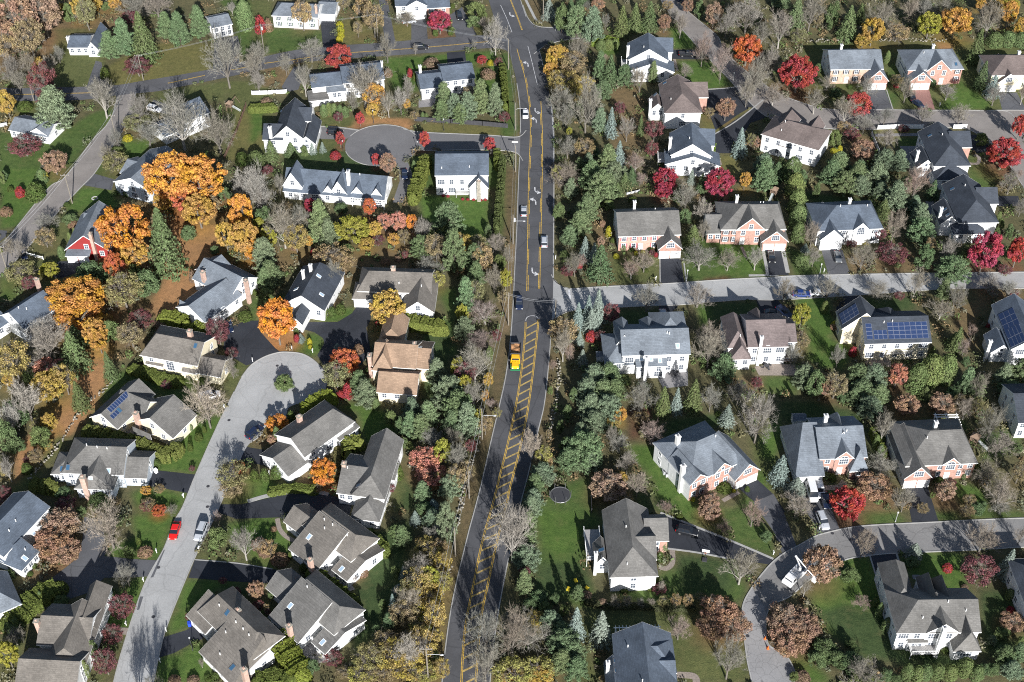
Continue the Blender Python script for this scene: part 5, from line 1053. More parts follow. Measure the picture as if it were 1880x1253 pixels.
trees('11', """c 1280 540 130 170;z 1450 520 130 150;c 1600 620 130 200;g 1760 760 90 160;c 1550 860 120 220;g 1460 1000 90 150;z 310 480 150 170;g 120 480 120 150;w 60 150 190 260;b 195 110 80 180;e 90 340 140 190;b 220 400 220 260;b 340 350 130 200;q 413 260 80 160;p 500 400 168 306;p 550 470 134 212;e 625 270 100 90;g 700 420 240 190;O 820 265 85 150;f 925 360 90 180;f 1020 360 105 210;o 1110 370 80 110;y 860 420 100 110;y 800 520 110 90;b 1180 440 120 160;y 990 490 80 90;p 1180 560 134 165;p 1370 380 168 247;e 1340 440 130 130;p 1410 600 123 306;b 1320 560 110 130;c 1560 520 120 110;b 1690 520 140 130;
p 1550 640 123 200;p 1560 750 123 188;p 1490 900 134 259;b 1680 760 120 280;k 1620 1000 190 170;p 1480 1130 112 177;k 1560 1180 160 110;e 1720 640 100 110;z 1290 770 100 110;b 1220 680 190 100;c 560 620 240 120;b 570 720 110 170;c 640 640 140 140;y 950 960 235 235;o 178 1045 230 290;h 515 990 68 72;h 562 985 60 74;h 620 965 76 74;h 315 1115 44 42;R 318 1163 46 42;S 350 1165 50 60;Y 407 1190 36 46;R 872 1070 30 36;R 575 855 40 44;
e 660 560 100 110;R 440 570 60 50;t 490 600 60 60;y 405 500 60 90;e 280 480 100 120;g 60 400 90 120;c 1060 470 80 90;m 880 500 80 70;e 1250 470 100 140;c 1440 700 60 60;b 1780 600 70 130;e 1640 420 50 90;p 110 620 134 236;p 145 750 179 200;e 110 870 130 120;c 1740 890 70 140;c 260 260 60 60;R 1330 185 26 18;R 1362 188 26 18;R 1465 208 26 16;R 1500 210 26 16;R 1540 212 26 14;R 1590 214 26 14;R 1620 212 26 14;m 1065 600 40 70;t 300 540 60 40;t 1020 620 60 40;t 930 640 70 30""")
trees('21', """b 440 60 190 160;z 400 40 90 110;p 480 150 100 141;p 620 70 168 212;p 690 160 179 236;p 780 50 145 153;s 800 150 90 110;p 590 300 168 200;p 540 400 156 188;p 470 480 123 153;S 575 560 90 190;S 640 590 90 170;s 680 660 190 280;b 510 660 100 150;R 545 655 40 60;k 960 70 80 90;s 900 60 100 130;h 910 210 70 50;q 1140 70 160 150;q 1120 150 120 110;b 1200 60 120 90;s 1220 170 80 130;S 1310 60 60 120;s 1380 100 70 150;q 1505 100 195 195;y 1685 80 80 110;p 1800 70 168 236;
b 1280 190 140 170;w 1400 300 130 160;b 1400 420 90 130;s 1320 470 130 170;b 1375 620 210 180;b 1570 630 140 140;b 1760 620 140 150;b 990 650 160 140;k 900 700 140 130;b 1010 890 185 190;b 1360 880 190 170;S 530 1020 90 200;S 600 980 90 220;S 665 960 110 260;S 620 1060 120 190;m 760 1000 100 130;c 430 1130 170 190;S 540 1180 60 120;R 620 1150 80 80;m 690 1160 70 80;b 1440 1160 170 170;Y 745 430 50 70;Y 795 600 45 38;Y 930 578 30 30;Y 978 578 38 32;R 1070 592 30 32;h 900 550 50 40;h 770 490 40 35;m 1040 580 40 40;
h 1030 550 60 30;a 840 540 60 60;e 440 600 80 90;k 560 640 80 80;m 460 710 90 70;n 700 380 40 60;e 1470 480 40 30;e 1270 330 90 120;h 1000 700 40 30;n 690 500 50 80;s 850 90 90 130;e 400 290 90 130;e 740 250 90 90;k 1130 330 60 40;h 1230 1200 50 90;h 1080 545 30 60""")
trees('31', """s 100 60 170 170;s 170 20 120 140;a 270 20 120 190;a 290 130 120 190;a 305 240 120 190;a 310 340 110 180;a 315 450 90 150;e 350 60 90 120;p 540 50 160 180;p 630 120 140 160;p 720 60 170 170;p 740 150 150 120;p 850 70 170 190;p 880 170 130 130;p 980 210 170 210;k 1130 110 150 210;s 1240 150 100 150;p 1150 340 140 170;p 1150 450 150 180;p 1110 260 110 130;b 990 390 140 230;m 885 450 80 95;b 770 600 180 190;m 970 590 190 150;b 420 450 110 160;S 365 550 60 70;a 350 650 110 110;b 430 610 100 120;
b 530 830 150 170;b 880 840 180 140;b 1140 790 130 190;b 230 840 150 150;p 1370 730 190 160;p 1310 850 100 160;b 1410 880 140 160;e 1200 600 130 190;b 1350 580 120 180;s 1460 560 100 200;q 1615 570 205 265;r 1840 570 130 270;s 1770 560 70 150;m 1020 880 70 55;b 1650 800 190 140;g 345 1010 115 165;Y 580 1075 70 60;n 575 1095 60 50;c 340 1190 110 110;b 680 1150 110 110;s 1390 1190 120 130;b 1310 980 200 150;b 1440 900 80 120;b 1780 840 130 140;m 1810 860 60 60;k 1520 1130 80 100;b 1790 90 120 150;b 1860 270 90 110;e 1690 430 60 60;
c 1240 530 70 120;h 220 530 60 50;e 1720 380 60 90;e 1780 430 60 120;e 450 150 60 120;R 1630 1080 40 30;a 1700 330 30 70;k 1850 40 60 60;e 1050 110 90 130;s 900 280 110 150;e 820 240 80 60;m 690 520 70 40;Y 790 520 50 22;e 1790 950 120 60;k 330 1150 60 50;c 1730 130 80 60;m 1750 700 90 40;a 500 960 50 90""")
trees('02', """z 90 200 210 260;f 330 250 200 150;y 340 370 210 220;z 440 320 140 220;w 320 90 320 180;s 540 150 210 320;y 680 60 120 150;s 775 240 105 220;s 570 450 130 230;w 180 480 250 270;w 70 610 150 300;e 100 560 180 220;e 50 720 140 250;y 340 620 110 120;e 280 720 170 180;h 180 935 80 80;m 190 880 60 50;b 50 950 120 160;m 30 1110 90 90;e 440 1110 120 110;e 680 1160 150 110;y 1010 1095 75 70;c 1100 1085 70 60;c 1020 1190 100 60;w 1420 500 210 290;m 1600 150 80 80;b 1600 250 90 130;O 1650 935 90 90;c 1600 990 200 180;b 1560 930 90 180;
m 1500 30 130 100;a 1320 660 32 60;h 1370 720 60 60;h 1000 368 42 34;h 880 325 20 14;m 1150 365 70 60;h 1410 670 30 60;h 1310 790 40 80;m 1325 945 40 40;h 1080 900 60 60;h 1300 340 60 60;h 1400 330 70 60;c 250 860 90 100;y 60 330 90 80;z 20 950 80 120;m 20 1180 60 60;c 620 1060 60 60;e 560 1080 70 80;h 1230 690 50 40;h 1610 230 50 40;e 420 250 90 120;c 250 640 80 80;e 200 300 110 120;e 130 780 100 100;c 800 1170 60 60;m 460 1180 120 60;z 320 780 90 60;c 1600 1080 150 110""")
trees('12', """g 1330 830 130 170;c 1420 1000 130 190;g 1480 380 120 160;c 1490 960 110 180;g 1560 600 100 150;p 1290 300 146 204;c 1620 640 90 170;g 1440 250 110 150;O 650 200 195 185;c 590 300 170 180;R 670 400 80 110;p 760 380 158 192;p 800 450 170 204;t 745 110 80 70;e 970 590 100 120;a 870 500 50 80;p 1120 560 134 179;p 1230 590 146 192;p 1110 660 134 192;p 1180 680 158 192;p 1370 450 195 230;p 1440 560 195 243;p 1500 640 170 256;p 1400 650 158 179;b 1550 230 210 240;m 1480 300 140 160;k 1590 70 180 120;b 1540 440 150 190;y 1640 330 70 110;y 1620 440 60 90;b 1250 740 190 140;b 1390 730 120 140;m 1520 790 70 90;f 1210 880 210 180;f 1250 980 200 160;b 1430 880 160 210;
z 1310 1010 80 90;p 1380 1090 134 166;p 1190 1120 122 153;o 182 630 150 130;a 192 720 50 130;n 148 745 60 80;o 500 970 170 190;h 280 580 56 80;h 25 985 68 80;h 95 985 66 100;h 180 960 90 95;e 235 345 150 110;s 235 330 50 90;S 1410 340 80 100;e 1030 640 70 200;a 1100 790 50 60;h 1020 960 70 110;h 345 1188 26 24;m 970 1080 50 80;Y 410 490 30 40;R 620 430 60 60;m 1700 30 60 80;e 1650 150 60 120;c 600 980 50 60;c 1700 560 60 70;c 460 1080 70 50;e 1060 760 60 80;R 560 1080 30 30;k 1660 500 80 80;Y 405 70 32 32;Y 412 98 32 30;S 350 60 40 44;R 318 40 44 50;S 600 100 50 50;S 1260 1190 80 80;n 1730 1100 1 1""".replace(';n 1730 1100 1 1',''))
trees('22', """b 430 90 150 200;k 470 140 80 120;S 540 50 70 110;S 560 180 80 130;p 640 340 195 192;p 740 330 195 179;p 590 430 183 192;p 700 450 207 192;p 780 430 158 179;p 620 540 195 192;p 730 560 183 192;p 640 650 183 166;y 825 570 80 130;z 780 620 90 90;e 760 640 100 80;p 540 730 134 179;p 560 850 244 243;p 470 900 183 179;p 600 910 183 153;b 975 450 185 210;s 1110 490 120 240;S 1205 480 90 200;s 1320 450 130 260;b 1450 460 120 230;S 1555 580 110 170;p 1530 270 183 204;b 1440 120 190 230;e 1420 170 110 110;
b 1640 420 140 160;k 1040 710 220 190;b 820 770 140 130;b 870 900 110 150;n 740 1060 230 200;y 840 1010 70 130;b 940 1050 125 200;w 210 790 150 210;z 290 860 100 130;n 1440 1175 130 150;p 290 1000 146 140;p 235 1070 134 153;p 220 1180 146 166;Y 1325 1150 34 34;h 1540 1065 110 60;Y 1608 1094 30 26;k 1150 1210 90 70;b 640 650 60 90;b 760 720 90 120;c 960 590 110 60;e 850 330 110 80;e 1000 370 60 60;h 845 250 34 40;m 1760 350 60 90;e 340 400 40 200;c 1000 700 90 60;h 1090 290 50 40;e 460 550 70 150;e 410 650 60 160;e 440 770 80 120;k 360 230 50 150;c 330 700 40 60;h 1500 560 50 40;c 320 900 60 90;e 1750 610 60 60;k 1720 560 60 80;h 1550 1090 60 40;m 1370 1100 50 50;c 850 1150 120 80;h 1700 1080 40 40;e 500 430 60 180""")
trees('32', """b 50 590 230 330;p 350 330 130 170;e 440 350 150 200;c 580 370 140 160;p 720 320 140 160;p 830 330 150 170;p 750 430 160 150;p 870 450 150 150;p 700 460 120 130;p 800 540 140 150;f 1010 290 120 190;a 1120 330 140 210;a 1220 280 160 230;a 1320 270 140 220;s 1190 430 110 110;p 1460 360 120 200;p 1540 400 110 170;b 1580 390 120 230;p 1720 320 130 170;p 1830 300 130 190;p 1770 420 140 130;n 1075 500 155 150;n 1320 490 165 145;b 915 660 155 200;b 1660 640 170 210;b 1710 780 220 200;S 185 960 145 230;S 300 1080 145 160;r 665 1185 235 220;
b 900 930 210 150;n 850 1060 220 190;b 1060 1150 130 170;n 1340 1090 130 150;b 1650 1000 210 190;b 1720 1130 180 210;c 1850 970 100 140;a 1245 130 34 60;R 700 130 60 70;b 600 170 100 140;b 330 1200 220 180;c 1430 490 80 120;a 572 930 30 60;a 668 985 28 60;h 1300 1030 90 50;a 850 760 40 100;a 880 820 40 90;s 200 430 34 40;s 240 425 30 40;s 150 420 30 40;m 40 350 60 80;e 520 990 70 40;k 720 1010 40 40;h 560 1000 60 60;a 1460 1000 30 40;m 1380 1040 60 40;c 1500 1160 80 80;e 1600 1190 60 60;h 1560 940 60 120;s 1400 60 110 200;k 1470 110 90 100;e 1480 200 60 80;b 280 160 110 140;k 240 120 70 80;m 700 1000 40 40;c 1560 500 70 90;b 1480 530 120 140;e 1840 800 70 90;n 520 380 90 120;e 1380 420 90 100;e 620 450 70 90;y 1420 470 50 80;e 1250 1120 40 60;e 900 740 50 60""")
trees('03', """n 420 150 230 220;n 360 270 230 220;n 440 330 210 190;w 745 180 270 290;h 228 430 50 46;h 205 490 48 38;m 1010 30 80 70;O 1097 55 100 46;b 1180 50 80 70;t 1000 335 110 44;h 955 262 36 46;e 890 340 90 100;e 1500 240 142 180;b 1680 290 190 220;c 1850 310 110 110;k 1500 110 70 110;e 420 675 110 60;e 755 630 110 110;b 870 500 120 150;m 840 720 155 170;m 780 920 120 140;m 720 1100 145 170;e 640 1010 100 140;e 90 850 140 110;b 100 930 160 150;g 50 1050 140 190;a 600 1150 60 140;a 690 785 40 70;n 1765 600 108 126;
m 1540 540 50 50;R 1540 528 34 26;m 1790 715 60 70;h 1485 1193 60 56;t 1200 1220 90 50;t 1330 1222 90 46;b 1390 1110 50 120;h 1440 1220 50 40;m 1620 620 80 60;h 1430 1200 50 30;e 560 60 70 90;c 40 960 60 60;h 300 430 40 30;a 290 650 30 70;e 60 500 110 90;m 1300 790 40 60;m 1780 900 60 60;c 650 20 70 60;e 770 620 60 80;m 1850 760 40 60;b 1040 1330 200 280;b 930 1370 180 260;b 1100 1400 180 260""")
trees('13', """z 1150 560 190 200;c 1060 760 190 190;z 1180 980 200 200;g 1240 520 130 170;c 1100 620 150 170;z 1330 560 110 170;z 1100 1130 200 190;h 370 445 76 70;h 272 363 34 60;t 200 385 130 60;t 100 330 110 80;e 150 630 68 84;t 160 180 44 40;p 1050 250 122 153;S 1140 110 80 110;p 1260 130 146 128;p 1360 170 109 281;b 1270 220 156 137;z 1220 330 195 150;z 1260 390 156 150;z 1320 430 117 325;b 1180 470 208 212;S 1060 490 65 110;S 1030 610 100 80;S 990 710 80 160;b 1110 690 182 200;z 1240 670 169 162;z 1270 780 143 187;p 960 830 85 115;c 930 970 182 162;z 1000 1060 247 187;w 1090 1040 182 300;c 820 1080 195 187;z 770 1190 195 137;z 1190 1180 182 137;e 1270 1050 70 80;
m 570 1080 120 110;e 430 1130 90 120;t 770 480 90 70;b 1810 210 286 375;b 1620 900 234 312;b 1620 1130 208 237;b 1810 900 247 412;z 1800 1190 247 137;z 1180 850 169 150;e 1010 200 120 140;e 910 700 60 80;c 1120 950 156 150;z 1320 1150 104 137;z 1250 600 143 137;e 1150 330 80 80;m 30 720 60 60;c 110 730 50 60;t 60 280 120 60;e 1000 470 70 90;c 640 1170 100 90;k 1150 590 110 110;e 870 870 70 80;z 1290 920 78 112;c 920 1170 169 137;e 1200 40 140 80;c 1300 320 117 125;k 720 520 60 60;c 830 1180 117 112;g 1150 760 117 112""")
trees('23', """p 210 50 134 166;p 190 160 134 166;p 190 280 134 153;p 175 400 158 166;m 160 480 70 70;p 160 570 122 179;e 260 650 130 110;e 370 660 90 90;p 530 640 97 115;b 190 930 280 260;b 60 830 120 200;z 240 800 120 90;p 340 840 122 140;p 410 910 122 128;S 515 850 130 250;S 685 880 155 260;p 430 1000 183 179;p 500 1060 170 166;p 420 1120 170 166;p 520 1170 170 166;z 260 1150 190 120;y 270 1210 180 80;y 60 1190 140 110;
t 700 690 76 70;b 790 690 72 80;b 875 685 74 84;b 962 692 66 66;b 1040 690 60 60;c 1120 685 74 80;c 1205 675 72 80;c 1290 680 66 86;k 1230 870 155 170;n 1500 740 230 220;n 1460 850 200 190;n 1600 840 230 200;b 1580 1080 220 290;b 1660 450 250 260;m 1095 600 90 70;w 1110 580 60 80;h 1030 597 46 34;k 1740 80 145 170;n 1440 50 140 140;k 1540 170 120 80;h 850 605 60 30;a 1122 300 46 90;h 1100 370 50 80;e 300 720 110 90;e 200 700 100 100;e 430 740 90 90;h 1080 540 30 80;k 1130 30 90 60;c 1380 660 90 80;e 1150 1000 40 60;c 700 1220 50 50;e 1830 230 80 90;h 1230 90 60 50;b 250 450 1 1;n 590 640 70 60""".replace('b 250 450 1 1;',''))
trees('33', """n 250 800 260 200;n 340 850 250 220;n 260 940 260 190;n 490 420 230 260;b 775 285 150 230;e 680 500 140 120;k 760 690 125 100;S 1112 345 122 130;e 1110 410 110 80;b 1600 260 230 220;m 1565 470 210 200;S 1740 430 120 220;R 1355 445 76 70;e 500 1010 200 180;e 590 1080 160 150;e 450 1080 140 140;e 690 1100 190 160;e 680 975 90 90;b 760 1190 280 110;a 1060 1180 80 120;a 1130 1190 80 110;a 1190 1180 90 110;a 1270 1180 100 110;a 1360 1185 100 110;a 1460 1150 110 130;a 1540 1190 90 110;e 1600 1150 90 100;e 1740 900 120 110;
p 1730 1080 120 130;p 1820 1060 120 140;p 1780 1180 150 120;n 1800 820 160 130;R 1790 735 60 36;a 870 750 46 110;a 920 850 60 100;a 845 690 40 70;b 370 590 100 120;b 1860 230 90 220;t 1472 582 56 46;e 300 1200 90 60;t 350 1200 120 60;a 1770 640 56 80;h 1340 1010 70 60;e 1670 1150 120 100;e 1560 40 110 70;b 1720 40 140 100;e 930 1190 110 90;p 1650 960 60 60;c 1480 60 100 80;b 330 10 1 1;e 1860 960 60 100;b 740 370 1 1;c 1180 40 80 70;e 640 460 60 50;e 1240 1010 60 50;e 1000 1220 90 80""".replace('b 330 10 1 1;','').replace('b 740 370 1 1;',''))
# hedges: polyline in tile px, width m, height m
HEDGE = MATS['needle']
def hedge(t, s, w, h, label, col=(.085,.115,.03)):
    h *= 1.25; w *= 1.1; col = tuple(c*k for c, k in zip(col, (1.15, 1.05, 1.1)))
    P = [G(*p, h/2) for p in pts(t, s)]; L_ = smooth_line([(p.x, p.y) for p in P], 4); c = L_[len(L_)//2]
    V = []; D = []; g = np.random.default_rng(int(abs(c.x)*10)+5); tot = 0
    for i in range(len(L_)-1):
        a, b_ = L_[i], L_[i+1]; d = (b_-a); l = d.length
        if l < .01: continue
        tot += l; d.normalize(); n = Vector((-d.y, d.x)); k = int(l*(w+2*h)*75)+4
        u = g.uniform(0, 1, k)*l; side = g.uniform(-1, 1, k)*(w/2+h); lump = 1+.10*np.sin((tot+u)*2.1)+.06*np.sin((tot+u)*5.3)
        top = np.abs(side) < w/2; y = np.where(top, side, np.sign(side)*w/2)*lump; z = np.where(top, h*(1-.12*(side/(w/2))**2), h-(np.abs(side)-w/2))*np.where(top, lump, 1)
        y *= np.where(top, 1, 1-.12*(z/h)); y += g.normal(0,.05,k)
        V.append(np.stack([a.x-c.x+d.x*u+n.x*y, a.y-c.y+d.y*u+n.y*y, np.maximum(z, .03)], 1)); D.append(np.stack([n.x*np.where(top, 0, np.sign(y)), n.y*np.where(top, 0, np.sign(y)), np.where(top, 1, .2)], 1))
    for q, dd in ((L_[0], L_[0]-L_[1]), (L_[-1], L_[-1]-L_[-2])):   # rounded ends
        k = int(w*h*60)+8; dq = sph(k, g); dq[:, 2] = np.abs(dq[:, 2]); dq = np.where((dq[:, :1]*dd.x+dq[:, 1:2]*dd.y) < 0, dq*np.array([-1,-1,1]), dq)
        V.append(np.array([q.x-c.x, q.y-c.y, 0])+dq*np.array([w*.45, w*.45, h*.95])); D.append(dq)
    V = np.concatenate(V); D = np.concatenate(D)
    o = obj('hedge', quads('hedge', leaves(V, D, .13, 1, .4, g), 'needle'), None, (c.x, c.y, 0)); o.color = (*col, 1); tag(o, label, 'hedge', 'clipped hedges')
    b = MB()   # inner stems and dark mass under the leaves
    for i in range(1, len(L_)-2):
        a, b_ = L_[i]-c, L_[i+1]-c; d = (b_-a)
        if d.length < .01: continue
        d.normalize(); n = Vector((-d.y, d.x))*w*.28
        q = [(a-n), (b_-n), (b_+n), (a+n)]; lo = [(v.x, v.y, 0) for v in q]; hi = [(v.x, v.y, h*.6) for v in q]
        b.quad(hi); b.quad([lo[0], lo[1], hi[1], hi[0]]); b.quad([lo[2], lo[3], hi[3], hi[2]])
    s_ = b.build('stems', ['needle'], o); s_.color = (*col, 1)
hedge('10', '1735,470 1752,600 1760,740', 1.8, 3.2, 'tall thin hedge beside the main road opposite the white house')
hedge('10', '1700,1060 1705,1140', 1.8, 2.6, 'short hedge piece by the corner of the small side street')
hedge('11', '1740,-60 1730,80 1712,260 1700,420', 1.6, 3.0, 'long hedge between the boxy white house and the main road', (.07,.095,.035))
hedge('11', '1215,-60 1170,60 1120,200', 3.0, 3.0, 'sunlit hedge between dormered cottages driveway and boxy house', (.11,.14,.035))
hedge('11', '1060,1055 1180,1075 1330,1105', 3.0, 2.4, 'wavy bright hedge behind the terracotta-roofed house', (.11,.14,.035))
hedge('01', '1120,1035 1200,1040 1280,1075', 3.2, 2.4, 'wide bright hedge in front of the courtyard house', (.13,.165,.035))
hedge('01', '1340,1100 1425,1125', 3.2, 2.4, 'short bright hedge behind the cream arched-window house', (.13,.165,.035))
hedge('01', '-20,560 0,560', 1.2, 1.2, 'low hedge at the left picture edge by the street')
hedge('02', '590,690 700,715 860,750 1000,795 1080,830 1180,850 1235,790', 2.4, 2.3, 'long curved hedge below the courtyard solar house', (.10,.125,.035))
hedge('02', '905,258 1000,280 1120,325 1240,350', 2.6, 1.3, 'low olive hedge in front of the cream arched-window house')
hedge('02', '230,1060 310,1065 385,1085', 2.4, 2.0, 'short hedge left of the brick chimney of the broad grey house', (.10,.125,.035))
hedge('12', '375,545 430,500 500,460 565,455', 2.6, 2.6, 'bright hedge between roundabout and diagonal arched-window house', (.13,.17,.03))
hedge('12', '680,850 670,800 700,770 755,768', 2.6, 2.4, 'hooked hedge between the diagonal house and the two-ridge house', (.13,.16,.04))
hedge('12', '140,1105 240,1085 350,1080 445,1095', 1.6, 1.2, 'low curved hedge above the dark driveway apron')
hedge('12', '605,800 600,900 585,1000', 1.6, .8, 'thin worn hedge running down beside the orange maple', (.11,.11,.045))
hedge('03', '60,820 150,755 260,660 395,590', 4.2, 1.8, 'broad diagonal hedge above the multi-roofed corner house')
hedge('13', '420,490 520,560 630,650 730,740', 2.8, 2.2, 'long diagonal hedge between the two diagonal patio houses', (.095,.125,.03))
hedge('13', '805,225 860,275 925,330', 2.4, 2.2, 'dark hedge at the right corner of the upper diagonal house')
hedge('13', '175,940 230,1010 300,1110 350,1180', 4.0, 2.6, 'thick bright hedge right of the long diagonal brown house', (.12,.155,.03))
hedge('13', '50,1240 150,1215 280,1225', 3.0, 2.0, 'rounded hedge at the bottom edge below the brown balcony')
hedge('20', '640,290 700,275 800,300', 2.2, 2.0, 'bright hedge patch left of the top townhouse', (.10,.15,.03))
hedge('10', '0,752 80,750 165,745', 2.0, 1.8, 'hedge row behind the steep black-roofed house lawn')
hedge('32', '835,680 870,760 915,850', 1.4, 1.6, 'narrow hedge between the turreted and arch-windowed brick houses')
hedge('20', '1465,1005 1458,1060', 1.2, 1.4, 'little bright hedge right of the lower grey townhouse', (.10,.16,.03))
hedge('23', '590,690 760,715 950,715 1120,730 1330,730', .9, .9, 'low dark hedge under the row of small bare trees', (.05,.06,.03))
hedge('33', '700,1230 850,1235', 2.0, 1.6, 'dark hedge mass at the bottom edge beside the bare tree')
# tree labels: look + where, ordinal only between equals
NUM = ['','first','second','third','fourth','fifth','sixth','seventh','eighth','ninth','tenth','eleventh','twelfth']+['%dth' % i for i in range(13, 60)]
CNT = ['','one','two','three','four','five','six','seven','eight','nine','ten','eleven','twelve']+[str(i) for i in range(13, 60)]
LM = [(v[1], v[0]) for v in HOUSES.values()]+[((944,650),'the yellow dump truck'),((1028,912),'the trampoline'),((522,700),'the round traffic island'),((1465,1060),'the white bucket truck'),((700,268),'the upper cul-de-sac'),
  ((1015,330),'the upper main road bend'),((1020,700),'the hatched median top'),((850,1180),'the bottom of the main road'),((1050,560),'the side street mouth'),((845,560),'the junction verge'),((1300,90),'the curving top street'),((1640,40),'the top right woods'),((60,60),'the top left woods'),((60,760),'the left edge woods'),((320,350),'the biggest orange maple'),((740,1180),'the lower roadside woods'),((1120,770),'the big pine clump'),((1560,720),'the back garden pine row'),((330,970),'the red parked car')]
grp = {}
for T_ in TREES:
    x, y = T_['px']; c, nm = min(LM, key=lambda l: (l[0][0]-x)**2+(l[0][1]-y)**2); dx, dy = x-c[0], y-c[1]
    rel = ('behind' if dy < 0 else 'in front of') if abs(dy) > abs(dx) else ('left of' if dx < 0 else 'right of')
    if 'woods' in nm or 'pine' in nm and 'split' not in nm: rel = {'behind': 'at the back of', 'in front of': 'at the front of', 'left of': 'on the left of', 'right of': 'on the right of'}[rel]
    kd = KIND[T_['k']]; size = ''
    grp.setdefault((kd[1], kd[2], rel, nm, kd[5]), []).append(T_)
for (ph, pl, rel, nm, cat), L_ in grp.items():
    xs = [t['px'][0] for t in L_]; ys = [t['px'][1] for t in L_]; horiz = max(xs)-min(xs) >= (max(ys)-min(ys))*.8
    L_.sort(key=lambda t: t['px'][0 if horiz else 1]); n = len(L_); a, b_ = ('left', 'right') if horiz else ('top', 'bottom')
    for i, t in enumerate(L_):
        if n == 1: lb = f'{ph} {rel} {nm}'
        elif n == 2:
            big = t['W']*t['H'] > 1.5*L_[1-i]['W']*L_[1-i]['H']; small = t['W']*t['H']*1.5 < L_[1-i]['W']*L_[1-i]['H']
            lb = f'{"larger" if big else "smaller"} {ph} of two {rel} {nm}' if big or small else f'{({"left":"left","right":"right","top":"upper","bottom":"lower"})[a if i == 0 else b_]} {ph} of two {rel} {nm}'
        else: lb = f"{NUM[i+1]} {ph} from {a} {rel} {nm}" if i < n-1 else f'{b_}most {ph} {rel} {nm}'
        tag(t['o'], lb, cat, {'tree': 'garden trees', 'maple': 'autumn maples', 'oak': 'rusty oaks', 'pine': 'pines', 'spruce': 'spruces', 'evergreen': 'evergreens', 'shrub': 'garden shrubs'}[cat])
for t in THINGS:
    if len(t['label'].replace('-', ' ').split()) > 16: print('LONG', t['label'])
# ---------------------------------------------------------------- vehicles
def carpaint(n, c, metal=0):
    m, nt, b = nodes('paint_car_'+n); b.inputs['Base Color'].default_value = (*c, 1); b.inputs['Roughness'].default_value = .35; b.inputs['Metallic'].default_value = metal
    b.inputs['Coat Weight'].default_value = .5; b.inputs['Coat Roughness'].default_value = .1
for n, c in dict(white=(.72,.72,.72), black=(.012,.013,.016), silver=(.42,.44,.47), navy=(.012,.02,.05), red=(.62,.015,.012), blue=(.01,.03,.14), lightgrey=(.5,.52,.54), grey=(.12,.13,.14), yellow=(.80,.43,.012), green=(.02,.16,.07)).items(): carpaint(n, c)
mat('tyre', (.02,.02,.02), rough=.9); mat('rim', (.5,.5,.52), rough=.3, metal=.8, var=.02); mat('lamp_white', (.8,.8,.75), rough=.2, var=.02); mat('lamp_red', (.45,.01,.01), rough=.3, var=.02)
m, nt, b = nodes('carglass'); b.inputs['Base Color'].default_value = (.015,.02,.028, 1); b.inputs['Roughness'].default_value = .06
CARS = {}
def wheelmesh(r):
    k = 'W%.2f' % r
    if k not in CARS:
        b = MB(); b.tube((0,-.11,0), (0,.11,0), r, r, 14, 0); c = MB(); c.tube((0,-.125,0), (0,.125,0), r*.6, r*.6, 10, 0); CARS[k] = (b.me('tyre', ['tyre']), c.me('rim', ['rim']))
    return CARS[k]
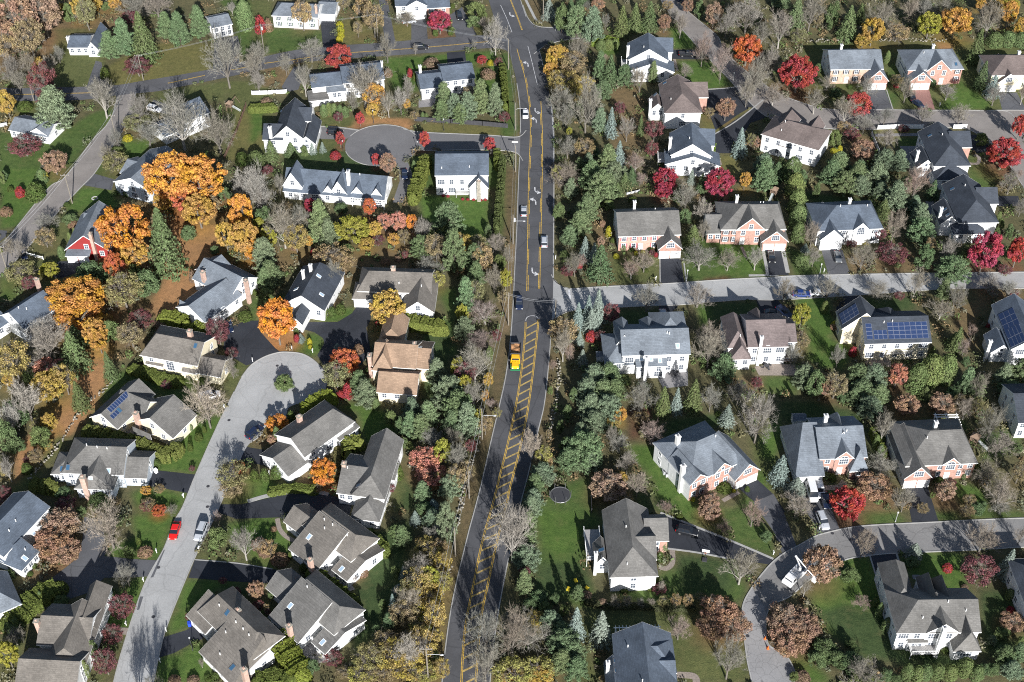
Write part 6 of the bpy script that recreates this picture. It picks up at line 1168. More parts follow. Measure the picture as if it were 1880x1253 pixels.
def carparts(kind, paint):
    k = kind+paint
    if k in CARS: return CARS[k]
    L_, W_, Hh = dict(sedan=(4.7,1.82,1.45), suv=(4.8,1.92,1.78), van=(5.1,1.98,1.95), pickup=(5.5,1.98,1.85), bigvan=(6.4,2.1,2.6))[kind]
    h = L_/2; bl = {'sedan': .92, 'suv': 1.08, 'van': 1.1, 'pickup': 1.1, 'bigvan': 1.35}[kind]
    # lower body: loft of rounded sections (x, half width, zlow, zhigh)
    st = [(-h, .74, .42, bl-.16), (-h+.12, .90, .28, bl-.04), (-h+.7, .98, .24, bl), (-h*.45, 1, .22, bl), (h*.25, 1, .22, bl-.01), (h*.55, .98, .22, bl-.08), (h-.35, .93, .26, bl-.18), (h-.06, .80, .32, bl-.30), (h, .7, .40, bl-.36)]
    b = MB(); sec = []
    for x, w_, z0, z1 in st:
        w_ *= W_/2; sec.append([(x,-w_*.92,z0),(x,-w_,z0+.22),(x,-w_,z1-.12),(x,-w_*.88,z1),(x,w_*.88,z1),(x,w_,z1-.12),(x,w_,z0+.22),(x,w_*.92,z0)])
    for i in range(len(sec)-1):
        for j in range(8):
            j2 = (j+1) % 8; b.quad([sec[i][j], sec[i][j2], sec[i+1][j2], sec[i+1][j]])
    b.quad(sec[0][::-1]); b.quad(sec[-1])
    # greenhouse: glass band, roof panel, pillars
    f0, f1, r1, r0 = {'sedan': (h*.48, h*.14, -h*.46, -h*.84), 'suv': (h*.45, h*.2, -h*.78, -h*.92), 'van': (h*.62, h*.3, -h*.82, -h*.93), 'pickup': (h*.38, h*.14, -h*.12, -h*.2), 'bigvan': (h*.80, h*.6, -h*.93, -h*.96)}[kind]
    wb, wt = W_/2*.9, W_/2*.74; zt = Hh-.06
    g = MB(); lo = [(f0,-wb,bl-.03),(f0,wb,bl-.03),(r0,wb,bl-.03),(r0,-wb,bl-.03)]; hi = [(f1,-wt,zt),(f1,wt,zt),(r1,wt,zt),(r1,-wt,zt)]
    for i in range(4):
        j = (i+1) % 4; g.quad([lo[i], lo[j], hi[j], hi[i]][::1])
    b.quad([(x, y, zt+.03) for x, y, z in hi]); e = .05
    b.quad([(f1+e,-wt-.03,zt-.03),(f1+e,wt+.03,zt-.03),(f1,wt,zt+.03),(f1,-wt,zt+.03)]); b.quad([(r1-e,wt+.03,zt-.03),(r1-e,-wt-.03,zt-.03),(r1,-wt,zt+.03),(r1,wt,zt+.03)])
    for s in (-1, 1): b.quad([(f1+e,s*(wt+.03),zt-.03),(f1,s*wt,zt+.03),(r1,s*wt,zt+.03),(r1-e,s*(wt+.03),zt-.03)][::s])
    for t in ((0,.09),(.40,.46),(.68,.74),(.93,1.0)):
        for s in (-1, 1):
            a0, a1 = f0+(r0-f0)*t[0], f0+(r0-f0)*t[1]; c0, c1 = f1+(r1-f1)*t[0], f1+(r1-f1)*t[1]; o = s*.012
            b.quad([(a0,s*wb+o,bl-.03),(a1,s*wb+o,bl-.03),(c1,s*wt+o,zt),(c0,s*wt+o,zt)])
    if kind == 'pickup':   # open bed
        b.box(-h*.96, -h*.22, -W_/2*.8, W_/2*.8, bl+.004, bl+.02, 1)
        for s in (-1, 1): b.box(-h*.97, -h*.2, s*W_/2*.9-.06, s*W_/2*.9+.06, bl-.05, bl+.14)
    if kind in ('suv', 'van'):
        for s in (-1, 1): b.tube((f1-.2, s*wt*.85, zt+.09), (r1+.2, s*wt*.85, zt+.09), .025, .025, 4, 1)
    hl, tl = MB(), MB(); hl.box(-.05, .05, -.2, .2, -.08, .08); tl.box(-.05, .05, -.14, .14, -.14, .14)
    CARS[k] = (b.me('body', ['paint_car_'+paint, 'darkmetal']), g.me('windows', ['carglass']), hl.me('headlight', ['lamp_white']), tl.me('tail_light', ['lamp_red']), L_, W_, bl, h); return CARS[k]
def heading(t, x, y, dx, dy):
    a, b_ = G(*T(t, x-dx*20, y-dy*20)), G(*T(t, x+dx*20, y+dy*20)); d = b_-a; return math.atan2(d.y, d.x)
def car(t, x, y, dx, dy, kind, paint, label, grp_='parked cars'):
    body, glass, hl, tl, L_, W_, bl, h = carparts(kind, paint)
    p = G(*T(t, x, y), .75); r = empty('car' if kind not in ('pickup','bigvan') else {'pickup':'pickup_truck','bigvan':'van'}[kind], (p.x, p.y, .075), heading(t, x, y, dx, dy))
    tag(r, label, {'pickup':'pickup','bigvan':'van','van':'minivan','suv':'suv'}.get(kind, 'car'), grp_)
    obj('body', body, r); obj('windows', glass, r); wr = .33 if kind == 'sedan' else .37
    ty, ri = wheelmesh(wr)
    for s in (-1, 1):
        obj('headlight', hl, r, (h-.09, s*W_*.34, bl-.36)); obj('tail_light', tl, r, (-h+.05, s*W_*.36, bl-.2))
        for q in (-1, 1): o = obj('wheel', ty, r, (q*h*.60, s*(W_/2-.1), wr)); obj('rim', ri, o)
R_ = 'cars on the main road'
car('00',1065,752,1,.25,'suv','white','white parked suv on the drive between bare trees')
car('10',585,914,1,.03,'suv','black','black suv on the driveway left of the upper cul-de-sac')
car('10',1443,114,.25,1,'suv','black','black suv parked nose down beside the magenta tree','parked cars')
car('10',1178,327,1,-.04,'suv','black','black suv driving along the upper side road','cars on the upper side road')
car('10',1095,146,1,-.1,'sedan','silver','silver car half hidden under twigs at the split-level top house')
car('10',1063,1202,.12,1,'sedan','navy','dark blue car on the curved drive below the upper cul-de-sac')
car('20',168,787,0,1,'sedan','white','white car driving down the upper main road',R_)
car('20',1285,375,1,.02,'pickup','black','black pickup at the top townhouse driveway')
car('20',1252,10,1,.5,'sedan','navy','dark car at the top edge beside the curving street')
car('30',1150,716,.75,.5,'sedan','navy','dark blue car on the reddish paved driveway')
car('30',1110,668,.3,1,'sedan','black','black car in shade beside the red brick gabled house')
car('01',1583,1085,.12,1,'sedan','navy','navy car nosed into the leaf-strewn driveway')
car('21',157,290,0,-1,'sedan','silver','silver car with long roof in the left main road lane',R_)
car('21',298,502,0,-1,'suv','silver','silver suv in the right main road lane',R_)
car('21',124,928,.02,1,'suv','navy','dark suv in the left lane just above the dump truck',R_)
car('21',1118,1012,.1,1,'sedan','silver','pale car in the shaded driveway of the big grey-roofed house')
car('31',138,606,.15,1,'sedan','black','black car parked on the dark driveway of the wide brick house')
car('31',596,606,.2,1,'sedan','grey','charcoal car on the grey driveway of the white colonial')
car('31',345,862,1,.02,'sedan','blue','bright blue car parked at the east street kerb')
car('31',463,856,1,.02,'sedan','lightgrey','light grey car parked right of the bright blue car')
car('31',150,996,1,.15,'sedan','black','black car in the shaded driveway behind the mauve-roofed house')
car('31',225,988,.8,.6,'suv','navy','navy suv beside the mauve-roofed house driveway end')
car('02',1445,440,1,-.25,'van','white','white minivan under the big bare tree beside the concrete street')
car('12',28,688,1,-.85,'suv','navy','dark blue suv at the kerb near the roundabout bulb')
car('03',1207,192,-.32,1,'sedan','red','bright red car parked on the left of the concrete street')
car('03',1388,200,-.42,1,'suv','silver','silver-blue suv parked at the right kerb of the concrete street')
car('32',470,1086,.25,1,'suv','white','white suv with dark sunroof in front of the turreted house')
car('32',412,1092,.25,1,'bigvan','white','white box van parked beside the white sunroof suv')
car('32',512,1160,.3,1,'sedan','navy','dark blue car at the lower end of the turreted house driveway')
car('33',490,124,.42,1,'suv','silver','pale silver suv near the street below the turreted house')
car('23',1285,196,1,.22,'suv','black','black suv on the driveway of the house with white railed deck')
car('01',160,590,.3,1,'sedan','navy','dark car at the left street kerb below the red-walled house')
# dump truck
def dumptruck():
    p = G(946.5, 657, 1.2); r = empty('dump_truck', (p.x, p.y, .075), heading('22', 100, 160, -.03, 1)); tag(r, 'green and yellow dump truck with an orange load in the left lane', 'dump truck')
    b = MB(); b.box(-3.9, 3.6, -.45, .45, .55, .95); b.build('chassis', ['darkmetal'], r)
    b = MB(); b.box(-4.1, .35, -1.22, 1.22, 1.0, 1.12)
    for s in (-1, 1): b.box(-4.1, .35, s*1.22-.05, s*1.22+.05, 1.12, 2.55); [b.box(x-.06, x+.06, s*1.33-.06, s*1.33+.06, 1.0, 2.5) for x in (-3.9,-2.9,-1.9,-.9,.1)]
    b.box(.28, .40, -1.17, 1.17, 1.12, 2.9); b.box(-4.1, -4.0, -1.17, 1.17, 1.12, 2.4); b.build('dump_bed', ['darkmetal'], r)
    mat('load_orange', (.33,.17,.08), var=.5, scale=2, rough=.9); b = MB()
    n = 8
    zz = [[2.05+.25*math.sin(i*1.3)*math.cos(j*1.1)+.1*random.random()-.5*(abs(j-2)/2)**2*.3 for j in range(5)] for i in range(n+1)]
    for i in range(n):
        for j in range(4):
            X = lambda i: -3.98+i*4.24/n; Yj = lambda j: -1.14+j*2.28/4
            b.quad([(X(i),Yj(j),zz[i][j]),(X(i+1),Yj(j),zz[i+1][j]),(X(i+1),Yj(j+1),zz[i+1][j+1]),(X(i),Yj(j+1),zz[i][j+1])])
    b.build('load', ['load_orange'], r)
    b = MB(); b.box(.5, 2.1, -1.12, 1.12, .95, 2.0); b.box(.55, 1.95, -1.08, 1.08, 2.0, 2.75, 1, top=.86); o = b.build('cab', ['paint_car_yellow', 'paint_car_yellow'], r)
    b = MB(); b.quad([(1.97,-.92,2.06),(1.97,.92,2.06),(1.87,.84,2.62),(1.87,-.84,2.62)]); b.build('windshield', ['carglass'], o)
    b = MB(); b.box(2.1, 3.75, -.85, .85, .95, 1.75, top=.92); b.box(1.95, 2.1, -1.0, 1.0, 1.2, 1.95); b.build('hood', ['paint_car_yellow'], r)
    b = MB(); [b.box(2.3, 3.5, s*1.0-.18, s*1.0+.18, .95, 1.2) for s in (-1,1)]; b.box(3.76, 3.95, -1.15, 1.15, .5, .85); b.build('bumper', ['paint_car_green'], r)
    for s in (-1, 1):
        b = MB(); b.box(-.04, .04, -.12, .12, -.1, .1); b.build('headlight', ['lamp_white'], r, loc=(3.79, s*.6, 1.15))
        b = MB(); b.box(-.05,.05,-.12,.12,-.25,.25); b.build('mirror', ['darkmetal'], r, loc=(2.0, s*1.38, 2.1))
        ty, ri = wheelmesh(.5)
        for x in (3.0, -1.6, -2.9): o = obj('wheel', ty, r, (x, s*1.0, .5)); obj('rim', ri, o)
dumptruck()
def buckettruck():
    a, c = G(1440, 1078, .8), G(1482, 1036, .8); d = a-c; ang = math.atan2(d.y, d.x); p = (a+c)/2
    r = empty('bucket_truck', (p.x, p.y, .055), ang); tag(r, 'white utility truck with a folded boom raised over the street bend', 'utility truck')
    b = MB(); b.box(-3.6, 3.4, -.5, .5, .5, .9); b.build('chassis', ['darkmetal'], r)
    b = MB(); b.box(1.35, 3.5, -1.1, 1.1, .8, 1.5); b.box(1.4, 2.75, -1.05, 1.05, 1.5, 2.35, top=.88); o = b.build('cab', ['paint_car_white'], r)
    b = MB(); b.quad([(2.76,-.9,1.56),(2.76,.9,1.56),(2.67,.82,2.2),(2.67,-.82,2.2)]); [b.quad([(1.6,s*1.062,1.56),(2.6,s*1.062,1.56),(2.5,s*.95,2.2),(1.6,s*.95,2.2)]) for s in (-1,1)]; b.build('windshield', ['carglass'], o)
    b = MB(); b.box(-3.7, 1.15, -1.2, 1.2, .9, 1.1); [b.box(-3.7, 1.15, s*1.0-.2, s*1.0+.2, 1.1, 1.75) for s in (-1,1)]; b.box(.6, 1.15, -.78, .78, 1.1, 1.9); b.build('service_body', ['paint_car_white'], r)
    b = MB(); [b.box(x, x+.7, y, y+.5, 1.102, 1.4) for x, y in ((-3.4,-.6),(-2.5,.05),(-3.3,.1))]; b.build('tool_crates', ['paint_car_grey'], r)
    b = MB(); b.tube((-1.2,0,1.1), (-1.2,0,2.4), .35, .28, 10); b.build('turntable', ['paint_car_white'], r)
    # boom in world directions taken to real lengths
    R3 = Matrix.Rotation(-ang, 3, 'Z'); base = Vector((-1.2,0,2.4)); top = R3 @ (G(1461, 1022, 8.5)-Vector((p.x,p.y,0))); tip = R3 @ (G(1496, 1062, 4.8)-Vector((p.x,p.y,0)))
    b = MB(); b.tube(base, top, .17, .13, 6); b.build('lower_boom', ['paint_car_white'], r); b = MB(); b.tube(top+Vector((0,0,.1)), tip, .13, .1, 6); b.sphere(top, .24,.24,.24); b.build('upper_boom', ['paint_car_white'], r)
    b = MB(); b.box(tip.x-.42, tip.x+.42, tip.y-.42, tip.y+.42, tip.z-1.0, tip.z+.05); b.build('bucket', ['paint_car_white'], r)
    ty, ri = wheelmesh(.45)
    for s in (-1, 1):
        for x in (2.7, -2.2): o = obj('wheel', ty, r, (x, s*.95, .45)); obj('rim', ri, o)
        b = MB(); b.box(-.04,.04,-.12,.12,-.1,.1); b.build('headlight', ['lamp_white'], r, loc=(3.52, s*.8, 1.15))
buckettruck()
# ---------------------------------------------------------------- poles, lamps, wires
mat('wood_pole', (.19,.17,.14), var=.25, scale=3); mat('pale_metal', (.55,.56,.57), rough=.4, var=.05, metal=.3)
def topz(base, tx, ty):
    lo, hi = 2, 20
    for _ in range(30):
        m_ = (lo+hi)/2
        if PR(base+Vector((0,0,m_)))[1] > ty: lo = m_
        else: hi = m_
    return lo
POLES = {}
def pole(key, t, bx, by, ty, label, arm=0, trans=0, lamp=0, m='wood_pole', hmax=13):
    base = G(*T(t, bx, by)); h = min(topz(base, *T(t, bx, ty)), hmax); r = empty('utility_pole', base); tag(r, label, 'pole', 'utility poles')
    b = MB(); b.tube((0,0,-.2), (0,0,h), .17, .12, 8); b.build('pole', [m], r)
    if arm:
        b = MB(); b.box(-1.2, 1.2, -.06, .06, h-.7, h-.56); o = b.build('crossarm', [m], r)
        b = MB(); [b.tube((x,0,h-.56), (x,0,h-.32), .05, .05, 6) for x in (-1.1,-.4,.4,1.1)]; b.build('insulators', ['pale_metal'], o)
    if trans:
        b = MB(); b.tube((.42,0,h-2.2), (.42,0,h-1.2), .28, .28, 10); b.tube((.42,0,h-1.2), (.42,0,h-1.08), .2, .12, 10); b.build('transformer', ['pale_metal'], r)
    if lamp:
        b = MB(); b.tube((0,0,h-2.4), (lamp*.6,-.2,h-1.9), .05, .05, 6); b.tube((lamp*.6,-.2,h-1.9), (2.6*lamp,-.4,h-1.75), .05, .04, 6); b.build('lamp_arm', ['pale_metal'], r)
        b = MB(); b.sphere((2.9*lamp,-.42,h-1.78), .42, .18, .13); b.build('lamp_head', ['pale_metal'], r)
    POLES[key] = base+Vector((0,0,h-.4))
pole('a','00',990,555,375,'pole with crossarm beside the split green pines',1)
pole('b','00',820,1030,788,'leaning-looking pale pole at the upper left street junction',1)
pole('c','00',235,700,560,'pole beside the rusty red tree on the left road',0,1)
pole('d','00',1825,375,165,'pole with transformer left of the long shuttered house',0,1)
pole('e','10',880,290,90,'pole at the gravel drive mouth of the upper side road')
pole('f','10',1780,480,272,'pole at the corner of side road and main road',0)
pole('g','10',1830,900,710,'pole with lamp arm above the side street corner',0,0,1)
pole('h','11',1828,20,-160,'pole beside the tall hedge with street sign arm',0,0,0)
pole('i','11',1812,520,318,'pole with transformer and lamp left of the main road',0,1,1)
pole('j','11',1780,1080,855,'pole left of the dark suv above the hatched median')
pole('k','21',375,1030,905,'short pole with wires on the side street island')
pole('l','12',1600,740,530,'roadside pole with long lamp arm above the stone wall',0,0,1)
pole('m','12',1510,1150,960,'leaning roadside pole behind the salmon-leaved oak')
pole('n','13',1415,370,175,'pole beside the main road above the yellow trees')
pole('o','13',1228,1241,1000,'pole with crossarm and lamp among the lower yellow trees',1,0,1)
pole('p','01',500,240,35,'pole with crossarm at the left street by the round flowerbed',1)
pole('q','01',45,690,530,'pole at the left street near the picture edge',1)
pole('r','20',290,135,-60,'wooden pole right of the main road at the top edge')
pole('s','00',1820,900,880,'x') if False else None
def wire(a, c, label, n=2, sag=.8):
    A, B_ = POLES[a] if isinstance(a, str) else a, POLES[c] if isinstance(c, str) else c; b = MB(); mid = (A+B_)/2; d = (B_-A); nn = Vector((-d.y, d.x, 0)).normalized()
    for k in range(n):
        off = nn*(k-(n-1)/2)*.8; K = 10
        P = [A+off+d*(i/K)-Vector((0,0,sag*4*(i/K)*(1-i/K)+k*.15))-mid for i in range(K+1)]
        for i in range(K): b.tube(P[i], P[i+1], .022, .022, 3, cap=False)
    tag(b.build('power_line', ['pale_metal'], None, loc=mid), label, 'power line', 'overhead wires')
for a, c, lb in [('f','g','wires between the two poles above the side street corner'),('g','h','wires above the mouth of the small side street'),('h','i','wires running down the left side of the main road past the hedge'),('i','j','wires over the roadside between transformer pole and dark suv'),('j','k','wires crossing the main road above the hatched median'),('l','m','wires between the lamp pole and the leaning roadside pole'),('m','n','wires beside the main road below the leaning pole'),('n','o','wires above the lower yellow roadside trees'),('a','d','wires along the upper left road to the shuttered house'),('d','e','wires in front of the long shuttered house'),('e','f','wires along the upper side road to the main road'),('a','b','wires crossing the upper left junction'),('b','p','wires following the left diagonal street'),('p','q','wires along the lower left diagonal street'),('j','l','wires left of the dump truck')]:
    wire(a, c, lb)
def lamppost(t, bx, by, ty, label, col='darkmetal'):
    base = G(*T(t, bx, by)); h = min(max(topz(base, 0, T(t, bx, ty)[1]), 2.5), 6); r = empty('street_lamp', base); tag(r, label, 'street lamp', 'small street lamps')
    b = MB(); b.tube((0,0,-.1), (0,0,h), .07, .05, 8); b.tube((0,0,-.1), (0,0,.4), .12, .1, 8); b.build('post', [col], r)
    b = MB(); b.tube((0,0,h), (0,0,h+.35), .1, .17, 6); b.tube((0,0,h+.352), (0,0,h+.5), .2, .04, 6); b.build('lantern', ['lamp_white' if col != 'darkmetal' else 'pale_metal'], r)
lamppost('10',850,850,770,'black lamp post at the top of the upper cul-de-sac'); lamppost('10',1335,905,830,'black lamp post on the verge of the small side street'); lamppost('10',1155,1050,985,'black lamp post at the right of the upper cul-de-sac'); lamppost('10',640,1040,980,'black lamp post at the left of the upper cul-de-sac')
lamppost('20',1600,575,510,'pale lamp post beside the reddish bare tree','pale_metal'); lamppost('21',1280,775,708,'pale lamp post between brick house driveways','pale_metal'); lamppost('31',470,728,665,'pale lamp post left of the white colonial driveway','pale_metal'); lamppost('33',992,133,75,'pale lamp post by the lower right street','pale_metal'); lamppost('03',1330,1020,940,'slim lamp post in front of the long diagonal house','darkmetal')
# ---------------------------------------------------------------- mailboxes, signs, cones, chairs
b = MB(); b.box(-.07,.07,-.07,.07,-.1,1.15); b.box(-.05,.05,-.35,.35,.95,1.05); MPOST = b.me('post', ['trim']); b = MB(); b.box(-.14,.14,-.38,.3,1.152,1.42); b.tube((0,-.38,1.40),(0,.3,1.40),.14,.14,8); MBOX = b.me('box', ['trim'])
for t, x, y, lb in [('03',1083,348,'white mailbox on the lawn left of the concrete street'),('03',993,545,'white mailbox at the dark cross driveway kerb'),('03',873,848,'white mailbox above the pale footpath stub'),('03',1150,892,'white mailbox at the mouth of the curved driveway'),('03',1376,330,'white mailbox just below the silver-blue suv'),('03',1108,1104,'white mailbox at the lower side of the curved driveway'),('02',1550,528,'white mailbox under the pale branched tree'),('02',1745,205,'white mailbox right of the cream house garage'),('02',1268,1142,'white mailbox below the broad grey house driveway'),('12',430,142,'white mailbox at the flowerbed of the roundabout'),('12',287,125,'white mailbox beside the orange maple by the roundabout'),('12',130,985,'white mailbox between the round clipped shrubs'),('21',376,625,'white mailbox-like sign post at the main road corner'),('33',148,360,'white mailbox at the driveway meeting the street bend'),('33',465,190,'white mailbox below the pale silver suv'),('31',498,715,'white mailbox left of the white colonial driveway'),('21',1068,770,'white mailbox left of the pink-shuttered house driveway'),('30',1297,735,'white mailbox right of the reddish paved driveway')]:
    r = empty('mailbox', G(*T(t, x, y)), random.uniform(-.4,.4)); tag(r, lb, 'mailbox', 'white mailboxes'); obj('post', MPOST, r); obj('box', MBOX, r); r.scale = (.8,.8,.8)
for t, x, y, lb in [('20',376,215,'white road sign at the upper junction corner'),('10',1825,1030,'street name sign at the small side street corner'),('22',35,300,'x')][:2]:
    r = empty('road_sign', G(*T(t, x, y)), 0); tag(r, lb, 'sign'); b = MB(); b.tube((0,0,-.1),(0,0,2.6),.04,.04,6); b.build('post', ['pale_metal'], r); b = MB(); b.box(-.4,.4,-.06,-.042,1.9,2.6) if x == 376 else b.box(-.9,.9,-.06,-.042,2.3,2.6); b.build('sign_panel', ['trim'], r)
mat('cone_orange', (.75,.16,.03), var=.05)
for t, x, y, lb in [('33',92,942,'orange traffic cone nearest the rusty oak'),('33',112,1010,'orange traffic cone lowest on the cracked street'),('33',150,700,'orange traffic cone beside the shaded street bend'),('23',1840,1005,'orange traffic cone left of the low street patch')]:
    b = MB(); b.box(-.25,.25,-.25,.25,0,.05); b.tube((0,0,.05),(0,0,.8),.19,.04,10); o = b.build('traffic_cone', ['cone_orange'], None, loc=G(*T(t, x, y), .06)); tag(o, lb, 'cone', 'orange cones')
mat('chair_yellow', (.80,.62,.05), var=.05)
for t, x, y, rz, lb in [('23',515,549,.4,'yellow garden chair nearest the house corner'),('23',463,607,-.5,'yellow garden chair on the left of three'),('23',595,599,1.0,'yellow garden chair on the right of three')]:
    r = empty('garden_chair', G(*T(t, x, y)), rz); tag(r, lb, 'chair', 'yellow garden chairs'); r.scale = (.62,.62,.62)
    b = MB(); b.box(-.42,.42,-.42,.35,.38,.45); b.build('seat', ['chair_yellow'], r); b = MB(); b.quad([(-.42,.35,.40),(.42,.35,.40),(.5,.62,1.25),(-.5,.62,1.25)]); b.quad([(-.5,.66,1.25),(.5,.66,1.25),(.42,.39,.40),(-.42,.39,.40)]); b.build('backrest', ['chair_yellow'], r)
    for s in (-1, 1):
        b = MB(); b.box(s*.48-.07, s*.48+.07, -.45, .4, .6, .65); b.build('armrest', ['chair_yellow'], r)
        for y in (-.38, .32): b = MB(); b.box(s*.40-.04, s*.40+.04, y-.04, y+.04, 0, .38); b.build('leg', ['chair_yellow'], r)
# trampoline
r = empty('trampoline', G(*T('22', 408, 1142)), 0); tag(r, 'round black trampoline on the lawn beside the main road pines', 'trampoline')
b = MB(); n = 20; b.quad([(2.1*math.cos(2*math.pi*i/n), 2.1*math.sin(2*math.pi*i/n), .85) for i in range(n)]); b.build('mat', ['darkmetal'], r)
b = MB(); [b.tube((2.25*math.cos(2*math.pi*i/n), 2.25*math.sin(2*math.pi*i/n), .85), (2.25*math.cos(2*math.pi*(i+1)/n), 2.25*math.sin(2*math.pi*(i+1)/n), .85), .1, .1, 5, cap=False) for i in range(n)]; b.build('rim_pad', ['navy_pad' if 'navy_pad' in MATS else 'metal'], r)
for i in range(6):
    a = 2*math.pi*i/6; b = MB(); b.tube((2.3*math.cos(a), 2.3*math.sin(a), 0), (2.3*math.cos(a), 2.3*math.sin(a), 2.3), .05, .05, 5); b.build('net_pole', ['metal'], r)
# basketball hoop, bins, sheds, air conditioners, playsets, pergola, tables
r = empty('basketball_hoop', G(*T('23', 1405, 395)), -.25); tag(r, 'basketball hoop with pale backboard at the driveway edge', 'basketball hoop')
b = MB(); b.tube((0,0,0),(0,0,3),.08,.07,8); b.box(-.5,.5,-.6,.4,0,.25); b.build('post', ['darkmetal'], r); b = MB(); b.box(-.75,.75,-.34,-.28,2.8,3.6); b.build('backboard', ['frame'], r)
b = MB(); [b.tube((.23*math.cos(i*.785), -.6+.23*math.sin(i*.785), 3.05), (.23*math.cos((i+1)*.785), -.6+.23*math.sin((i+1)*.785), 3.05), .02, .02, 4, cap=False) for i in range(8)]; b.build('ring', ['cone_orange'], r)
mat('bin_blue', (.02,.06,.5), var=.05)
def wheelie(t, x, y, m_, lb):
    r = empty('wheeled_bin', G(*T(t, x, y)), random.random()); tag(r, lb, 'bin'); b = MB(); b.box(-.3,.3,-.35,.35,.05,1.0,top=1.1); b.build('bin_body', [m_], r); b = MB(); b.box(-.35,.35,-.42,.38,1.002,1.1); b.build('lid', [m_], r)
wheelie('03',1312,850,'bin_blue','bright blue wheeled bin beside the curved driveway'); wheelie('02',1078,970,'frame','pale bin at the top of the broad grey house driveway')
for t, x, y, lb in [('22',1128,975,'white air conditioner box furthest from the brick house chimney'),('22',1145,992,'white air conditioner box nearest the brick house chimney'),('33',905,755,'white air conditioner beside the great house side wall'),('13',830,415,'pale air conditioner left of its pair by the patio house'),('13',858,408,'pale air conditioner right of its pair by the patio house')]:
    r = empty('air_conditioner', G(*T(t, x, y)), .3); tag(r, lb, 'air conditioner'); b = MB(); b.box(-.45,.45,-.45,.45,0,.85); b.build('casing', ['pale_metal'], r); b = MB(); b.tube((0,0,.852),(0,0,.9),.36,.36,12); b.build('fan_grille', ['darkmetal'], r)
def shed(t, x, y, w_, d_, h_, rz, lb, m_='wall_white'):
    r = empty('garden_shed', G(*T(t, x, y)), rz); tag(r, lb, 'shed'); b = MB(); b.box(-w_/2,w_/2,-d_/2,d_/2,-.1,h_); b.quad([(-w_/2,-d_/2,h_),(-w_/2,d_/2,h_),(-w_/2,0,h_+.7)]); b.quad([(w_/2,d_/2,h_),(w_/2,-d_/2,h_),(w_/2,0,h_+.7)]); b.build('walls', [m_], r)
    b = MB(); o_ = .2
    for s in (-1, 1): b.quad([(-w_/2-o_, s*(d_/2+o_), h_-.15), (w_/2+o_, s*(d_/2+o_), h_-.15), (w_/2+o_, 0, h_+.74), (-w_/2-o_, 0, h_+.74)][::-s])
    b.build('roof', ['roof_light'], r); b = MB(); b.box(-.45,.45,-d_/2-.04,-d_/2-.002,0,1.9); b.build('door', ['door_white'], r)
shed('22',685,190,2.0,1.8,1.9,0,'little white shed left of the big grey-roofed house'); shed('32',318,625,2.8,2.2,1.9,.05,'pale canopy shed behind the turreted brick house','wall_pale')
mat('play_wood', (.20,.14,.10), var=.2); mat('slide_plastic', (.32,.34,.33), var=.05)
def playset(t, x, y, rz, lb, swings=True):
    r = empty('playset', G(*T(t, x, y)), rz); tag(r, lb, 'playset')
    b = MB(); [b.box(a-.06,a+.06,c-.06,c+.06,0,2.6) for a in (-.8,.8) for c in (-.8,.8)]; b.box(-.85,.85,-.85,.85,1.35,1.45); b.build('tower', ['play_wood'], r)
    b = MB(); b.quad([(-1,-1,2.5),(1,-1,2.5),(0,0,3.4)]); b.quad([(1,-1,2.5),(1,1,2.5),(0,0,3.4)]); b.quad([(1,1,2.5),(-1,1,2.5),(0,0,3.4)]); b.quad([(-1,1,2.5),(-1,-1,2.5),(0,0,3.4)]); b.build('canopy', ['play_wood'], r)
    b = MB(); b.quad([(-.35,-.85,1.45),(.35,-.85,1.45),(.35,-3.4,.15),(-.35,-3.4,.15)][::-1]); [b.quad([(s*.35,-.85,1.45),(s*.35,-.85,1.7),(s*.35,-3.4,.4),(s*.35,-3.4,.15)]) for s in (-1,1)]; b.build('slide', ['slide_plastic'], r)
    if swings:
        b = MB(); b.tube((.8,0,2.3),(4.2,0,2.3),.07,.07,6); [b.tube((4.2,0,2.3),(4.5,s*1.2,0),.06,.06,6) for s in (-1,1)]; b.build('swing_beam', ['play_wood'], r)
        for q in (1.8, 3.1):
            b = MB(); [b.tube((q+s*.22,0,2.3),(q+s*.22,0,.5),.02,.02,4) for s in (-1,1)]; b.box(q-.26,q+.26,-.1,.1,.46,.5); b.build('swing', ['darkmetal'], r)
playset('31',150,190,-.5,'wooden playset with pale slide behind the wide brick house',False); playset('32',1530,770,.9,'wooden playset with blue-grey slide right of the brick house'); playset('00',1590,760,1.3,'small colourful playset below the tall bare tree',True)
r = empty('pergola', G(*T('32', 1335, 660)), 0); tag(r, 'white pergola with parallel rafters behind the arch-windowed brick house', 'pergola')
b = MB(); [b.box(x-.1,x+.1,y-.1,y+.1,0,2.5) for x in (-2.4,2.4) for y in (-1.6,1.6)]; b.build('posts', ['trim'], r); b = MB(); [b.box(-2.8,2.8,y-.09,y+.09,2.5,2.7) for y in (-1.6,-.8,0,.8,1.6)]; [b.box(x-.06,x+.06,-2,2,2.703,2.8) for x in (-2.4,-.2,.2,2.4)]; b.build('rafters', ['trim'], r)
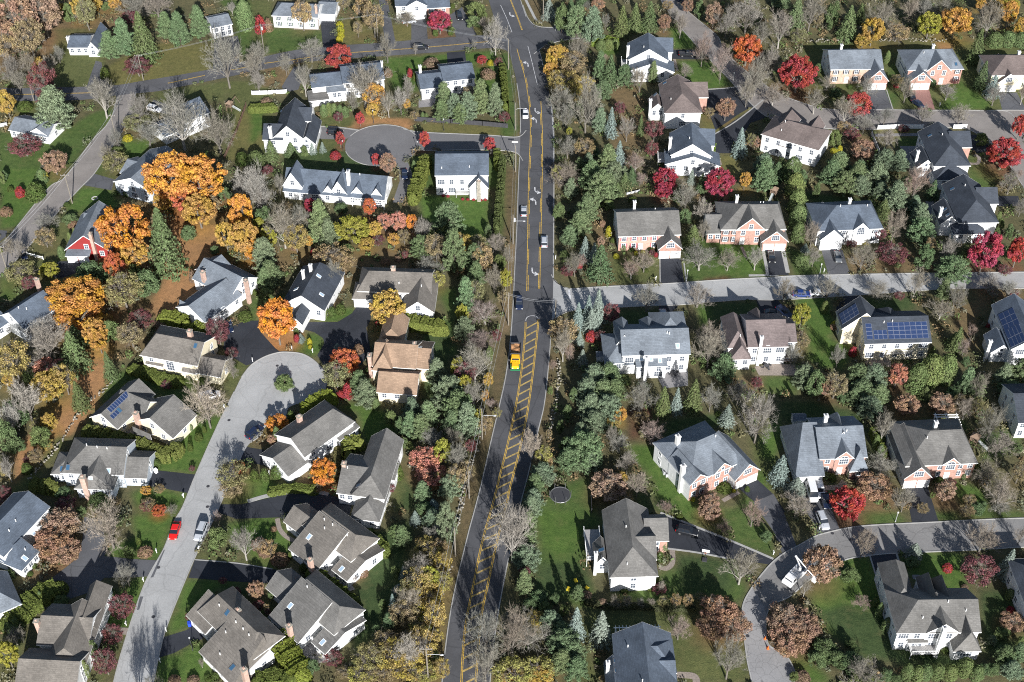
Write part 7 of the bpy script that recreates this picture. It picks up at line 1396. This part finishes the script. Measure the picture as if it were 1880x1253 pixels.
def patioset(t, x, y, lb, um=None):
    r = empty('patio_table', G(*T(t, x, y), .05), 0); tag(r, lb, 'patio table'); b = MB(); b.tube((0,0,.70),(0,0,.75),.7,.7,14); b.build('table_top', ['darkmetal' if not um else 'pale_metal'], r); b = MB(); b.tube((0,0,0),(0,0,.7),.06,.06,6); b.build('stand', ['darkmetal'], r)
    for i in range(4):
        a = i*1.57+.4; c = empty('patio_chair', G(*T(t, x, y), .05)+Vector((1.15*math.cos(a), 1.15*math.sin(a), 0)), a+1.57); tag(c, f'patio chair on the {["right","far","left","near"][i]} side of the {lb.split(" on ")[0].split(" by ")[0]} {lb.split(" ",2)[-1][-28:].strip()}' if False else f'{["right","far","left","near"][i]} patio chair of the four at the {lb}', 'chair', 'patio chairs')
        b = MB(); b.box(-.25,.25,-.25,.25,.40,.45); b.build('seat', ['darkmetal'], c); b = MB(); b.box(-.25,.25,.21,.25,.452,.95); b.build('backrest', ['darkmetal'], c)
patioset('22',1830,245,'dark table below the tall chimney'); patioset('22',1190,290,'table on the shaded terrace'); patioset('33',1140,1010,'deck table near stairs') if False else None
# ---------------------------------------------------------------- fences, walls, stones
def fence(t, s, h_, m_, label, solid=True, sm=False, cat='fence', nm='fence'):
    P = [Vector((p[0], p[1], 0)) for p in gl(pts(t, s), 5, sm)]; c = P[len(P)//2].copy(); r = empty(nm, c); tag(r, label, cat)
    b = MB(); q = MB()
    for i in range(len(P)-1):
        a, e = P[i]-c, P[i+1]-c; d = e-a; L_ = d.length
        if L_ < .05: continue
        d.normalize(); n = Vector((-d.y, d.x, 0))*.04
        if solid: b.quad([a-n, e-n, e-n+Vector((0,0,h_)), a-n+Vector((0,0,h_))]); b.quad([e+n, a+n, a+n+Vector((0,0,h_)), e+n+Vector((0,0,h_))]); b.quad([a-n+Vector((0,0,h_)), e-n+Vector((0,0,h_)), e+n+Vector((0,0,h_)), a+n+Vector((0,0,h_))])
        else:
            for z in (.35, .75, h_-.1): b.tube(a+Vector((0,0,z)), e+Vector((0,0,z)), .06, .06, 4)
        k = max(1, int(L_/2.4))
        for j in range(k+1): p = a+d*(L_*j/k); q.box(p.x-.08, p.x+.08, p.y-.08, p.y+.08, -.1, h_+.12)
    b.build('panels' if solid else 'rails', [m_], r); q.build('posts', [m_], r)
fence('30','868,895 1000,888 1180,890','1' and 1.4,'trim','white panel fence below the curving street, longer left run')
fence('30','1390,890 1480,888',1.4,'trim','short white panel fence right of the dark-roofed corner house')
fence('30','825,935 860,1020 890,1095',1.4,'trim','white fence running down beside the brown shrub')
fence('10','10,655 120,652 250,645',1.3,'trim','white fence behind the steep black-roofed house')
mat('dark_wood', (.045,.045,.05)); mat('brown_wood', (.16,.10,.07))
fence('10','1140,838 1380,852 1600,868 1775,885',1.5,'dark_wood','long dark fence along the verge of the small side street')
fence('00','1700,735 1640,900 1550,1100',1.2,'brown_wood','brown fence dropping down the lawn edge below the playset')
fence('01','190,598 300,628',1.0,'trim','short white rail beside the left street',False)
fence('21','868,180 955,160',0.7,'pale_metal','short pale fence behind the pink-shuttered house')
fence('00','-5,880 50,870',1.2,'pale_metal','short grey fence at the left edge by the ranch')
fence('12','1185,5 1210,200 1190,420',1.6,'trim','white fence right of the terracotta-roofed house',False) if False else None
fence('23','620,-20 625,70',1.3,'dark_wood','dark fence between trampoline lawn and orange shrubs')
def stonewall(t, s, w_, h_, label):
    P = [Vector((p[0], p[1], 0)) for p in gl(pts(t, s), 6)]; c = P[len(P)//2].copy(); b = MB(); g = random.Random(len(s))
    for i in range(len(P)-1):
        a, e = P[i]-c, P[i+1]-c; d = e-a; L_ = d.length; n = Vector((-d.y, d.x, 0)).normalized(); k = int(L_/.32)
        for j in range(k):
            p = a+d*((j+g.random())/max(k,1))+n*g.uniform(-w_/2, w_/2); s_ = g.uniform(.15, .33); b.sphere((p.x, p.y, g.uniform(0, h_)), s_, s_*g.uniform(.6,1), s_*.7, 0, 6, 3, .25)
    tag(b.build('stone_wall', ['stone'], None, loc=c), label, 'stone wall')
stonewall('22','392,190 402,330 372,520 345,650 335,760',.9,.9,'rubble stone wall right of the hatched median')
stonewall('12','1590,520 1585,620 1570,720 1560,830 1500,960 1475,1060 1450,1240',1.0,.8,'long rubble stone wall left of the main road')
stonewall('13','1460,0 1440,80 1425,170',1.0,.8,'rubble stone wall beside the lower roadside pole')
stonewall('13','1385,450 1350,530 1310,600 1290,690',1.0,.8,'rubble stone wall below the yellow roadside trees')
stonewall('30','380,292 560,288 700,292',.8,.8,'left stone wall behind the flat-fronted brick house')
stonewall('30','860,290 1000,280 1130,285 1340,292',1.0,.9,'right stone wall behind the red brick gabled house')
stonewall('02','780,345 690,430 600,500 490,650 420,760 340,870 240,980 190,1030',.8,.6,'stone edging of the leaf-covered path on the left')
stonewall('22','1080,120 1080,121',.1,.1,'x') if False else None
for t, x, y, w_, lb in [('12',235,350,3.9,'round stone edge of the island in the concrete street'),('01',655,205,1.5,'small round stone flowerbed on the lawn by the left street')]:
    c = G(*T(t, x, y)); b = MB(); g = random.Random(4)
    for i in range(26):
        a = 2*math.pi*i/26; b.sphere((w_/2*math.cos(a), w_/2*math.sin(a), .06), .22, .16, .14, 0, 6, 3, .2)
    tag(b.build('stone_ring', ['kerb'], None, loc=c), lb, 'stone ring')
o = disc(522.5, 702.5, 1.9, 'x', .075).build('island_bed', ['far_ground' if 'far_ground' in MATS else 'stone']); o['kind'] = 'structure'
# ---------------------------------------------------------------- ground mesh
def finish_ground():
    V = np.stack([GX.ravel(), GY.ravel(), np.zeros(GX.size)], 1)
    i = np.arange(nx*ny).reshape(ny, nx); q = np.stack([i[:-1,:-1].ravel(), i[:-1,1:].ravel(), i[1:,1:].ravel(), i[1:,:-1].ravel()], 1)
    me = bpy.data.meshes.new('ground'); me.vertices.add(len(V)); me.vertices.foreach_set('co', V.ravel())
    me.loops.add(q.size); me.loops.foreach_set('vertex_index', q.ravel().astype(np.int32)); me.polygons.add(len(q)); me.polygons.foreach_set('loop_start', np.arange(0, q.size, 4, dtype=np.int32))
    me.update(calc_edges=True)
    a = me.color_attributes.new('soil', 'FLOAT_COLOR', 'POINT'); c = np.concatenate([COL.reshape(-1,3), np.ones((nx*ny,1))], 1).astype(np.float32); a.data.foreach_set('color', c.ravel())
    m, nt, b = nodes('ground'); b.inputs['Roughness'].default_value = .95; b.inputs['Specular IOR Level'].default_value = .1
    at = N(nt, 'ShaderNodeVertexColor', layer_name='soil')
    # jitter and mottling: worn lawn, leaf litter
    n1 = noise(nt, .09, 5, .65); r1 = ramp(nt, n1.outputs[0], [(.3, (.82,.84,.8)), (.7, (1.2,1.15,1.12))])
    n2 = noise(nt, .7, 6, .75); r2 = ramp(nt, n2.outputs[0], [(.3, (.66,.7,.72)), (.68, (1.32,1.26,1.2))])
    n3 = noise(nt, 4.0, 4, .8); r3 = ramp(nt, n3.outputs[0], [(.3, (.72,)*3), (.7, (1.28,)*3)])
    c = mul(nt, mul(nt, mul(nt, at.outputs[0], r1.outputs[0]), r2.outputs[0]), r3.outputs[0])
    n4 = noise(nt, .35, 6, .7); r4 = ramp(nt, n4.outputs[0], [(.52, (0,0,0)), (.68, (.3,)*3)])
    mx = N(nt, 'ShaderNodeMix', data_type='RGBA'); nt.links.new(r4.outputs[0], mx.inputs[0]); nt.links.new(c, mx.inputs[6]); mx.inputs[7].default_value = (.12,.095,.05,1)
    n5 = noise(nt, 2.6, 4, .8); r5 = ramp(nt, n5.outputs[0], [(.6, (0,0,0)), (.7, (.28,)*3)])
    mx2 = N(nt, 'ShaderNodeMix', data_type='RGBA'); nt.links.new(r5.outputs[0], mx2.inputs[0]); nt.links.new(mx.outputs[2], mx2.inputs[6]); mx2.inputs[7].default_value = (.22,.13,.055,1)
    nt.links.new(mx2.outputs[2], b.inputs['Base Color'])
    bp = N(nt, 'ShaderNodeBump'); bp.inputs['Strength'].default_value = .6; bp.inputs['Distance'].default_value = .25
    nt.links.new(n3.outputs[0], bp.inputs['Height']); nt.links.new(bp.outputs[0], b.inputs['Normal'])
    me.materials.append(m); o = obj('ground', me); o['kind'] = 'structure'
    bb = MB(); bb.quad([(-3000,-2500,-.15),(3000,-2500,-.15),(3000,4000,-.15),(-3000,4000,-.15)]); o = bb.build('terrain', ['far_ground']); o['kind'] = 'structure'
finish_ground()
def undergrowth():
    g = np.random.default_rng(11); m = bpy.data.materials.new('undergrowth'); m.use_nodes = True; nt = m.node_tree; b = nt.nodes['Principled BSDF']; b.inputs['Roughness'].default_value = .95; b.inputs['Specular IOR Level'].default_value = .1
    at = N(nt, 'ShaderNodeVertexColor', layer_name='tint'); ge = N(nt, 'ShaderNodeNewGeometry'); r = ramp(nt, ge.outputs['Random Per Island'], [(0, (.6,)*3), (1, (1.4,)*3)]); nt.links.new(mul(nt, at.outputs[0], r.outputs[0]), b.inputs['Base Color'])
    pal = np.array([(.11,.125,.06),(.14,.13,.07),(.09,.12,.05),(.18,.13,.07),(.12,.13,.085),(.10,.14,.05),(.17,.16,.11)]); V = []; Cc = []
    wood = WOOD & ~OCC; iy, ix = np.nonzero(wood); sel = g.choice(len(iy), 9500, replace=False)
    big = np.sin(GX*.11)+np.cos(GY*.13+GX*.05)
    for k in sel:
        x, y = gx[ix[k]], gy[iy[k]]; r_ = g.uniform(.3, 1.0)**2*2.0+.3; h_ = r_*g.uniform(.6, 1.5); n = int(14+24*r_); d = sph(n, g); d[:, 2] = np.abs(d[:, 2])
        V.append(leaves(np.array([x, y, 0])+d*np.array([r_, r_, h_])*g.uniform(.5, 1, (n,1)), d, .17, 1, .6, g)); c = pal[g.integers(0, 7)]*g.uniform(.8, 1.2); Cc.append(np.tile(np.array([*c, 1]), (n*4, 1)))
    V = np.concatenate(V); me = quads('undergrowth', V, 'leaf'); me.materials.clear(); me.materials.append(m)
    a = me.color_attributes.new('tint', 'FLOAT_COLOR', 'POINT'); a.data.foreach_set('color', np.concatenate(Cc).astype(np.float32).ravel())
    o = obj('undergrowth', me); o['kind'] = 'stuff'; o['label'] = 'low brush and leafy ground cover in the wooded strips'; o['category'] = 'undergrowth'
undergrowth()
# ---------------------------------------------------------------- camera, light
cam = bpy.data.cameras.new('camera'); co = bpy.data.objects.new('camera', cam); C.objects.link(co)
co.location = (0, 0, HC); co.rotation_euler = (math.radians(90-42), 0, 0)
cam.sensor_width = 36; cam.lens = F/1880*36; cam.clip_end = 6000; cam.clip_start = 1
bpy.context.scene.camera = co
SUN_EL, SUN_AZ = math.radians(24.5), math.radians(12.7)   # shadows fall away, 12.7 deg to the left of straight ahead
sd = Vector((-math.sin(SUN_AZ)*math.cos(SUN_EL), math.cos(SUN_AZ)*math.cos(SUN_EL), -math.sin(SUN_EL)))   # travel direction
L = bpy.data.lights.new('sun', 'SUN'); L.energy = 5.0; L.angle = math.radians(.5); L.color = (1, .985, .965)
so = bpy.data.objects.new('sun', L); C.objects.link(so); so.rotation_euler = sd.to_track_quat('-Z', 'Y').to_euler()
w = bpy.data.worlds.new('World'); bpy.context.scene.world = w; w.use_nodes = True
nt = w.node_tree; bg = nt.nodes['Background']; sky = nt.nodes.new('ShaderNodeTexSky'); sky.sky_type = 'NISHITA'; sky.sun_disc = False
sky.sun_elevation = SUN_EL; sky.sun_rotation = math.atan2(-sd.x, -sd.y); sky.altitude = 100
nt.links.new(sky.outputs[0], bg.inputs[0]); bg.inputs[1].default_value = .062
sc = bpy.context.scene; sc.view_settings.view_transform = 'Standard'; sc.view_settings.look = 'None'; sc.view_settings.gamma = 1; sc.view_settings.exposure = EXPO
sc.render.engine = 'CYCLES'; sc.cycles.use_denoising = False; sc.cycles.filter_width = 1.1; sc.cycles.max_bounces = 5; sc.cycles.volume_bounces = 0; sc.cycles.diffuse_bounces = 3; sc.cycles.transparent_max_bounces = 4; sc.cycles.caustics_reflective = False; sc.cycles.caustics_refractive = False
